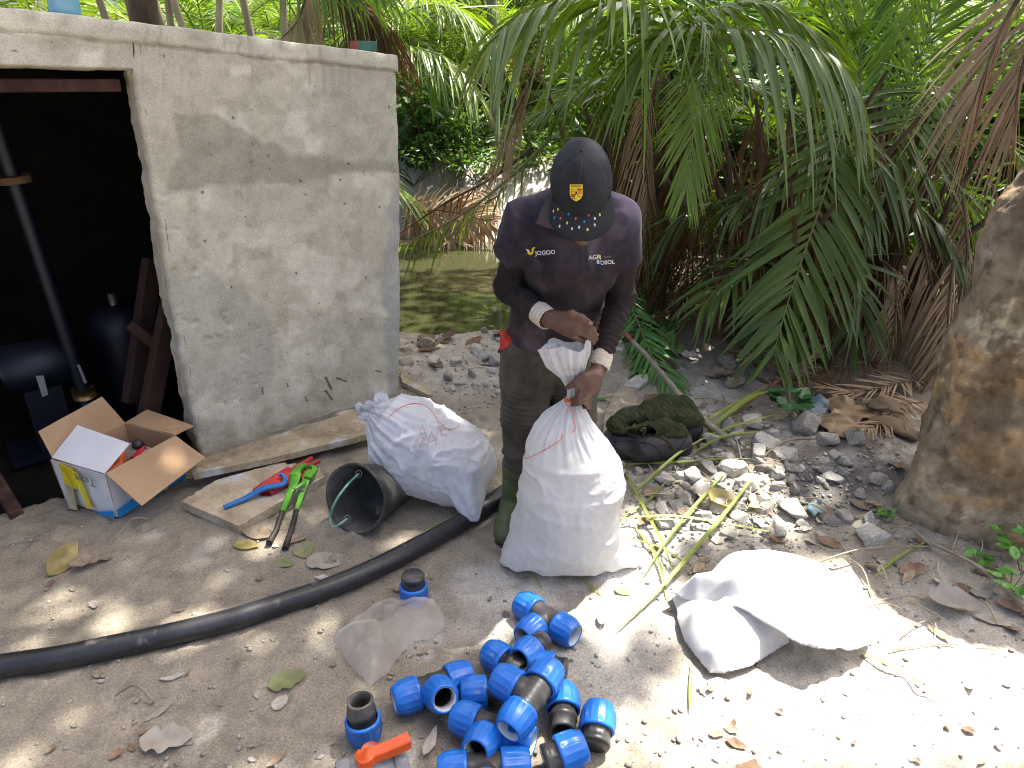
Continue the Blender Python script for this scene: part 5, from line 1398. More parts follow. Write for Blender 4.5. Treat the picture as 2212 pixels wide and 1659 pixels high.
ker = np.ones(7) / 7; 
hwp = np.convolve(np.pad(hw, 3, mode='edge'), ker, 'valid'); cxp = np.convolve(np.pad(cx, 3, mode='edge'), ker, 'valid')
hw, cx = np.where(zz > zr[0] * .96, hw, hwp), cxp
tz = zz / zr[0]
dp = np.interp(tz, [0, .05, .2, .5, .7, .85, .95, 1], [.07, .125, .16, .165, .15, .10, .045, .011])
an = np.linspace(0, 2 * math.pi, na, endpoint=False)
ca, sa = np.cos(an), np.sin(an)
ex = np.interp(tz, [0, .3, 1], [0.62, .8, 1.0])[:, None]
X = cx[:, None] + hw[:, None] * np.sign(ca) * np.abs(ca) ** ex
Yc = YS_ + 0.01 + dp[:, None] * np.sign(sa) * np.abs(sa) ** ex
Z = np.repeat(zz[:, None], na, 1)
# seam along the bottom: corners pulled out and down
cor = sstep(.16, 0, tz)[:, None] * sstep(.75, 1.0, np.abs(ca))[None]
X = X + cor * np.sign(ca)[None] * np.where(ca > 0, .050, .012)[None]
Z = Z + sstep(.2, 0, tz)[:, None] * (0.028 * np.maximum(fbm(np.stack([ca * 2.2, sa * 2.2, ca * 0], -1), 2, 5), 0))[None]
PS = np.stack([X, Yc, Z], -1)
nrm = np.stack([ca / hw.mean(), sa / dp.mean(), ca * 0], -1); nrm /= np.linalg.norm(nrm, axis=1)[:, None]
pl_amp = sstep(.62, .97, tz)[:, None]
pleat = np.sin(an * 19 + 2.2 * fbm(np.stack([ca * 2, sa * 2, ca], -1), 2, 3))[None] * 0.6 + np.sin(an * 31 + 1.3)[None] * .4
dsp = pl_amp * pleat * np.interp(tz, [.62, .85, .97, 1], [0.0, .010, .007, .0015])[:, None]
low = sstep(.85, .6, tz)[:, None]
q3 = PS * np.array([5.0, 5.0, 13.0])
dsp = dsp + low * (0.018 * fbm(PS * 4, 2, 11) + 0.009 * crease(q3, 12) * sstep(.0, .4, 0.2 + fbm(PS * 3, 2, 13)) + 0.0045 * crease(PS * np.array([11, 8, 9]), 14) + .0025 * crease(PS * np.array([22, 18, 30]), 17))
dsp = dsp + (1 - low) * 0.006 * crease(PS * np.array([14, 10, 4]), 16)
PS = PS + nrm[None] * dsp[..., None]
PS[:, :, 2] = np.maximum(PS[:, :, 2], 0.004)
sg = floor_z((0.2, 2.05))
PS[..., 2] += sg * 0.5
sack1 = thing('white_sack', 'full white woven sack standing upright, tied with orange twine, held by the man', 'sack', (cx[0], YS_, 0))
v = np.r_[PS.reshape(-1, 3), [[cx[0], YS_, 0.01]]]
f = grid_faces(nz_, na, cv=True).tolist() + [[len(v) - 1, (i + 1) % na, i] for i in range(na)]
s_body = obj('sack_body', v, f, M_SACK, sack1, True, world=True)
# its gathered neck above the twine
def neck(base, ctrs, half, tip_wave, mat, parent, seed, dep=0.35, ax_w=(1, 0, 0), na=150, n=50, name='gathered_neck', pleats=17):
    """opens out of the tie at `base` through the points ctrs with half widths half"""
    P = resample(np.array([base] + ctrs), n); t = np.linspace(0, 1, n)
    h = np.interp(t, np.linspace(0, 1, len(half)), half)
    T = np.gradient(P, axis=0); T /= np.linalg.norm(T, axis=1)[:, None]
    aw = np.array(ax_w, float)[None] - T * (T @ np.array(ax_w, float))[:, None]; aw /= np.linalg.norm(aw, axis=1)[:, None]
    ad = np.cross(T, aw)
    a = np.linspace(0, 2 * math.pi, na, endpoint=False)
    r = 1 + (0.30 * np.sin(a * pleats + seed) + .18 * np.sin(a * 9 + 2 * seed))[None] * np.interp(t, [0, .15, .5, 1], [.25, .6, .45, .25])[:, None]
    dpp = np.interp(t, [0, .25, 1], [0.9, .6, dep])[:, None]
    V = P[:, None] + aw[:, None] * (h[:, None] * np.cos(a)[None] * r)[..., None] + ad[:, None] * (h[:, None] * np.sin(a)[None] * r * dpp)[..., None]
    V = V + T[:, None] * (t[:, None] ** 2 * tip_wave * (np.sin(a * 3 + seed) + .6 * np.sin(a * 5 + 1.7 * seed))[None])[..., None]
    V = V + (0.012 * t[:, None] * crease(V * 16, seed + 3))[..., None] * ad[:, None]
    return obj(name, V.reshape(-1, 3), grid_faces(n, na, cv=True), mat, parent, True, world=True)
tie = np.array([YP(1232, 868, YS_)[0], YS_ + .01, zr[0] + sg * .5])
neck(tie - np.array([0, 0, .004]), [YP(1240, 845, 2.10), YP(1238, 815, 2.09), YP(1228, 780, 2.08), YP(1222, 745, 2.08)], [.013, .020, .036, .066, .082], .012, M_SACK, sack1, 2, dep=.42)
def loop(c, r, rad, name, parent, mat=M_TWINE, turns=2.2, h=.006, tail=None):
    a = np.linspace(0, 6.283 * turns, 60)
    P = np.stack([c[0] + r * np.cos(a), c[1] + r * np.sin(a), c[2] + h * (a / a[-1] - .5)], -1)
    return obj(name, *tube(P, rad, 6, True), mat, parent, True, world=True)
loop(tie, .0165, .0022, 'twine', sack1, turns=4, h=.016)
tree_s = tree_of(s_body)
def on_surface(tree, pts, Yd=2.0, off=.0025):
    out = []
    for x, y in pts:
        d = Vector(ray(x, y)).normalized(); h = tree.ray_cast(Vector(EYE), d, 9)
        if h[0] is not None: out.append(np.array(h[0] - d * off))
    return np.array(out)
def surf_line(tree, pts, n, rad, name, mat, parent):
    xy = resample(np.array([(x, y, 0) for x, y in pts]), n)[:, :2]
    P = on_surface(tree, xy)
    if len(P) > 3: return obj(name, *tube(P, rad, 5, True), mat, parent, True, world=True)
surf_line(tree_s, [(1219, 866), (1226, 876), (1236, 886), (1240, 905), (1243, 928), (1234, 934)], 26, .0012, 'twine', M_TWINE, sack1)
surf_line(tree_s, [(1136, 972), (1134, 990), (1160, 980), (1190, 964), (1213, 948), (1214, 938)], 30, .0012, 'twine', M_TWINE, sack1)

# ---- sack lying beside the shed wall, half on the bucket
ta = on(836, 905, 0.33)
sack2 = thing('white_sack', 'full bluish white sack lying on its side with red marker letters, half on the bucket', 'sack', on(940, 1080, 0))
A0, A1 = on(814, 925, .27), on(1058, 1028, .13)
axv = A1 - A0; Lx = np.linalg.norm(axv); axv /= Lx
sd = np.cross(axv, [0, 0, 1.0]); sd /= np.linalg.norm(sd); uv = np.cross(sd, axv)
n1, n2 = 110, 220
t = np.linspace(0, 1, n1)
rw = np.interp(t, [0, .05, .14, .3, .5, .75, .92, 1], [.014, .080, .158, .195, .192, .172, .150, .11])
rh = np.interp(t, [0, .05, .14, .3, .5, .75, .92, 1], [.014, .075, .148, .165, .160, .150, .110, .03])
Cn = A0[None] + axv[None] * (np.interp(t, [0, .1, 1], [-.05, 0.03, Lx]))[:, None] + uv[None] * np.interp(t, [0, .12, .3, 1], [.055, .02, 0, -.02])[:, None]
a = np.linspace(0, 2 * math.pi, n2, endpoint=False)
rad2 = lambda e: np.sign(e) * np.abs(e) ** .85
V = Cn[:, None] + sd * (rw[:, None] * rad2(np.cos(a))[None])[..., None] + uv * (rh[:, None] * rad2(np.sin(a))[None])[..., None]
Nn = sd * np.cos(a)[:, None] + uv * np.sin(a)[:, None]
pl = (np.sin(a * 21 + 1.5 * np.sin(a * 3)) * .6 + np.sin(a * 34 + .7) * .4)[None] * np.interp(t, [0, .04, .13, .3, .45], [.001, .006, .010, .006, 0])[:, None]
big = sstep(.12, .4, t)[:, None]
loc_ = np.stack([((V - A0) @ axv) * 6, ((V - A0) @ sd) * 9 + ((V - A0) @ axv) * 7, ((V - A0) @ uv) * 9], -1)
dsp = pl + big * (.014 * fbm(V * 6, 2, 21) + .013 * crease(loc_ * 1.0, 22) + .008 * crease(V * 15, 23))
V = V + Nn[None] * dsp[..., None]
# lower corner of the seam pulled out, bottom resting on the ground
cr_ = sstep(.8, 1, t)[:, None] * sstep(.75, 1, np.cos(a))[None]
V = V + (cr_[..., None]) * (axv * .03 + sd * .075 - np.array([0, 0, .05]))
fl_ = ground_z(V[..., 0], V[..., 1], False)
V[..., 2] = np.maximum(V[..., 2], fl_ + .012 + .01 * np.abs(fbm(V * 12, 2, 3)))
vv = np.r_[V.reshape(-1, 3), [V[-1].mean(0)]]
f = grid_faces(n1, n2, cv=True)[:, ::-1].tolist() + [[len(vv) - 1, (n1 - 1) * n2 + i, (n1 - 1) * n2 + (i + 1) % n2] for i in range(n2)]
s2 = obj('sack_body', vv, f, M_SACKB, sack2, True, world=True)
tie2 = Cn[0] - axv * .004
neck(tie2 + axv * .004, [tie2 - axv * .02 + np.array([-.01, -.01, .02]), on(822, 880, .36), on(812, 858, .40)], [.014, .020, .032, .045], .010, M_SACKB, sack2, 5, dep=.3, pleats=13, n=36)
neck(tie2, [tie2 - axv * .015 + np.array([-.02, 0, .0]), on(806, 902, .335), on(786, 893, .34)], [.010, .014, .020, .030], .006, M_SACKB, sack2, 9, dep=.3, n=30, pleats=9)
a_ = np.linspace(0, 6.283 * 3, 50)
obj('twine', *tube(tie2[None] + (sd * np.cos(a_)[:, None] + uv * np.sin(a_)[:, None]) * .0175 + axv * (.004 * (a_ / a_[-1] - .5))[:, None], .0028, 6), M_TWINE, sack2, True, world=True)
tree2 = tree_of(s2)
surf_line(tree2, [(838, 902), (856, 886), (880, 874), (905, 872), (930, 885), (945, 908), (965, 926), (985, 925), (992, 918)], 50, .0013, 'twine', M_TWINE, sack2)
for strokes in ([(896, 972), (899, 948), (911, 966), (914, 944)], [(905, 950), (912, 920), (922, 944)], [(907, 938), (920, 934)], [(922, 968), (932, 936), (944, 962)], [(926, 954), (942, 950)], [(932, 932), (940, 948), (948, 926)], [(962, 916), (950, 920), (956, 940), (966, 936)], [(952, 930), (962, 927)]):
    surf_line(tree2, [(x, y) for x, y in strokes], 14, .0014, 'marker_letter', M_MARKER, sack2)

# ---- empty sack spread on the ground at the right
def cloth(name, outline, hfun, mat, parent, res=0.006, th=0.003):
    """a sheet over the ground inside a photo outline [(x, y, z)], lifted by hfun(d, p)"""
    poly = np.array([G(*q) for q in outline]); lo, hi = poly.min(0) - .02, poly.max(0) + .02
    gx_ = np.arange(lo[0], hi[0], res); gy_ = np.arange(lo[1], hi[1], res)
    Xg, Yg = np.meshgrid(gx_, gy_, indexing='ij')
    ins = poly_inside(poly, Xg, Yg); d = poly_dist(poly, Xg, Yg)
    sdv = np.where(ins, d, -d)
    keep_v = sdv > -res * 1.2
    # pull the outermost points onto the outline
    Xs, Ys = Xg.copy(), Yg.copy()
    gxn, gyn = np.gradient(sdv, res); m = (sdv < 0) & keep_v
    Xs[m] -= gxn[m] * sdv[m]; Ys[m] -= gyn[m] * sdv[m]
    Zs = hfun(np.maximum(sdv, 0), np.stack([Xs, Ys, 0 * Xs], -1))
    # heights given along the outline fade inwards
    F_ = grid_faces(len(gx_), len(gy_)); kf = keep_v.reshape(-1)[F_].all(1); F_ = F_[kf]
    used = np.unique(F_); mp = np.full(Xg.size, -1); mp[used] = np.arange(len(used))
    v = np.stack([Xs, Ys, Zs], -1).reshape(-1, 3)[used]
    o = obj(name, v, mp[F_], mat, parent, True, world=True)
    sm = o.modifiers.new('smoothing', 'SMOOTH'); sm.factor = .5; sm.iterations = 5
    md = o.modifiers.new('thickness', 'SOLIDIFY'); md.thickness = th; md.offset = -1
    return o
sack3 = thing('white_sack', 'empty white sack lying crumpled in the sun on the ground', 'sack', G(1650, 1350))
gz3 = 0.0
def under(d, p):
    b = .13 * (1 - np.exp(-d / .05)) * sstep(1.05, .62, p[..., 0] * .6 + .45)
    return floor_z((p[..., 0].mean(), p[..., 1].mean())) + .008 + (.012 + (.085 + .055 * sstep(.62, .42, p[..., 0])) * (1 - np.exp(-d / .055))) * (1 + .35 * fbm(p * 6, 2, 4)) + .026 * crease(p * np.array([8, 6, 1]) + 2, 5) * np.minimum(d / .03, 1) + .003 * crease(p * 15, 6)
cloth('lower_layer', [(1449, 1262, .07), (1462, 1300, .05), (1462, 1345, .02), (1476, 1402, .0), (1504, 1440, 0), (1530, 1470, 0), (1560, 1472, 0), (1620, 1455, .0), (1672, 1420, .01), (1705, 1395, .02), (1690, 1330, .03), (1600, 1250, .05), (1500, 1235, .07)], under, M_SACK, sack3)
def over(d, p):
    x = p[..., 0]; y = p[..., 1]
    lift = .095 + .05 * np.exp(-((x - .48) / .14) ** 2) + .03 * np.sin(x * 9 + 1) * sstep(.55, .75, x) + .02 * sstep(.75, 1.15, x) * sstep(1.75, 1.95, y)
    return lift + .075 * (1 - np.exp(-d / .07)) * (1 + .3 * fbm(p * 5, 2, 7)) + .022 * crease(p * np.array([4, 7, 1]) + 3, 8) + .0015 * crease(p * 14, 9) - .07 * sstep(.06, 0, d) * sstep(1.72, 1.82, y) * (x > .5)
cloth('upper_layer', [(1447, 1252, .12), (1466, 1232, .14), (1520, 1212, .15), (1560, 1196, .12), (1640, 1194, .10), (1760, 1216, .10), (1866, 1238, .11), (1886, 1290, .09), (1896, 1352, .08), (1880, 1392, .08), (1835, 1412, .08), (1765, 1424, .09), (1712, 1398, .10), (1640, 1345, .12), (1585, 1305, .13), (1525, 1276, .13)], over, M_SACK, sack3)
P = np.array([G(1529, 1474, .01), G(1531, 1484, .006), G(1528, 1496, .005)]); obj('thread', *tube(P, .0015, 5), M_SACK, sack3, True, world=True)

# ---- crumpled clear plastic bag
poly = [(722, 1385, 0), (760, 1345, 0), (800, 1318, 0), (850, 1300, 0), (905, 1290, 0), (938, 1305, 0), (960, 1335, 0), (958, 1362, 0), (930, 1385, 0), (885, 1402, 0), (850, 1440, 0), (830, 1470, 0), (800, 1486, 0), (772, 1462, 0), (745, 1430, 0)]
def filmz(d, p): return .006 + .05 * (1 - np.exp(-d / .035)) * (1 + .6 * fbm(p * 9, 2, 3)) + .018 * crease(p * np.array([6, 9, 1]), 4) * np.minimum(d / .02, 1) + .012 * crease(p * 17, 5) + .007 * crease(p * 34, 6)
M_FILM2 = material('dusty clear plastic', [(0.72, 0.65, 0.57), (0.86, 0.83, 0.79)], rough=0.10, scale=9, detail=4, trans=0.55, tcol=(1, 1, 1), spec=0.6)
_nt = M_FILM2.node_tree; _tr = _nt.nodes.new('ShaderNodeBsdfTransparent'); _mx = _nt.nodes.new('ShaderNodeMixShader'); _mx.inputs[0].default_value = .52
_o = _nt.nodes['Material Output']; _src = _o.inputs['Surface'].links[0].from_socket
_nt.links.new(_src, _mx.inputs[1]); _nt.links.new(_tr.outputs[0], _mx.inputs[2]); _nt.links.new(_mx.outputs[0], _o.inputs['Surface'])
fb = cloth('plastic_bag', poly, filmz, M_FILM2, None, res=0.006, th=0.001); fb.modifiers.remove(fb.modifiers['thickness'])
tag(fb, 'crumpled dusty clear plastic bag lying between pipe and fittings', 'plastic bag')
# ============================================================ the man bending over the sack
def capped(S, a, b, ra, rb, k=0.01, ends=(False, True), sq=None):
    """cone whose ends may be cut flat (a hem)"""
    a, b = np.array(a, float), np.array(b, float); m = max(ra, rb) + k + 3 * S.h
    sl, P = S._sub(np.minimum(a, b) - m, np.maximum(a, b) + m)
    ab = b - a; L = np.linalg.norm(ab); u = ab / L
    t = np.clip(((P - a) @ u) / L, 0, 1)
    d = np.linalg.norm(P - (a + t[..., None] * ab), axis=-1) - (ra + (rb - ra) * t)
    if ends[0]: d = np.maximum(d, -((P - a) @ u))
    if ends[1]: d = np.maximum(d, (P - b) @ u)
    S._mix(sl, d, k)
J = dict(hipC=YP(1190, 712, 2.43), hipR=YP(1142, 742, 2.43), hipL=YP(1246, 742, 2.45), kneeR=YP(1133, 893, 2.35), kneeL=YP(1238, 893, 2.42),
         ankR=YP(1112, 1096, 2.37), ankL=YP(1240, 1075, 2.44), neck=YP(1252, 462, 2.20), head=YP(1255, 398, 2.08),
         shR=YP(1130, 472, 2.18), shL=YP(1342, 470, 2.18), elR=YP(1098, 622, 2.31), elL=YP(1342, 640, 2.29), wrR=YP(1176, 684, 2.12), wrL=YP(1296, 782, 2.14),
         chest=YP(1236, 560, 2.24), waist=YP(1200, 660, 2.38))
man = thing('person', 'man in dark polo shirt, cap and green boots bending to hold the sack', 'person', (J['ankR'][0] * .5 + J['ankL'][0] * .5, 2.4, 0))
HP_ = R(38)
hu, hf, hr = np.array([0, -math.sin(HP_), math.cos(HP_)]), np.array([0, -math.cos(HP_), -math.sin(HP_)]), np.array([1.0, 0, 0])
_rl = R(4); hr, hu = hr * math.cos(_rl) + hu * math.sin(_rl), hu * math.cos(_rl) - hr * math.sin(_rl)
Hd = J['head']
def hp3(r_, f_, u_): return Hd + hr * r_ + hf * f_ + hu * u_
HM = np.stack([hr, hf, hu], 1)
M_SKIN = material('dark skin', [(0.085, 0.042, 0.028), (0.135, 0.070, 0.047)], rough=0.45, scale=14, detail=3, spec=0.4, bump=0.1, bscale=120, attr='tint')
B = Solid((-0.30, 1.86, -0.02), (0.62, 2.66, 1.56), 0.0048)
# head and neck
B.ell(hp3(0, -.005, .012), (.074, .096, .092), HM, .02)
B.cone(hp3(0, .030, -.050), hp3(0, .085, -.128), .052, .028, .03)
B.cone(hp3(-.035, .02, -.06), hp3(-.012, .062, -.105), .030, .022, .02); B.cone(hp3(.035, .02, -.06), hp3(.012, .062, -.105), .030, .022, .02)
B.cone(hp3(0, .088, -.010), hp3(0, .110, -.048), .010, .017, .012); B.ell(hp3(-.012, .103, -.052), (.010, .010, .008), HM, .006); B.ell(hp3(.012, .103, -.052), (.010, .010, .008), HM, .006)
B.ell(hp3(0, .092, -.073), (.026, .010, .0075), HM, .006); B.ell(hp3(0, .090, -.086), (.023, .011, .008), HM, .006)
B.cone(hp3(-.045, .082, .012), hp3(-.014, .092, .010), .008, .008, .008); B.cone(hp3(.045, .082, .012), hp3(.014, .092, .010), .008, .008, .008)
for s in (-1, 1):
    B.ell(hp3(s * .030, .083, -.006), (.013, .008, .008), HM, .004)
    B.ell(hp3(s * .079, -.012, -.030), (.010, .020, .032), HM, .008)
B.cone(J['neck'] + np.array([0, .02, -.05]), hp3(0, -.035, -.060), .060, .054, .03)
# trunk and limbs, slimmer than the clothes
fl = ((0, .9, .43), .7)
B.chain([J['hipC'], J['waist'], J['chest'], J['neck'] + np.array([0, .01, -.06])], [.11, .11, .125, .09], .05, fl)
B.cone(J['shR'], J['shL'], .045, .045, .03)
for sd_ in 'RL':
    B.chain([J['sh' + sd_], J['el' + sd_], J['wr' + sd_]], [.040, .034, .0235], .02)
    B.chain([J['hip' + sd_], J['knee' + sd_], J['ank' + sd_]], [.078, .052, .034], .03)
    an_ = J['ank' + sd_]; B.cone(an_ + np.array([0, .02, -.02]), an_ + np.array([-.015 if sd_ == 'R' else .02, -.14, -.04]), .030, .024, .02)
# right hand, laid flat against the belly, fingers to the picture's right
wR = J['wrR']
def YY(x, y, Y): return YP(x, y, Y)
k0 = YY(1192, 688, 2.095)
kn = [YY(1243, 690, 2.062), YY(1246, 702, 2.055), YY(1244, 714, 2.058), YY(1238, 725, 2.066)]            # knuckles index..little
for q in kn: B.cone(k0 + (q - kn[1]) * .35, q, .017, .0125, .012)
B.cone(wR, k0, .0245, .023, .02)
B.ell((k0 + kn[1] + kn[2]) / 3, (.045, .018, .030), None, .015)
f1 = [YY(1268, 700, 2.062), YY(1270, 712, 2.058), YY(1266, 724, 2.062), YY(1256, 735, 2.07)]
f2 = [YY(1282, 712, 2.078), YY(1284, 722, 2.075), YY(1278, 733, 2.078), YY(1268, 742, 2.085)]
f3 = [YY(1287, 724, 2.095), YY(1288, 733, 2.093), YY(1282, 742, 2.095), YY(1272, 749, 2.10)]
for q in range(4):
    r_ = (.0098, .0102, .0098, .0086)[q]
    B.chain([kn[q], f1[q], f2[q], f3[q]], [r_ * 1.12, r_, r_ * .9, r_ * .8], .004)
B.chain([YY(1206, 684, 2.09), YY(1234, 678, 2.055), YY(1256, 686, 2.05), YY(1276, 699, 2.052)], [.016, .0135, .0115, .0088], .008)
# left hand, closed round the neck of the sack
wL = J['wrL']; nk = YY(1240, 838, 2.10)
kb = YY(1286, 812, 2.095)
B.cone(wL, kb, .0245, .024, .02)
kL = [YY(1264, 826, 2.070), YY(1266, 840, 2.072), YY(1264, 853, 2.078), YY(1260, 865, 2.086)]
for q in kL: B.cone(kb + (q - kL[1]) * .4, q, .018, .0125, .012)
B.ell((kb + kL[1] + kL[2]) / 3, (.026, .024, .034), None, .014)
for q in range(4):
    r_ = (.0100, .0104, .0098, .0088)[q]; y0 = (832, 845, 857, 868)[q]
    B.chain([kL[q], YY(1251, y0 + 3, 2.058), YY(1236, y0 + 6, 2.066 + .004 * q), YY(1228, y0 + 7, 2.085)][:2 + (q > 1)] + ([YY(1268, y0 + 8, 2.12)] if q < 0 else []), [r_ * 1.1, r_, r_ * .9, r_ * .8][:2 + (q > 1)], .004)
    B.chain([kL[q], YY(1272, y0 + 10, 2.11), YY(1258, y0 + 12, 2.135), YY(1240, y0 + 12, 2.14)], [r_ * 1.05, r_, r_ * .9, r_ * .8], .004)
B.chain([YY(1282, 806, 2.085), YY(1262, 814, 2.056), YY(1244, 826, 2.052), YY(1227, 836, 2.060)], [.017, .0145, .0125, .0095], .008)
v, f = B.mesh(lambda V, N: 0.0006 * fbm(V * 90, 2, 4))
pale_ = np.ones((len(v), 3))
hx_, hy_, _ = project(v)
m_ = sstep(24, 10, np.hypot(hx_ - 1283, hy_ - 724)) * 0
lip = sstep(.018, .008, np.linalg.norm((v - hp3(0, .10, -.086)) * np.array([.6, 1, 1]), axis=1))
pale_ = pale_ + lip[:, None] * np.array([1.1, .7, .6])
obj('body', v, f, M_SKIN, man, True, world=True, colors=pale_)
M_NAIL = material('finger nail', [(0.30, 0.17, 0.13)], rough=0.35)
for pt, dv in ((YY(1276, 698, 2.040), (1, .2, -.4)), (YY(1289, 723, 2.082), (.5, .5, -.6))):
    v, f = lathe([(0, .002), (.004, .0016), (.0052, 0)], 12); v[:, 0] *= 1.3
    obj('nail', to_axis(v, (0.1, -1, .25), pt), f, M_NAIL, man, True, world=True)

# ---- trousers
M_TROUSER = material('dark olive cotton', [(0.045, 0.039, 0.028), (0.078, 0.067, 0.050), (0.115, 0.10, 0.076)], rough=0.9, scale=9, detail=4, spec=0.15, bump=0.25, bscale=160)
S = Solid((-0.24, 2.12, 0.12), (0.48, 2.72, 1.0), 0.0065)
S.chain([J['hipC'] + np.array([0, 0, .03]), J['hipC'] + np.array([0, 0, -.06])], [.135, .135], .04, ((0, 1, 0), .82))
for sd_ in 'RL':
    lo_ = J['ank' + sd_] + (J['knee' + sd_] - J['ank' + sd_]) * .42
    S.chain([J['hip' + sd_], (J['hip' + sd_] + J['knee' + sd_]) / 2, J['knee' + sd_], lo_], [.106, .094, .078, .058], .035)
def cloth_disp(V, N):
    d = .006 * fbm(V * 7, 2, 3) + .008 * crease(V * np.array([9, 9, 14]), 4) * sstep(-.2, .3, fbm(V * 3, 2, 6))
    kz = (J['kneeR'][2] + .045)
    rib = sstep(.14, .09, np.abs(V[:, 2] - (kz - .045))) * np.sin(V[:, 2] * 330 + 2.5 * fbm(V * 8, 2, 9)) * .0035
    return d + rib * (N[:, 1] < .35) + .010 * sstep(.34, .26, V[:, 2]) * np.sin(V[:, 2] * 120) * .5
v, f = S.mesh(cloth_disp)
obj('trousers', v, f, M_TROUSER, man, True, world=True)
# ---- boots
M_BOOT = material('green rubber boot', [(0.055, 0.072, 0.028), (0.085, 0.105, 0.042), (0.15, 0.11, 0.06)], rough=0.5, scale=7, detail=3, spec=0.4, lo=0.35, hi=0.8)
M_SOLE = material('boot sole', [(0.03, 0.04, 0.02), (0.12, 0.10, 0.06)], rough=0.8, scale=12)
for sd_, tx in (('R', -.035), ('L', .045)):
    an_ = J['ank' + sd_]; kn_ = J['knee' + sd_]; top = an_ + (kn_ - an_) * .52; z_ = floor_z(an_)
    S = Solid(an_ - np.array([.14, .32, .2]), top + np.array([.14, .18, .06]), .0055)
    capped(S, an_ + np.array([0, .015, -.02]), top, .052, .066, .01, (False, True))
    heel = np.array([an_[0], an_[1] + .045, z_ + .045]); toe = np.array([an_[0] + tx, an_[1] - .15, z_ + .045])
    S.cone(an_ + np.array([0, .015, 0]), heel, .052, .044, .02); S.cone(heel, toe, .042, .046, .03); S.cone(an_ + np.array([0, 0, .0]), toe + (heel - toe) * .25, .046, .044, .03)
    S.cone(top - (top - an_) * .25, top + (top - an_) * .1, .045, .058, 0, cut=True)
    v, f = S.mesh(lambda V, N: .003 * fbm(V * 12, 2, 3)); v[:, 2] = np.maximum(v[:, 2], z_ + .004)
    bo = obj('boot', v, f, M_BOOT, man, True, world=True)
    P = np.array([heel + (toe - heel) * t for t in np.linspace(-.22, 1.2, 16)]); P[:, 2] = z_ + .012
    w = np.interp(np.linspace(0, 1, 16), [0, .1, .3, .5, .75, .92, 1], [.012, .040, .043, .042, .050, .038, .010])
    dd = (toe - heel); dd /= np.linalg.norm(dd); sd3 = np.array([-dd[1], dd[0], 0])
    ring = np.r_[P + sd3 * w[:, None], (P - sd3 * w[:, None])[::-1]]
    obj('sole', *slab(ring, .014), M_SOLE, bo, False, world=True)

# ---- long sleeves of the shirt underneath, with cream cuffs
M_UNDER = material('dark brown knit', [(0.016, 0.012, 0.012), (0.030, 0.022, 0.021)], rough=0.85, scale=10, detail=3, spec=0.2, bump=0.2, bscale=150)
M_CUFF = material('cream ribbed cuff', [(0.52, 0.46, 0.37), (0.62, 0.56, 0.46)], rough=0.9, scale=12, bump=0.2, bscale=90, spec=0.1)
for sd_ in 'RL':
    a, b, c_ = J['sh' + sd_], J['el' + sd_], J['wr' + sd_]
    dv = (c_ - b) / np.linalg.norm(c_ - b)
    S = Solid(np.minimum(np.minimum(a, b), c_) - .1, np.maximum(np.maximum(a, b), c_) + .1, .0055)
    S.chain([a, b], [.046, .045], .02); capped(S, b, c_ - dv * .03, .046, .034, .02)
    along = lambda V: ((V - b) @ dv)
    ph = 1.0 if sd_ == 'L' else .3
    v, f = S.mesh(lambda V, N: .004 * fbm(V * 9, 2, 5) + .005 * crease(V * 13, 7) + ph * .0032 * sstep(.02, .08, along(V)) * np.sin(along(V) * 260 + 5 * fbm(V * 10, 2, 3)))
    obj('sleeve', v, f, M_UNDER, man, True, world=True)
    S = Solid(c_ - .12, c_ + .12, .0045)
    capped(S, c_ - dv * .040, c_ + dv * .022, .037, .0355, .0, (True, True)); S.cone(c_ + dv * .012, c_ + dv * .05, .030, .030, 0, cut=True)
    v, f = S.mesh(lambda V, N: .0010 * np.sin(along(V) * 420) + .0014 * fbm(V * 25, 2, 3))
    obj('cuff', v, f, M_CUFF, man, True, world=True)

# ---- polo shirt
M_POLO = material('faded dark polo cotton', [(0.014, 0.012, 0.020), (0.026, 0.020, 0.024), (0.046, 0.034, 0.036), (0.062, 0.050, 0.060)], rough=0.9, scale=7.0, detail=4, spec=0.15, bump=0.18, bscale=210, lo=0.28, hi=0.72, attr='tint')
S = Solid((-0.30, 1.98, 0.62), (0.62, 2.66, 1.42), 0.0062)
fa = ((0, .9, .43), .72)
hem = YP(1192, 726, 2.41)
S.cone(J['waist'], hem, .150, .160, .04, ((0, .95, .3), .8))
S.cone(J['chest'], J['waist'], .150, .146, .05, fa)
S.cone(J['neck'] + np.array([0, .015, -.085]), J['chest'], .128, .150, .05, fa)
S.cone(J['shR'] + np.array([.02, 0, -.012]), J['shL'] + np.array([-.02, 0, -.012]), .052, .052, .05)
tz_ = YP(1252, 428, 2.19)
for s__ in 'RL': S.cone(tz_ + np.array([-.03 if s__ == 'R' else .03, .01, -.01]), J['sh' + s__], .058, .050, .03)
S.cone(J['neck'] + np.array([0, .02, -.02]), J['neck'] + np.array([0, .02, -.10]), .070, .09, .05)
for sd_ in 'RL':
    a, b = J['sh' + sd_], J['el' + sd_]
    capped(S, a, a + (b - a) * .52, .055, .064, .030, (False, True))
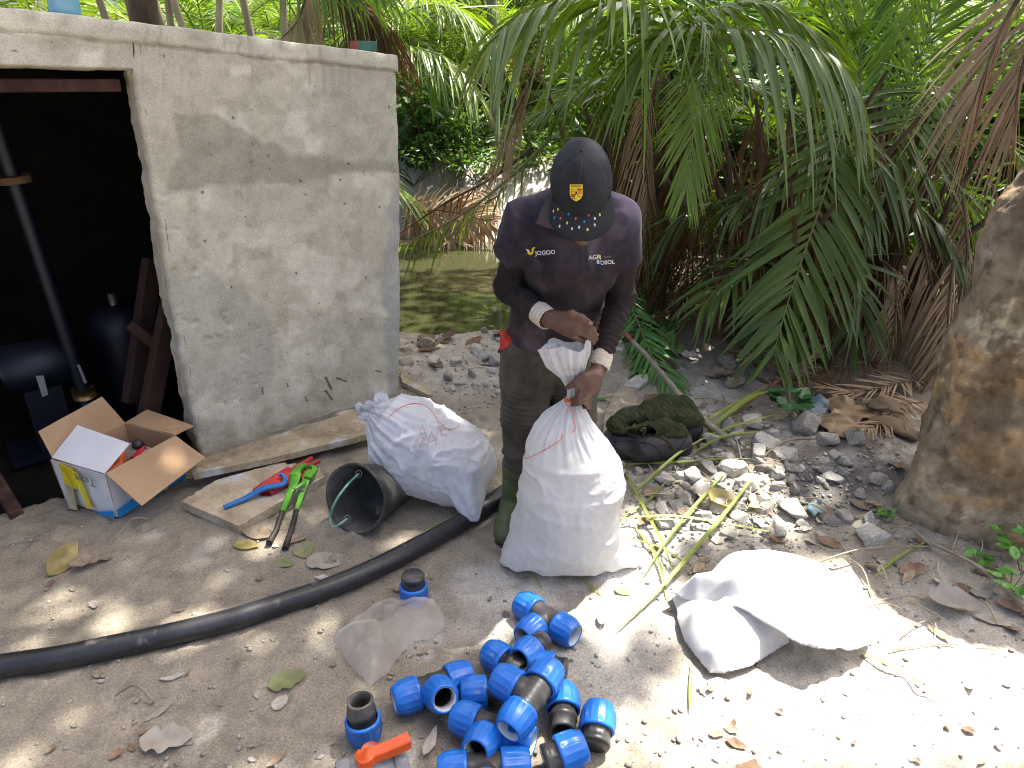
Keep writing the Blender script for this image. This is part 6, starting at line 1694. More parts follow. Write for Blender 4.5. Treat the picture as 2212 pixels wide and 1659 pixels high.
# the hem is cut off level
sl, P = S._sub((-1, 1, 0), (2, 3, hem[2] - .012)); S.f[sl] = np.maximum(S.f[sl], .001 + (hem[2] - .02) - P[..., 2] + .25 * (P[..., 0] - hem[0]) * 0)
def polo_disp(V, N):
    arm = sstep(.10, .16, np.abs(V[:, 0] - J['neck'][0] + .0))
    diag = np.stack([V[:, 0] * 8 + V[:, 2] * 6, V[:, 1] * 6, V[:, 2] * 7 - V[:, 0] * 5], -1)
    d = .012 * fbm(V * 4, 2, 3) + .018 * crease(diag, 4) * sstep(-.3, .4, fbm(V * 2.5, 2, 5)) + .005 * crease(V * np.array([7, 7, 16]), 8) * sstep(1.02, .85, V[:, 2])
    return d * (0.5 + .5 * sstep(1.28, 1.18, V[:, 2]))
for _m in ('M_POLO', 'M_TROUSER'):
    _b = globals()[_m].node_tree.nodes['Principled BSDF']; _b.inputs['Sheen Weight'].default_value = .06; _b.inputs['Sheen Roughness'].default_value = .5
v, f = S.mesh(polo_disp)
_n1 = fbm(v * 3.2, 4, 44); _n2 = fbm(v * np.array([11, 11, 4]), 4, 45)
_sh = sstep(1.02, 1.16, v[:, 2])[:, None]
pt_ = (0.85 + 1.5 * sstep(-.1, .5, _n1) + .9 * sstep(.05, .5, _n2))[:, None] * (np.array([0.98, 0.96, 0.98]) * (1 - _sh) + np.array([0.92, 1.0, 1.28]) * _sh)
polo = obj('polo_shirt', v, f, M_POLO, man, True, world=True, colors=pt_)
# collar: a band that folds outwards, with two points in front
nb = J['neck'] + np.array([0, -.005, .0])
cu_ = np.array([0, -.30, .954]); cf_ = np.array([0, -.954, -.30])
th_ = np.linspace(R(62), R(298), 72)
stages = []
for q, (rr_, hh) in enumerate([(.066, -.01), (.070, .028), (.076, .037), (.084, .030), (.098, .004), (.108, -.022)]):
    fr_ = (1 + np.cos(th_)) / 2                               # 1 in front
    pt = sstep(.75, 1.0, fr_)
    r2 = rr_ + 0 * pt + (.030 * pt if q >= 4 else 0) * (1 if q == 5 else .5)
    h2 = hh - .030 * fr_ ** 1.5 - (.034 * pt if q == 5 else .016 * pt if q == 4 else 0)
    stages.append(nb + np.sin(th_)[:, None] * np.array([1.06, 0, 0]) * r2[:, None] + cf_ * (np.cos(th_) * r2)[:, None] + cu_ * np.asarray(h2)[:, None])
V = np.array(stages)
M_COLLAR = material('faded collar', [(0.034, 0.028, 0.034), (0.060, 0.048, 0.052)], rough=0.9, scale=8, bump=0.2, bscale=200)
co = obj('collar', V.reshape(-1, 3), grid_faces(6, 72), M_COLLAR, polo, True, world=True)
md = co.modifiers.new('thickness', 'SOLIDIFY'); md.thickness = .003
tree_p = tree_of(polo)
COLLAR_LATER = True
surf_line(tree_p, [(1243, 520), (1252, 545), (1258, 580), (1262, 596)], 20, .0022, 'placket_edge', M_COLLAR, polo)
surf_line(tree_p, [(1262, 596), (1250, 600)], 6, .0022, 'placket_edge', M_COLLAR, polo)
surf_line(tree_p, [(1262, 520), (1268, 545), (1272, 575)], 16, .0022, 'placket_edge', M_COLLAR, polo)
# prints on the chest, laid on the cloth
def photo_print(name, v2d, f, cx_, cy_, s, rot, mat, parent, tree, off=.006):
    """flat shapes in photo units around (cx_, cy_) -> on the surface seen there"""
    c_, s_ = math.cos(rot), math.sin(rot); P = []
    for a, b in v2d:
        x, y = cx_ + s * (a * c_ + b * s_), cy_ - s * (b * c_ - a * s_)
        d = Vector(ray(x, y)).normalized(); h = tree.ray_cast(Vector(EYE), d, 9)
        if h[0] is None: return None
        P.append(np.array(h[0] - d * off))
    return obj(name, P, f, mat, parent, False, world=True)
M_PW = material('white print', [(0.55, 0.55, 0.56)], rough=0.7); M_PY = material('yellow print', [(0.72, 0.52, 0.03)], rough=0.7)
M_PB = material('blue print thread', [(0.02, 0.24, 0.55)], rough=0.7); M_PD = material('dim print', [(0.16, 0.12, 0.12)], rough=0.7)
def words_on(body, size, x, y, mat, rot=0.0, bold=0.0, name='lettering'):
    v_, f_ = text_mesh(body, size, bold); return photo_print(name, v_, f_, x, y, 1.0, rot, mat, polo, tree_p)
words_on('JOGOO', 12.5, 1178, 546, M_PW, R(-4), .35)
words_on('AGRICULTURE', 3.2, 1178, 551, M_PD, R(-4), .1)
words_on('AGR', 13, 1284, 556, M_PW, R(-5), .35); words_on('I', 13, 1297, 556, M_PY, R(-5), .6)
words_on('B', 12, 1292, 566, M_PW, R(-5), .35); words_on('I', 12, 1297.5, 566, M_PB, R(-5), .7); words_on('OSOL', 12, 1312, 567, M_PW, R(-5), .35)
words_on('BUSINESS', 4.0, 1312, 555, M_PD, R(-5), .1)
def poly_print(name, pts, mat, parent, tree, n=10, off=.003):
    pts = np.array(pts, float); bm = bmesh.new(); vs = [bm.verts.new((x, -y, 0)) for x, y in pts]; bm.faces.new(vs)
    bmesh.ops.triangulate(bm, faces=bm.faces); bmesh.ops.subdivide_edges(bm, edges=bm.edges[:], cuts=5, use_grid_fill=True)
    bm.verts.index_update(); v_ = [(q.co.x, q.co.y) for q in bm.verts]; f_ = [[q.index for q in g.verts] for g in bm.faces]; bm.free()
    P = []
    for x, y in v_:
        d = Vector(ray(x, -y)).normalized(); h = tree.ray_cast(Vector(EYE), d, 9)
        if h[0] is None: return None
        P.append(np.array(h[0] - d * off))
    return obj(name, P, f_, mat, parent, False, world=True)
M_COLSEAM = material('faded collar edge', [(0.050, 0.041, 0.046), (0.080, 0.066, 0.072)], rough=0.9)
for pts_ in ([(1194, 424), (1180, 430), (1168, 455), (1158, 482), (1182, 492), (1208, 500), (1218, 480), (1208, 450)], [(1314, 424), (1321, 436), (1321, 460), (1319, 485), (1300, 496), (1284, 503), (1284, 475), (1298, 445)]):
    o_ = poly_print('collar_leaf', pts_, M_COLSEAM, polo, tree_p, off=.020)
    if o_:
        md = o_.modifiers.new('thickness', 'SOLIDIFY'); md.thickness = .004; md.offset = -1
def c1(x, y): return 993.6 + x * .3021, 276.5 + y * .3021
poly_print('bird_emblem', [c1(*p) for p in [(522, 852), (512, 870), (514, 888), (498, 886), (480, 872), (484, 896), (496, 908), (512, 907), (524, 895), (527, 870), (538, 852)]], M_PY, polo, tree_p, off=.006)
poly_print('bird_emblem', [c1(*p) for p in [(470, 864), (496, 872), (500, 884), (482, 882)]], M_PW, polo, tree_p, off=.007)

# ---- cap
M_CAP = material('charcoal cap cotton', [(0.017, 0.019, 0.022), (0.030, 0.032, 0.036)], rough=0.85, scale=12, detail=3, spec=0.2, bump=0.2, bscale=220)
cap = thing('cap', None, None); cap.parent = man; cap.matrix_parent_inverse = parent_matrix(man).inverted()
for k in ('label', 'category'):
    if k in cap: del cap[k]
nphi, naz = 40, 96
ph = np.linspace(0, R(97), nphi)[:, None]; az = np.linspace(0, 2 * math.pi, naz, endpoint=False)[None]
rx_, ry_, rz_ = .086, .108, .112
cc = hp3(0, -.002, .012)
sq = np.sin(ph) ** .86
lx_, ly_, lz_ = rx_ * sq * np.sin(az), ry_ * sq * np.cos(az), rz_ * np.cos(ph) * np.ones_like(az)
frontlift = .010 * sstep(.3, 1, np.cos(az)) * sstep(R(35), R(70), ph)
seam = np.cos(az * 3) ** 2
groove = -.0012 * (np.abs(np.sin(az * 3)) < .06) * sstep(R(4), R(12), ph)
V = cc + hr * ((lx_ * (1 + groove * 12))[..., None]) + hf * ((ly_ * (1 + groove * 12) + frontlift)[..., None]) + hu * lz_[..., None]
V = V + (V - cc) * (0.030 * fbm(V * 16, 2, 3) + .018 * crease(V * 14, 8))[..., None]
dome = obj('dome', V.reshape(-1, 3), grid_faces(nphi, naz, cv=True)[:, ::-1], M_CAP, cap, True, world=True)
md = dome.modifiers.new('thickness', 'SOLIDIFY'); md.thickness = .0025; md.offset = -1
obj('button', *lathe([(0, .006), (.005, .005), (.007, .002), (.007, 0)], 14), M_CAP, cap).matrix_parent_inverse = Matrix.Identity(4)
bt_ = [o for o in cap.children if o.name.startswith('button')][0]
bt_.data.transform(Matrix.Translation(Vector(V[0, 0] - hu * .001)) @ Vector(hu).to_track_quat('Z', 'Y').to_matrix().to_4x4()); bt_.matrix_parent_inverse = parent_matrix(cap).inverted()
naz2, nl = 49, 16
az2 = np.linspace(R(-72), R(72), naz2)[:, None]; s_ = np.linspace(0, 1, nl)[None]
sqe = math.sin(R(93)) ** .86
bx0, by0 = rx_ * sqe * np.sin(az2) * .995, ry_ * sqe * np.cos(az2) + .008
ln = .066 * np.cos(az2 * .92) ** .45
bxx = bx0 + s_ * .012 * np.sin(az2); byy = by0 + s_ * ln
bz = rz_ * math.cos(R(93)) - .020 * s_ * np.cos(az2) - .030 * np.sin(az2) ** 2 * (0.35 + .65 * s_) - .018 * s_ ** 2
V = cc + hr * bxx[..., None] + hf * byy[..., None] + hu * bz[..., None]
brim = obj('brim', V.reshape(-1, 3), grid_faces(naz2, nl), M_CAP, cap, True, world=True)
md = brim.modifiers.new('thickness', 'SOLIDIFY'); md.thickness = .004; md.offset = 0
tree_b, tree_d = tree_of(brim), tree_of(dome)
M_SEAM = material('cap seam', [(0.045, 0.047, 0.052)], rough=0.85)
for ln_ in ([(1258, 330), (1254, 360), (1249, 394)], [(1256, 329), (1232, 345), (1208, 380), (1198, 420)], [(1262, 329), (1286, 345), (1306, 378), (1311, 420)]):
    xy_ = resample(np.array([(x, y + 10, 0) for x, y in ln_]), 30)[:, :2]; P_ = on_surface(tree_d, xy_, off=.003)
    if len(P_) > 5: obj('seam', *tube(P_, .0011, 5, True), M_SEAM, cap, True, world=True)
DC = dict(p=(0.65, 0.45, 0.42), y=(0.70, 0.58, 0.03), b=(0.01, 0.25, 0.45), r=(0.60, 0.10, 0.05), w=(0.62, 0.60, 0.58))
for (x, y, c_) in [(673, 595, 'p'), (704, 582, 'y'), (778, 617, 'b'), (680, 642, 'b'), (722, 648, 'r'), (828, 648, 'r'), (768, 680, 'y'), (716, 703, 'w'), (803, 720, 'p'), (852, 710, 'w'), (889, 670, 'b'), (919, 624, 'r'), (962, 648, 'w'), (997, 622, 'y'), (961, 694, 'p'), (911, 727, 'y')]:
    X_, Y_ = c1(x, y); d = Vector(ray(X_, Y_)).normalized(); h = tree_b.ray_cast(Vector(EYE), d, 9)
    if h[0] is None: continue
    n_ = h[1] if h[1].dot(d) < 0 else -h[1]
    v, f = lathe([(0, .0022), (.0018, .0018), (.0030, .0002)], 10); v[:, 1] *= 1.5
    obj('brim_dot', to_axis(v, n_, np.array(h[0]) + np.array(n_) * .002), f, material('thread ' + c_, [DC[c_]], rough=0.6), cap, True, world=True)
M_CR = material('red thread', [(0.45, 0.06, 0.03)], rough=0.7); M_CK = material('black thread', [(0.02, 0.016, 0.014)], rough=0.7)
def shield(cx_, cy_, w, h, tp=.0): return [(cx_ - w, cy_ - h), (cx_ + w, cy_ - h), (cx_ + w * .98, cy_ + h * .25), (cx_ + w * .7, cy_ + h * .68), (cx_, cy_ + h), (cx_ - w * .7, cy_ + h * .68), (cx_ - w * .98, cy_ + h * .25)]
sx, sy = c1(831, 465)
poly_print('crest', shield(sx, sy, 14.0, 18.5), M_PY, cap, tree_d, off=.007)
def bar(x0, y0, x1, y1, mat, off=.0082, nm='crest_stripe'): poly_print(nm, [c1(x0, y0), c1(x1, y0), c1(x1, y1), c1(x0, y1)], mat, cap, tree_d, off=off)
for y_ in (432, 447, 462): bar(838, y_, 871, y_ + 7, M_CR)
for y_ in (436, ): bar(838, y_ + 3, 871, y_ + 6, M_CK, .0090)
for y_ in (472, 487, 500): bar(793 if y_ < 490 else 800, y_, 824, y_ + 7, M_CR)
bar(793, 481, 824, 484, M_CK, .0090)
bar(798, 436, 806, 442, M_CK); bar(808, 448, 820, 453, M_CK); bar(797, 450, 803, 462, M_CK); bar(840, 478, 848, 484, M_CK); bar(850, 490, 862, 495, M_CK)
poly_print('crest_centre', [c1(*p) for p in [(818, 452), (842, 452), (842, 470), (830, 482), (818, 470)]], M_PY, cap, tree_d, off=.0096)
poly_print('crest_horse', [c1(*p) for p in [(822, 474), (826, 462), (823, 456), (830, 454), (838, 457), (836, 466), (839, 476), (832, 470), (829, 478)]], M_CK, cap, tree_d, off=.0106)
for v_, f_ in [text_mesh('PORSCHE', 5.0, .1)]:
    photo_print('lettering', v_, f_, *c1(831, 416), 1.0, 0, M_CK, cap, tree_d, .0085)

# ---- red glove hanging from the hip
S = Solid(YP(1070, 770, 2.40) - .05, YP(1110, 715, 2.30) + .06, .0035)
gA = YP(1103, 722, 2.345)
for (pts) in ([(1098, 724), (1083, 720), (1070, 722)], [(1098, 728), (1086, 732), (1078, 740)], [(1100, 732), (1088, 744), (1078, 756)], [(1104, 734), (1094, 748), (1083, 758)]):
    S.chain([gA] + [YP(x, y, 2.34) for x, y in pts], [.016, .014, .012, .0105], .006)
v, f = S.mesh(lambda V, N: .0015 * fbm(V * 70, 2, 3))
g2 = obj('rubber_glove', v, f, material('bright red fabric', [(0.45, 0.025, 0.02), (0.55, 0.05, 0.035)], rough=0.7, scale=20)); tag(g2, 'red glove with dark edges hanging from the mans trouser pocket', 'glove')
S = Solid(YP(1070, 775, 2.40) - .05, YP(1120, 705, 2.30) + .06, .0035)
S.chain([YP(1108, 712, 2.36), YP(1104, 726, 2.352)], [.020, .018], .004); S.chain([YP(1086, 752, 2.346), YP(1078, 761, 2.346)], [.0095, .0095], .003); S.chain([YP(1078, 726, 2.347), YP(1069, 726, 2.347)], [.0085, .0085], .003)
v, f = S.mesh(); gl2 = obj('glove_edge', v, f, material('dark glove rubber', [(0.03, 0.025, 0.035)], rough=0.6), g2)
# ============================================================ rubble, litter, bag and sweater, cut leaves
M_STONE = material('pale limestone', [(0.32, 0.30, 0.262), (0.43, 0.405, 0.355), (0.53, 0.505, 0.455)], rough=0.93, scale=9, detail=4, bump=0.6, bscale=45, spec=0.1, rand=0.25)
M_STONED = material('grey clod', [(0.20, 0.187, 0.165), (0.29, 0.27, 0.24), (0.37, 0.35, 0.31)], rough=0.95, scale=9, detail=4, bump=0.6, bscale=45, spec=0.1, rand=0.25)
def stone_mesh(seed, sub=3, mat=M_STONE):
    bm = bmesh.new(); bmesh.ops.create_icosphere(bm, subdivisions=sub, radius=0.5)
    v = np.array([p.co[:] for p in bm.verts]); r = np.random.default_rng(seed)
    for k in range(13):                                          # planes that chip it
        n = r.normal(0, 1, 3); n /= np.linalg.norm(n); d = r.uniform(.20, .38)
        o = np.maximum(v @ n - d, 0); v = v - n * (o * .98)[:, None]
    v = v * (1 + .10 * fbm(v * 4.2 + seed, 3, seed) + .07 * fbm(v * 13 + seed, 2, seed + 1))[:, None] * np.array([1.5, 1.2, 1.0])
    f = np.array([[q.index for q in p.verts] for p in bm.faces]); bm.free()
    me = mesh_data('stone', v, f, mat, smooth=sub < 2)
    return me
STONES = [stone_mesh(k, 4) for k in range(6)]; CLODS = [stone_mesh(20 + k, 4, M_STONED) for k in range(4)]
SMALL = [stone_mesh(40 + k, 1) for k in range(4)] + [stone_mesh(50 + k, 1, M_STONED) for k in range(3)]
def stone(px, py, wpx, label, group, mesh, seed, up=.10):
    p = GG(px, py); r = random.Random(seed); s = wpx * px_scale(p[1], p[2]) / 1.1
    o = put('stone', mesh); o.scale = (s, s * r.uniform(.85, 1.1), s * r.uniform(.8, 1.1)); o.location = (p[0], p[1], p[2] + s * up * .72)
    o.rotation_euler = (r.uniform(-.3, .3), r.uniform(-.3, .3), r.uniform(0, 6.28))
    return tag(o, label, 'stone', group)
for i, (x, y, w, lab) in enumerate([
        (1706, 1100, 78, 'white jagged sunlit stone, highest of the pale ones in the rubble'), (1684, 1145, 60, 'pale stone just below the white jagged one'), (1880, 1165, 84, 'big flat pale stone near the foot of the tree'),
        (1465, 985, 58, 'pale stone right beside the dark bag'), (1438, 1035, 48, 'light stone under the dark bag, among green stems'), (1495, 1035, 52, 'grey stone beside the one under the dark bag'),
        (1528, 1008, 46, 'rounded stone below the lying stick'), (1545, 1040, 44, 'small grey stone in the rubble below the stick'), (1478, 1075, 50, 'brownish stone between green stems'),
        (1625, 915, 56, 'grey stone above the end of the lying stick'), (1660, 965, 66, 'flat grey stone below the blue plastic scrap'), (1735, 930, 84, 'large flat dark stone beside the crumpled paper'),
        (1570, 990, 40, 'stone at the lower end of the stick'), (1590, 1020, 62, 'wide grey stone in the middle of the rubble'), (1435, 1135, 56, 'sunlit brown stone right of the standing sack'),
        (1620, 1045, 60, 'pale block in the middle of the rubble below the stick'), (1850, 955, 52, 'stone in the shade before the tree'), (1825, 1125, 44, 'small pale stone above the big flat one'),
        (1555, 1100, 70, 'sunlit pale stone with dry leaves round it'), (1510, 1120, 46, 'sunlit stone beside the dry leaves'), (1640, 1190, 50, 'stone hidden behind the empty sack'),
        (1780, 950, 60, 'grey stone between paper and tree'), (1700, 985, 54, 'stone in the shaded rubble above the white jagged one'), (1540, 955, 44, 'stone just below the stick beside the bag'), (1590, 945, 50, 'stone touching the middle of the stick'),
        (1120, 870, 46, 'dark stone behind the mans boot'), (1900, 1040, 40, 'grey clod on the dark soil before the tree')]):
    stone(x, y, w, lab, 'stones of the rubble', STONES[i % 6] if i not in (11, 25, 26, 16) else CLODS[i % 4], 200 + i)
r4 = random.Random(4)
for i in range(150):                                               # smaller rubble, all alike
    if i < 95: x, y = r4.gauss(1600, 130), r4.gauss(1040, 60)
    elif i < 125: x, y = r4.uniform(1420, 2000), r4.uniform(920, 1230)
    else: x, y = r4.uniform(870, 1090), r4.uniform(705, 860)
    w = r4.uniform(14, 44)
    stone(x, y, w, 'small grey stone among the loose rubble', 'small loose stones', (STONES + CLODS[:2])[i % 8] if x < 1680 else (STONES + CLODS)[r4.choice((0, 2, 6, 7, 8, 9))], 500 + i)
# crumbs and pebbles: nobody could count them
mb_v, mb_f, n0 = [], [], 0
r5 = np.random.default_rng(8)
base_sh = [(np.array([p.co[:] for p in m.vertices]), np.array([list(p.vertices) for p in m.polygons])) for m in SMALL]
pts = []
for k in range(4600):
    if k < 1900: x, y = r5.normal(1640, 170), r5.normal(1060, 85)
    elif k < 3900: x, y = r5.uniform(-40, 2260), 640 + 1030 * r5.random() ** .8
    elif k < 4500: x, y = r5.uniform(870, 1100), r5.uniform(700, 900)
    else: x, y = r5.uniform(1500, 2260), r5.uniform(1150, 1400)
    if not (x < 860 and y < 1130 - .31 * x): pts.append((x, y))
gp_ = np.array([G(x, y) for x, y in pts]); gz_ = ground_z(gp_[:, 0], gp_[:, 1])
for k, p in enumerate(gp_):
    v, f = base_sh[k % 7]; s = .004 + .017 * r5.random() ** 4 + (.008 * r5.random() if k < 1900 else 0)
    a = r5.uniform(0, 6.28); c_, s_ = math.cos(a), math.sin(a)
    q = v * s * np.array([1, 1, .7]) * (1 + .5 * (r5.random(v.shape) - .5)); q = np.stack([q[:, 0] * c_ - q[:, 1] * s_, q[:, 0] * s_ + q[:, 1] * c_, q[:, 2]], -1) + np.array([p[0], p[1], gz_[k] + s * .2])
    mb_v.append(q); mb_f.append(f + n0); n0 += len(v)
gv = obj('gravel', np.concatenate(mb_v), np.concatenate(mb_f), None, None, False); gv.data.materials.append(material('gravel crumbs', [(0.17, 0.15, 0.12), (0.27, 0.25, 0.21), (0.42, 0.40, 0.36)], rough=0.95, scale=28, detail=2, spec=0.1)); tag(gv, 'loose crumbs and pebbles over the dirt', 'gravel', kind='stuff')

# ---- fallen leaves
def leafshape(kind, n=14):
    t = np.linspace(0, 1, n)
    if kind == 'oval': w = .26 * np.sin(math.pi * t ** .85) ** .8
    elif kind == 'long': w = .15 * np.sin(math.pi * t ** .9) ** .9
    elif kind == 'round': w = .36 * np.sin(math.pi * t ** .8) ** .7
    else: w = .36 * np.sin(math.pi * t ** .8) ** .7 * (.62 + .38 * np.abs(np.sin(t * 9.5)))
    return t - .5, w
def leaf_mesh(kind, mat, curl, seed, torn=0.0):
    x, w = leafshape(kind); n = len(x); r = np.random.default_rng(seed)
    cs = np.linspace(-1, 1, 7)
    wl = w[:, None] * cs[None] * np.where(cs[None] > 0, 1 + torn * r.normal(0, .5, n)[:, None], 1 + torn * r.normal(0, .5, n)[:, None])
    z = curl * (1.6 * wl ** 2 + .5 * (x[:, None] ** 2)) + .02 * fbm(v2(x[:, None] * 5 + 0 * wl, wl * 5) + seed, 2, seed) * (1 + 3 * curl) - .015 * (np.abs(cs)[None] < .1)
    V = np.stack([x[:, None] + 0 * wl, wl, z], -1)
    vv, ff = V.reshape(-1, 3), grid_faces(n, 7)
    tv, tf = tube([(-.5, 0, z[0, 3]), (-.62, .02, .0), (-.72, .05, .01)], [.012, .010, .008], 5, True)
    return mesh_data('leaf', np.r_[vv, tv], ff.tolist() + [[i + len(vv) for i in q] for q in tf], mat)
LM = dict(y=leafmat('yellow fallen leaf', [(0.23, 0.18, 0.055), (0.34, 0.275, 0.10)], trans=.2, rough=.5), g=leafmat('fading green leaf', [(0.17, 0.19, 0.075), (0.25, 0.27, 0.12)], trans=.2, rough=.5),
          b=leafmat('dry brown leaf', [(0.22, 0.165, 0.11), (0.34, 0.275, 0.20)], trans=.15, tcol=(1, 1, 1), rough=.8, spec=.15), p=leafmat('bleached leaf', [(0.34, 0.30, 0.25), (0.46, 0.42, 0.36)], trans=.15, tcol=(1, 1, 1), rough=.85, spec=.15),
          r=leafmat('reddish leaf', [(0.17, 0.105, 0.07), (0.27, 0.18, 0.12)], trans=.15, tcol=(1, 1, 1), rough=.8, spec=.15), v=leafmat('fresh green leaf', [(0.07, 0.22, 0.03), (0.11, 0.30, 0.05)], trans=.3))
def leaf(px, py, lpx, ang, kind, m, label, group=None, curl=.3, seed=0, lift=.004, tilt=(0, 0), me=None):
    p = GG(px, py); s = lpx * px_scale(p[1], p[2])
    o = put('leaf', me or leaf_mesh(kind, LM[m], curl, seed, .12 if m in 'bpr' else .03))
    o.scale = (s, s, s); o.location = (p[0], p[1], p[2] + lift); o.rotation_euler = (tilt[0], tilt[1], R(ang))
    return tag(o, label, 'leaf', group)
leaf(532, 1179, 62, -8, 'oval', 'y', 'yellow oval leaf on the dirt below the wrench', seed=1, curl=.12)
leaf(655, 1190, 62, -65, 'round', 'g', 'broad pale green leaf on the dirt beside the wrench handles', seed=2, curl=.1)
leaf(612, 1218, 56, -15, 'oval', 'g', 'narrow olive leaf below the broad pale green one', seed=3, curl=.12)
leaf(622, 1470, 84, 30, 'lobed', 'g', 'lobed pale green leaf on the dirt left of the plastic bag', seed=4, curl=.15)
leaf(606, 1520, 44, 70, 'round', 'p', 'pale dry leaf just below the lobed green one', seed=5, curl=.3)
leaf(140, 1222, 90, 75, 'oval', 'y', 'big curled yellow brown leaf standing up on the dirt at the left', seed=6, curl=.9, tilt=(.7, -.3), lift=.03)
leaf(185, 1225, 60, 20, 'round', 'b', 'crumpled brown leaf beside the big curled yellow one', seed=7, curl=.9, lift=.015)
leaf(362, 1602, 112, 5, 'lobed', 'p', 'large torn pale leaf near the lower left', seed=8, curl=.35, lift=.01)
leaf(400, 1595, 60, -40, 'round', 'p', 'smaller pale leaf against the large torn one', seed=9, curl=.5)
leaf(375, 1465, 50, 25, 'long', 'p', 'slim pale leaf below the middle of the pipe', seed=10, curl=.6)
leaf(345, 1540, 64, 55, 'long', 'p', 'slim pale leaf above the large torn one', seed=11, curl=.4)
leaf(930, 1610, 78, 75, 'long', 'p', 'pale curled dry leaf between valve and fittings', seed=12, curl=.8, lift=.01)
leaf(560, 1155, 80, -12, 'oval', 'b', 'dry brown leaf at the corner of the short plank', seed=13, curl=.6)
leaf(640, 1168, 44, 30, 'round', 'b', 'dry leaf between the wrench handles', seed=14, curl=.6)
leaf(700, 1215, 80, -15, 'round', 'p', 'faint grey leaf half buried right of the green one', seed=15, curl=.2)
leaf(880, 1270, 66, 10, 'oval', 'b', 'dry leaf under the standing capped fitting', seed=16, curl=.4)
leaf(600, 1640, 60, 60, 'long', 'b', 'dry curled leaf at the lower left picture edge', seed=17, curl=.9)
leaf(1300, 862, 30, 0, 'oval', 'v', 'small bright green leaf right of the mans hand', seed=18, curl=.1)
leaf(1720, 870, 44, 60, 'oval', 'v', 'dark fresh leaf on the slope under the palm', seed=19, curl=.1)
leaf(1560, 1090, 84, 30, 'round', 'y', 'curled yellow leaf in the sunlit rubble', seed=20, curl=.7, lift=.02, tilt=(.3, .2))
leaf(1520, 1080, 70, -60, 'round', 'p', 'pale curled leaf beside the yellow one in the rubble', seed=21, curl=.9, lift=.02)
leaf(1640, 1100, 54, 10, 'oval', 'y', 'small yellow brown leaf right of the sunlit stones', seed=22, curl=.6, lift=.015)
leaf(1300, 1342, 44, 80, 'oval', 'p', 'small pale curled leaf left of the empty sack', seed=23, curl=.9, lift=.012)
leaf(1345, 1280, 40, -30, 'oval', 'g', 'green leaf at the right corner of the standing sack', seed=24, curl=.15)
leaf(2060, 1310, 110, -10, 'round', 'p', 'large crumpled pale leaf in the sun right of the empty sack', seed=25, curl=.9, lift=.012)
leaf(2150, 1345, 90, -20, 'long', 'p', 'long pale dry leaf beyond the large crumpled one', seed=26, curl=.6)
leaf(1620, 1680, 90, 60, 'round', 'r', 'reddish dry leaf at the lower edge in the sun', seed=27, curl=.6)
leaf(1590, 1610, 46, -30, 'oval', 'r', 'small rust brown leaf in the sun, near the lower edge', seed=28, curl=.8)
DRY = [leaf_mesh(k, LM[m], c_, 60 + i, .15) for i, (k, m, c_) in enumerate([('oval', 'b', .6), ('round', 'b', .9), ('oval', 'p', .5), ('long', 'b', .7), ('round', 'r', .7), ('lobed', 'p', .5), ('oval', 'r', .9)])]
r6 = random.Random(12)
for i in range(96):
    if i < 38: x, y = r6.gauss(1640, 170), r6.gauss(1110, 75)
    elif i < 52: x, y = r6.uniform(1900, 2230), r6.uniform(1180, 1400)
    elif i < 76: x, y = r6.uniform(1350, 1950), r6.uniform(760, 900)
    else: x, y = r6.uniform(870, 1100), r6.uniform(700, 800)
    leaf(x, y, r6.uniform(28, 62), r6.uniform(0, 360), '', '', 'small dry brown leaf in the scattered leaf litter', 'dry leaf litter', lift=.006, tilt=(r6.uniform(-.3, .3), r6.uniform(-.3, .3)), me=DRY[i % 7])
for i in range(34):
    x, y = r6.uniform(0, 1250), r6.uniform(1180, 1650)
    leaf(x, y, r6.uniform(14, 32), r6.uniform(0, 360), '', '', 'tiny dry leaf scrap on the bare dirt', 'leaf scraps on the dirt', lift=.004, me=DRY[i % 7])
for i in range(15):
    x, y = r6.uniform(1450, 2200), r6.uniform(1480, 1655)
    leaf(x, y, r6.uniform(16, 36), r6.uniform(0, 360), '', '', 'tiny curled leaf scrap on the sunlit dirt', 'leaf scraps on the sunlit dirt', lift=.006, tilt=(r6.uniform(-.5, .5), r6.uniform(-.5, .5)), me=DRY[i % 7])

# ---- green stems and cut leaflets lying about
M_GSTEM = leafmat('cut green stem', [(0.16, 0.22, 0.03), (0.24, 0.29, 0.055)], trans=.15, rough=.45)
def blade(pts, wpx, label, lifts=(0.006,), name='palm_leaflet', mat=M_GSTEM, group='cut palm leaflets on the ground', flat=.35):
    P = np.array([GG(x, y) for x, y in pts]); P[:, 2] += np.interp(np.linspace(0, 1, len(P)), np.linspace(0, 1, len(lifts)), lifts)
    P = resample(P, 24); w = wpx * px_scale(P[0, 1], 0) / 2 * .68
    T, N, Bn = path_frames(P); pr = np.sin(np.linspace(.12, 1, 24) * 3.0)[:, None].clip(.12) * w
    V = np.stack([P - Bn * pr + N * pr * flat, P - N * .001, P + Bn * pr + N * pr * flat], 1)
    o = obj(name, V.reshape(-1, 3) - P[0], grid_faces(24, 3), mat); o.location = P[0]
    return tag(o, label, 'leaflet', group)
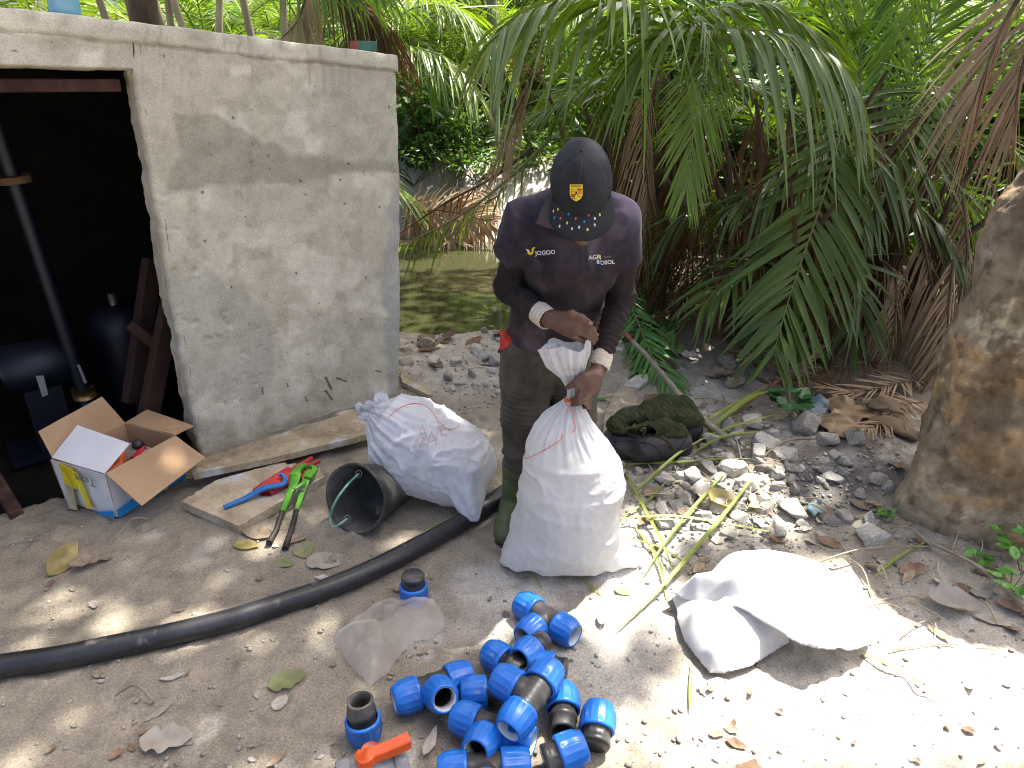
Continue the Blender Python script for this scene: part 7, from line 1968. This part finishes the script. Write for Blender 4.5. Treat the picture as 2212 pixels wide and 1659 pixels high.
for pts, w, lab, lf in [([(1322, 1136), (1450, 1138), (1600, 1152), (1722, 1166)], 13, 'long green leaflet running level across the sunlit rubble', (.03, .05, .03, .012)),
        ([(1625, 1052), (1540, 1160), (1430, 1280), (1330, 1370)], 13, 'long green leaflet slanting down from the rubble to the pale soil', (.05, .05, .03, .008)),
        ([(1562, 1040), (1500, 1110), (1440, 1180), (1380, 1265)], 12, 'second slanting green leaflet, just above the longest slanting one', (.04, .04, .03, .01)),
        ([(1345, 1012), (1450, 1012), (1560, 1004), (1625, 1000)], 12, 'straight green leaflet lying below the dark bag', (.02, .03, .03, .02)),
        ([(1360, 1075), (1410, 1040), (1470, 1000), (1540, 960)], 12, 'green leaflet rising past the right side of the dark bag', (.01, .03, .06, .06)),
        ([(1345, 1120), (1400, 1090), (1440, 1050)], 10, 'short green leaflet beside the sacks right edge', (.01, .02, .03)),
        ([(1350, 1020), (1390, 1110), (1430, 1190), (1460, 1260)], 10, 'green leaflet crossing behind the slanting ones', (.01, .03, .03, .01)),
        ([(1370, 1140), (1420, 1220), (1440, 1300)], 10, 'green leaflet on the white soil patch', (.01, .02, .005)),
        ([(1500, 965), (1560, 945), (1640, 925), (1690, 905)], 12, 'green leaflet under the lower part of the stick', (.02, .04, .05, .04)),
        ([(1515, 950), (1570, 915), (1630, 885), (1690, 865)], 20, 'broad green leaflet right of the sweater', (.02, .05, .08, .06)),
        ([(1500, 985), (1560, 960), (1640, 945)], 14, 'green leaflet between bag and stones', (.02, .04, .03)),
        ([(1510, 930), (1580, 900), (1650, 862)], 18, 'bright leaflet next to the broad one right of the sweater', (.03, .06, .07)),
        ([(780, 1228), (850, 1198), (920, 1160), (985, 1124)], 14, 'green leaflet lying along the upper side of the pipe', (.01, .012, .02, .03)),
        ([(800, 1222), (860, 1200), (940, 1160), (975, 1138)], 10, 'thin green leaflet beside the one along the pipe', (.02, .03, .035, .02)),
        ([(1885, 1262), (1920, 1230), (1960, 1200), (2008, 1176)], 11, 'green stem lying between empty sack and tree', (.03, .03, .02, .02)),
        ([(1836, 1400), (1900, 1440), (1970, 1480), (2038, 1524)], 8, 'thin green stem in the sun right of the empty sack', (.01, .02, .02, .01)),
        ([(1492, 1440), (1490, 1490), (1489, 1545)], 9, 'short green blade under the left corner of the empty sack', (.008, .01, .01)),
        ([(1250, 1232), (1270, 1262), (1300, 1290)], 7, 'thin grass blade below the standing sack', (.006, .008, .005)),
        ([(1145, 1235), (1160, 1256), (1170, 1275)], 6, 'tiny grass blade left below the standing sack', (.006, .008, .005)),
        ([(1340, 1165), (1420, 1190), (1490, 1235)], 9, 'green leaflet on the sunlit soil right of the sack', (.01, .02, .02))]:
    blade(pts, w, lab, lf)
# cut fronds piled behind the man
M_CUT = leafmat('cut green frond', [(0.055, 0.17, 0.03), (0.09, 0.24, 0.045)], trans=.25, rough=.45)
for k, (pts, L_, lab) in enumerate([([(1345, 620), (1375, 690), (1410, 770), (1475, 870)], .30, 'cut green frond pointing down to the sweater'), ([(1480, 770), (1440, 740), (1400, 700), (1350, 700)], .30, 'cut green frond lying flat behind the stick'),
        ([(1360, 600), (1400, 660), (1420, 720), (1400, 790)], .32, 'cut green frond nearest the mans elbow'), ([(1520, 700), (1480, 690), (1430, 720), (1380, 800)], .28, 'cut green frond with drooping tips behind the stick'),
        ([(1440, 560), (1430, 620), (1400, 680), (1370, 760)], .32, 'cut green frond standing against the palm clump')]):
    hs = np.interp(np.linspace(0, 1, 4), [0, .5, 1], [(.30, .06, .35, .12, .5)[k], .10, .03]); P = [G(x, y, h) for (x, y), h in zip(pts, hs)]
    me = frond_mesh('palm_frond', [M_CUT, M_STEM], P, 30, L_, .022, start=.05, droop=.18, vee=8, seed=90 + k, a0=45, a1=14, rad=.008)
    tag(put('palm_frond', me), lab, 'palm frond', 'cut palm fronds behind the man')
# ---- sticks
M_TWIG = material('grey branch', [(0.20, 0.165, 0.12), (0.32, 0.275, 0.21)], rough=0.85, scale=14, detail=3, bump=0.4, bscale=60)
st = thing('stick', 'long grey stick with a red end lying across the cut fronds', 'stick', GG(1480, 870))
sp = [(1352, 722, .16), (1400, 772, .14), (1450, 832, .11), (1500, 892, .09), (1540, 925, .075), (1575, 952, .05), (1602, 978, .03)]
SP = resample(np.array([G(x, y, z + .02) for x, y, z in sp]), 40)
obj('shaft', *tube(SP[4:], np.linspace(.012, .019, 36) * (1 + .12 * np.sin(np.arange(36) * 1.7)), 8, True), M_TWIG, st, True, world=True)
obj('red_end', *tube(SP[:5], .0125, 8, True), material('red bark', [(0.26, 0.045, 0.05), (0.34, 0.12, 0.10)], rough=.7, scale=30), st, True, world=True)
o = obj('stick', *tube(np.array([G(1580, 900, .05), G(1650, 845, .12), G(1730, 785, .22), G(1800, 735, .34)]), [.008, .008, .007, .005], 7, True, 20), material('reddish twig', [(0.16, 0.075, 0.045), (0.22, 0.12, 0.08)], rough=.8)); tag(o, 'thin reddish twig leaning up towards the palms', 'stick')
for i, (a, b, w, lab) in enumerate([((870, 706), (1100, 712), .009, 'thin dark pole lying along the pond edge'), ((2000, 1180), (2240, 1345), .008, 'brown dead stem lying by the tree foot at the right'), ((1920, 1150), (2010, 1190), .004, 'thin curved dry vine on the ground before the tree'),
        ((1640, 1000), (1760, 955), .007, 'short dry twig across the shaded stones'), ((250, 1175), (320, 1130), .004, 'thin dry straw on the dirt before the box'), ((1560, 860), (1600, 1000), .004, 'thin brown stalk crossing the stick'), ((250, 1515), (335, 1525), .004, 'thin straw on the dirt near the lower left'), ((1700, 1250), (2000, 1190), .0035, 'thin vine stem behind the empty sack')]):
    p, q = GG(*a, .02), GG(*b, .02); m_ = (p + q) / 2 + np.array([0.0, .02, .03])
    tag(obj('twig', *tube([p, m_, q], w, 6, True, 16), M_TWIG), lab, 'twig')

# ---- dark bag with the green knitted sweater on it
M_BAG = material('dark worn leatherette', [(0.014, 0.012, 0.016), (0.030, 0.025, 0.031), (0.055, 0.045, 0.045)], rough=0.5, scale=8, detail=4, spec=0.4, bump=0.25, bscale=40)
def c5(x, y): return (1480 + x / 6.9125) * .864, (960 + y / 6.9125) * .864
bagc = G(1412, 968, .07)
bag = thing('shoulder_bag', 'dark worn bag lying under the green sweater beside the stones', 'bag', (bagc[0], bagc[1], 0))
S = Solid(bagc - .34, bagc + .34, .007)
gz = floor_z(bagc)
pB = [G(1340, 955, .075), G(1400, 968, .075), G(1455, 958, .075)]
for q in pB: S.ell(q, (.085, .075, .075), None, .06)
S.cone(pB[0], pB[2], .070, .068, .03)
S.ell(G(1485, 920, .08), (.07, .10, .07), None, .06); S.ell(G(1380, 905, .08), (.12, .09, .06), None, .05)
v, f = S.mesh(lambda V, N: .007 * fbm(V * 7, 2, 3) + .006 * crease(V * 10, 4)); v[:, 2] = np.maximum(v[:, 2], gz + .006)
bb = obj('bag_body', v, f, M_BAG, bag, True, world=True); tbag = tree_of(bb)
surf_line(tbag, [c5(*p) for p in [(360, 985), (600, 985), (850, 1000), (1060, 1050), (1170, 1160), (1210, 1280), (1220, 1390)]], 40, .0028, 'piping', M_BAG, bag)
surf_line(tbag, [c5(*p) for p in [(1480, 1180), (1600, 1000), (1700, 830)]], 24, .0025, 'piping', M_BAG, bag)
a_ = np.linspace(-.4, 3.4, 20); hp_ = G(1322, 946, .06)
obj('strap_loop', *tube(hp_ + np.stack([-.030 * np.sin(a_), .0 * a_, .03 * np.cos(a_)], -1), .010, 8, True), M_BAG, bag, True, world=True)
M_KNIT = material('olive green rib knit', [(0.034, 0.040, 0.018), (0.054, 0.062, 0.030)], rough=0.95, scale=18, detail=3, spec=0.1, bump=0.3, bscale=120)
sw = thing('sweater', 'olive green ribbed sweater heaped on the dark bag', 'sweater', (bagc[0], bagc[1], .12))
S = Solid(G(1325, 960, .05) - .1, G(1520, 860, .2) + np.array([.15, .15, .12]), .0045)
def gk(x, y, z): return G(*c5(x, y), z)
S.chain([gk(520, 760, .17), gk(430, 700, .18), gk(560, 590, .20), gk(760, 560, .20)], [.030, .034, .034, .030], .015)
S.chain([gk(760, 560, .20), gk(1000, 480, .21), gk(1300, 380, .21), gk(1560, 400, .20), gk(1720, 480, .19)], [.034, .044, .050, .044, .03], .02)
S.chain([gk(980, 620, .18), gk(1250, 560, .19), gk(1560, 580, .18), gk(1800, 620, .165)], [.030, .038, .040, .034], .02)
S.chain([gk(700, 820, .165), gk(950, 780, .17), gk(1250, 760, .165), gk(1500, 820, .15), gk(1600, 860, .14)], [.022, .030, .034, .030, .02], .02)
S.chain([gk(1250, 760, .165), gk(1300, 880, .14)], [.03, .02], .02)
def rib(V, N):
    p = V - np.array(bagc); al = p[:, 0] * .35 + p[:, 1] * .9 - p[:, 2] * .5
    return .0038 * np.sin(al * 400 + 4 * fbm(V * 9, 2, 3)) + .008 * fbm(V * 12, 2, 4) + .006 * crease(V * np.array([9, 17, 17]), 5)
v, f = S.mesh(rib); obj('knit_body', v, f, M_KNIT, sw, True, world=True)
r7 = random.Random(5)
for pts in ([(760, 600), (820, 700), (880, 820), (870, 930)], [(960, 520), (1000, 620), (960, 740), (1040, 850), (1130, 900)], [(700, 760), (760, 700), (880, 690), (930, 730)], [(860, 800), (930, 760), (880, 880), (800, 1050)], [(980, 640), (1080, 620), (1250, 640), (1400, 730)], [(1160, 900), (1300, 980), (1400, 1120), (1450, 1290)], [(560, 780), (700, 740), (760, 660)]):
    z0_ = .205; P = np.array([G(*c5(x, y), z0_ - .03 * i - (.0 if y < 900 else (y - 900) * .00022)) for i, (x, y) in enumerate(pts)])
    obj('cord', *tube(P, r7.uniform(.0045, .008), 7, True, 24), M_KNIT, sw, True, world=True)
# ---- brown paper, broken tile, scraps
def sheet(outline, mat, lab, cat, nm, seed, amp=.02, res=.008, th=.0012):
    o = cloth(nm, outline, lambda d, p: float(np.mean([floor_z(G(*q[:2])) for q in outline[:3]])) + .010 + amp * (.4 + np.minimum(d / .04, 1)) * (.5 + .5 * fbm(p * 9, 2, seed)) + amp * .8 * crease(p * 13, seed + 1), mat, None, res, th)
    return tag(o, lab, cat)
M_PAPER = material('brown paper', [(0.27, 0.22, 0.16), (0.36, 0.305, 0.23)], rough=.85, scale=7, detail=3, spec=.15)
sheet([(1326, 858, 0), (1345, 836, 0), (1365, 838, 0), (1378, 880, 0), (1384, 915, 0), (1350, 960, 0), (1300, 960, 0), (1304, 905, 0)], M_PAPER, 'creased brown paper lying between sack and dark bag', 'paper', 'paper_sheet', 3, .03)
_p = [G(1343, 834, .03), G(1384, 834, .03), G(1396, 822, .03), G(1398, 808, .03), G(1380, 808, .03)]
o = obj('stone_tile', *slab(np.array([q - _p[0] for q in [G(1345, 832, .035), G(1378, 836, .035), G(1402, 820, .035), G(1400, 806, .035), G(1372, 810, .035)]]), .028), MATS['pale limestone'], None, False); o.location = _p[0]; bevel(o, .004, 1); tag(o, 'flat pale broken tile behind the brown paper', 'tile')
sheet([(1290, 745, 0), (1340, 730, 0), (1360, 750, 0), (1330, 770, 0)], MATS['pale limestone'], 'pale flat stone flake behind the mans elbow', 'stone flake', 'stone_flake', 4, .015)
M_BLUEP = material('faded blue plastic sheet', [(0.07, 0.12, 0.15), (0.13, 0.20, 0.23)], rough=.4, scale=6, spec=.5)
sheet([(1715, 925, 0), (1740, 900, 0), (1765, 880, 0), (1785, 900, 0), (1780, 925, 0), (1750, 940, 0)], M_BLUEP, 'scrap of faded blue plastic under the palm leaves', 'plastic scrap', 'plastic_scrap', 5, .03)
sheet([(1735, 1120, 0), (1752, 1098, 0), (1770, 1100, 0), (1775, 1125, 0), (1755, 1140, 0)], M_BLUEP, 'small blue green plastic scrap right of the white jagged stone', 'plastic scrap', 'plastic_scrap', 6, .03)
sheet([(1755, 965, 0), (1790, 935, 0), (1840, 925, 0), (1890, 940, 0), (1900, 955, 0), (1850, 960, 0), (1830, 990, 0), (1780, 990, 0)], material('crumpled brown wrapper', [(0.17, 0.115, 0.06), (0.27, 0.19, 0.11)], rough=.7, scale=8, detail=3), 'crumpled brown wrapper between stones and tree', 'wrapper', 'wrapper', 7, .035)
sheet([(1770, 905, 0), (1800, 890, 0), (1840, 905, 0), (1830, 930, 0), (1790, 932, 0)], MATS['crumpled brown wrapper'], 'smaller brown wrapper behind the crumpled one', 'wrapper', 'wrapper', 8, .035)
M_HUSK = material('dry palm husk', [(0.09, 0.062, 0.036), (0.17, 0.12, 0.07)], rough=.85, scale=8, detail=3, stretch=(.4, 1, 1))
for i, (x0, y0, x1, y1, w, z, lab) in enumerate([(1850, 905, 1985, 950, .07, .10, 'large dry palm husk lying against the foot of the tree'), (1880, 880, 1950, 890, .06, .16, 'pale dry palm husk on top of the larger ones'), (1820, 890, 1940, 930, .05, .05, 'dark dry palm husk below the pale one')]):
    P = resample(np.array([G(x0, y0, z), G((x0 + x1) / 2, (y0 + y1) / 2 - 14, z + .02), G(x1, y1, z)]), 16)
    T, N, Bn = path_frames(P); a_ = np.linspace(-1.1, 1.1, 9); wd = w * np.sin(np.linspace(.25, 2.9, 16)) ** .6
    V = P[:, None] + Bn[:, None] * (wd[:, None] * np.sin(a_)[None])[..., None] + N[:, None] * (wd[:, None] * .45 * (np.cos(a_) - .5)[None])[..., None]
    V = V + N[:, None] * (.018 * fbm(V * 22, 3, i))[..., None] + T[:, None] * (.03 * fbm(np.stack([a_ * 3, a_ * 0, a_], -1), 2, i)[None] * np.abs(np.linspace(-1, 1, 16))[:, None] ** 3)[..., None]
    o = obj('palm_husk', V.reshape(-1, 3) - P[0], grid_faces(16, 9), M_HUSK); o.location = P[0]; md = o.modifiers.new('thickness', 'SOLIDIFY'); md.thickness = .006; tag(o, lab, 'palm husk')
# dead fronds lying at the foot of the palms
for k, (pts, lab) in enumerate([([(1560, 770), (1620, 790), (1690, 800), (1760, 790)], 'fallen dry frond on the slope above the sweater'), ([(1900, 790), (1830, 810), (1760, 830), (1700, 850)], 'fallen dry frond above the blue plastic scrap'),
        ([(2000, 830), (1930, 850), (1850, 860), (1780, 860)], 'fallen dry frond just above the husks'), ([(1480, 700), (1540, 720), (1600, 740), (1660, 740)], 'fallen dry frond behind the cut green ones'), ([(1990, 880), (1940, 900), (1890, 930), (1860, 950)], 'fallen dry frond against the tree foot'),
        ([(1700, 740), (1780, 760), (1860, 760), (1930, 740)], 'fallen dry frond deepest under the palms')]):
    P = [GG(x, y, .03 + .03 * (i % 2)) for i, (x, y) in enumerate(pts)]
    tag(put('palm_frond', frond_mesh('palm_frond', [L_BROWN if k % 2 else L_DEAD, M_FIBRE], P, 34, .22, .011, start=.02, droop=.06, vee=6, seed=140 + k, rad=.007, a0=50, a1=20)), lab, 'palm frond', 'fallen dry fronds under the palms')
# dead fronds fallen on the far bank
for k, (pts, lab) in enumerate([([(870, 470), (930, 455), (1000, 462), (1060, 480)], 'fallen dry frond on the bank nearest the water'), ([(880, 440), (930, 480), (960, 510), (980, 525)], 'fallen dry frond hanging down the white bank'), ([(1080, 420), (1030, 450), (990, 490), (970, 520)], 'fallen dry frond on the bank left of the man')]):
    P = [YP(x, y, 8.35 - .1 * i) for i, (x, y) in enumerate(pts)]
    tag(put('palm_frond', frond_mesh('palm_frond', [L_DEAD, M_FIBRE], P, 40, .5, .03, start=.02, droop=.25, vee=-4, seed=120 + k, rad=.014, lift=(0, -1, .5))), lab, 'palm frond', 'fallen dry fronds on the far bank')

# ---- small plants
def sprig(px, py, hgt, n, ll, seed, label, mat=None, group=None, spread=.5, lw=.42):
    p = GG(px, py); root = thing('small_plant', label, 'plant', p, group); r = random.Random(seed)
    st_ = MB(); me = None
    for k in range(n):
        a = k * 2.4 + r.uniform(-.4, .4); h = hgt * r.uniform(.45, 1.0); e = Vector((math.cos(a) * spread * h, math.sin(a) * spread * h, h))
        st_.add(*tube([(0, 0, 0), e * .5 + Vector((0, 0, h * .1)), e], [.0025, .002, .0012], 5, True))
        for j in range(3):
            b_ = a + (j - 1) * 1.1 + r.uniform(-.3, .3); l = ll * r.uniform(.7, 1.15)
            if me is None: me = [leaf_mesh('oval', mat or LM['v'], .12, 400 + q) for q in range(2)]
            o = put('leaf', me[j % 2], root); o.scale = (l, l * lw / .42, l); o.rotation_euler = (r.uniform(-.3, .3), r.uniform(-.5, .3), b_)
            o.location = e * r.uniform(.8, 1) + Vector((math.cos(b_) * l * .5, math.sin(b_) * l * .5, 0))
    st_.build('stem', M_STEM, root)
    return root
sprig(2185, 1200, .12, 6, .055, 1, 'leafy green plant at the right picture edge beside the tree')
sprig(2180, 1285, .10, 6, .050, 2, 'sunlit leafy plant below the one beside the tree')
sprig(2205, 1240, .14, 5, .055, 3, 'dark leafy plant at the very edge right of the tree')
sprig(2110, 1222, .06, 4, .045, 4, 'small green seedling at the foot of the tree')
sprig(2215, 1100, .25, 7, .07, 5, 'tall leafy weed growing right of the tree trunk')
sprig(1915, 1120, .04, 5, .03, 6, 'tiny green weed on the dark soil before the tree')
sprig(1705, 900, .16, 5, .10, 7, 'broad leaved dark plant under the palm fronds', leafmat('deep green leaf', [(0.02, 0.085, 0.025), (0.035, 0.12, 0.035)], trans=.2), lw=.6)
sprig(1640, 800, .24, 4, .11, 8, 'young dark leaved plant beside the reddish twig', MATS['deep green leaf'])
for k, (x, y, h, lab, m) in enumerate([(2030, 790, .38, 'sunlit narrow grass tuft in front of the tree trunk', L_GREY), (1715, 800, .30, 'small fan palm seedling under the big fronds', M_CUT), (1450, 690, .35, 'grass tuft behind the cut fronds', L_DARK), (1330, 600, .5, 'long bladed grass behind the mans arm', L_GREEN), (900, 345, .35, 'grass tuft on the white bank', L_GREEN)]):
    p = GG(x, y) if k < 4 else YP(x, y, 9.0); r = random.Random(k); mb = MB()
    root = thing('grass_tuft', lab, 'grass', p)
    for j in range(11 if k != 1 else 14):
        a = r.uniform(0, 6.28); sp_ = r.uniform(.3, .9) * h; hh = h * r.uniform(.5, 1); w = .009
        c_ = [Vector((0, 0, 0)), Vector((math.cos(a) * sp_ * .35, math.sin(a) * sp_ * .35, hh * .75)), Vector((math.cos(a) * sp_, math.sin(a) * sp_, hh * .8))]
        P = resample(np.array(c_), 8); s_ = np.array([-math.sin(a), math.cos(a), 0]); ww = w * np.sin(np.linspace(.35, 3.1, 8))[:, None]
        V = np.stack([P - s_ * ww, P + np.array([0, 0, -.002]), P + s_ * ww], 1); mb.add(V.reshape(-1, 3), grid_faces(8, 3).tolist())
    mb.build('blades', m, root)

# thin dry straws strewn over the rubble and the litter at the right
M_STRAW = material('dry straw', [(0.30, 0.235, 0.14), (0.42, 0.34, 0.22)], rough=.8, scale=10, detail=2, rand=.3)
r8 = random.Random(21)
for i in range(70):
    if i < 26: x, y = r8.gauss(1580, 130), r8.gauss(1050, 80)
    elif i < 44: x, y = r8.uniform(1850, 2220), r8.uniform(1170, 1420)
    elif i < 60: x, y = r8.uniform(1500, 2000), r8.uniform(760, 900)
    else: x, y = r8.uniform(870, 1100), r8.uniform(700, 820)
    p = GG(x, y); a = r8.uniform(0, 3.14); l = r8.uniform(.08, .26); q = p + np.array([math.cos(a) * l, math.sin(a) * l, 0]); q[2] = floor_z(q) + .006; p[2] += .008
    m_ = (p + q) / 2 + np.array([r8.uniform(-.02, .02), r8.uniform(-.02, .02), r8.uniform(.005, .03)])
    o = obj('dry_straw', np.array(tube(np.array([p, m_, q]) - p, r8.uniform(.0012, .003), 5, True, 8)[0]), tube(np.array([p, m_, q]) - p, .002, 5, True, 8)[1], M_STRAW); o.location = p
    tag(o, 'thin dry straw lying in the leaf litter', 'straw', 'dry straws in the litter')
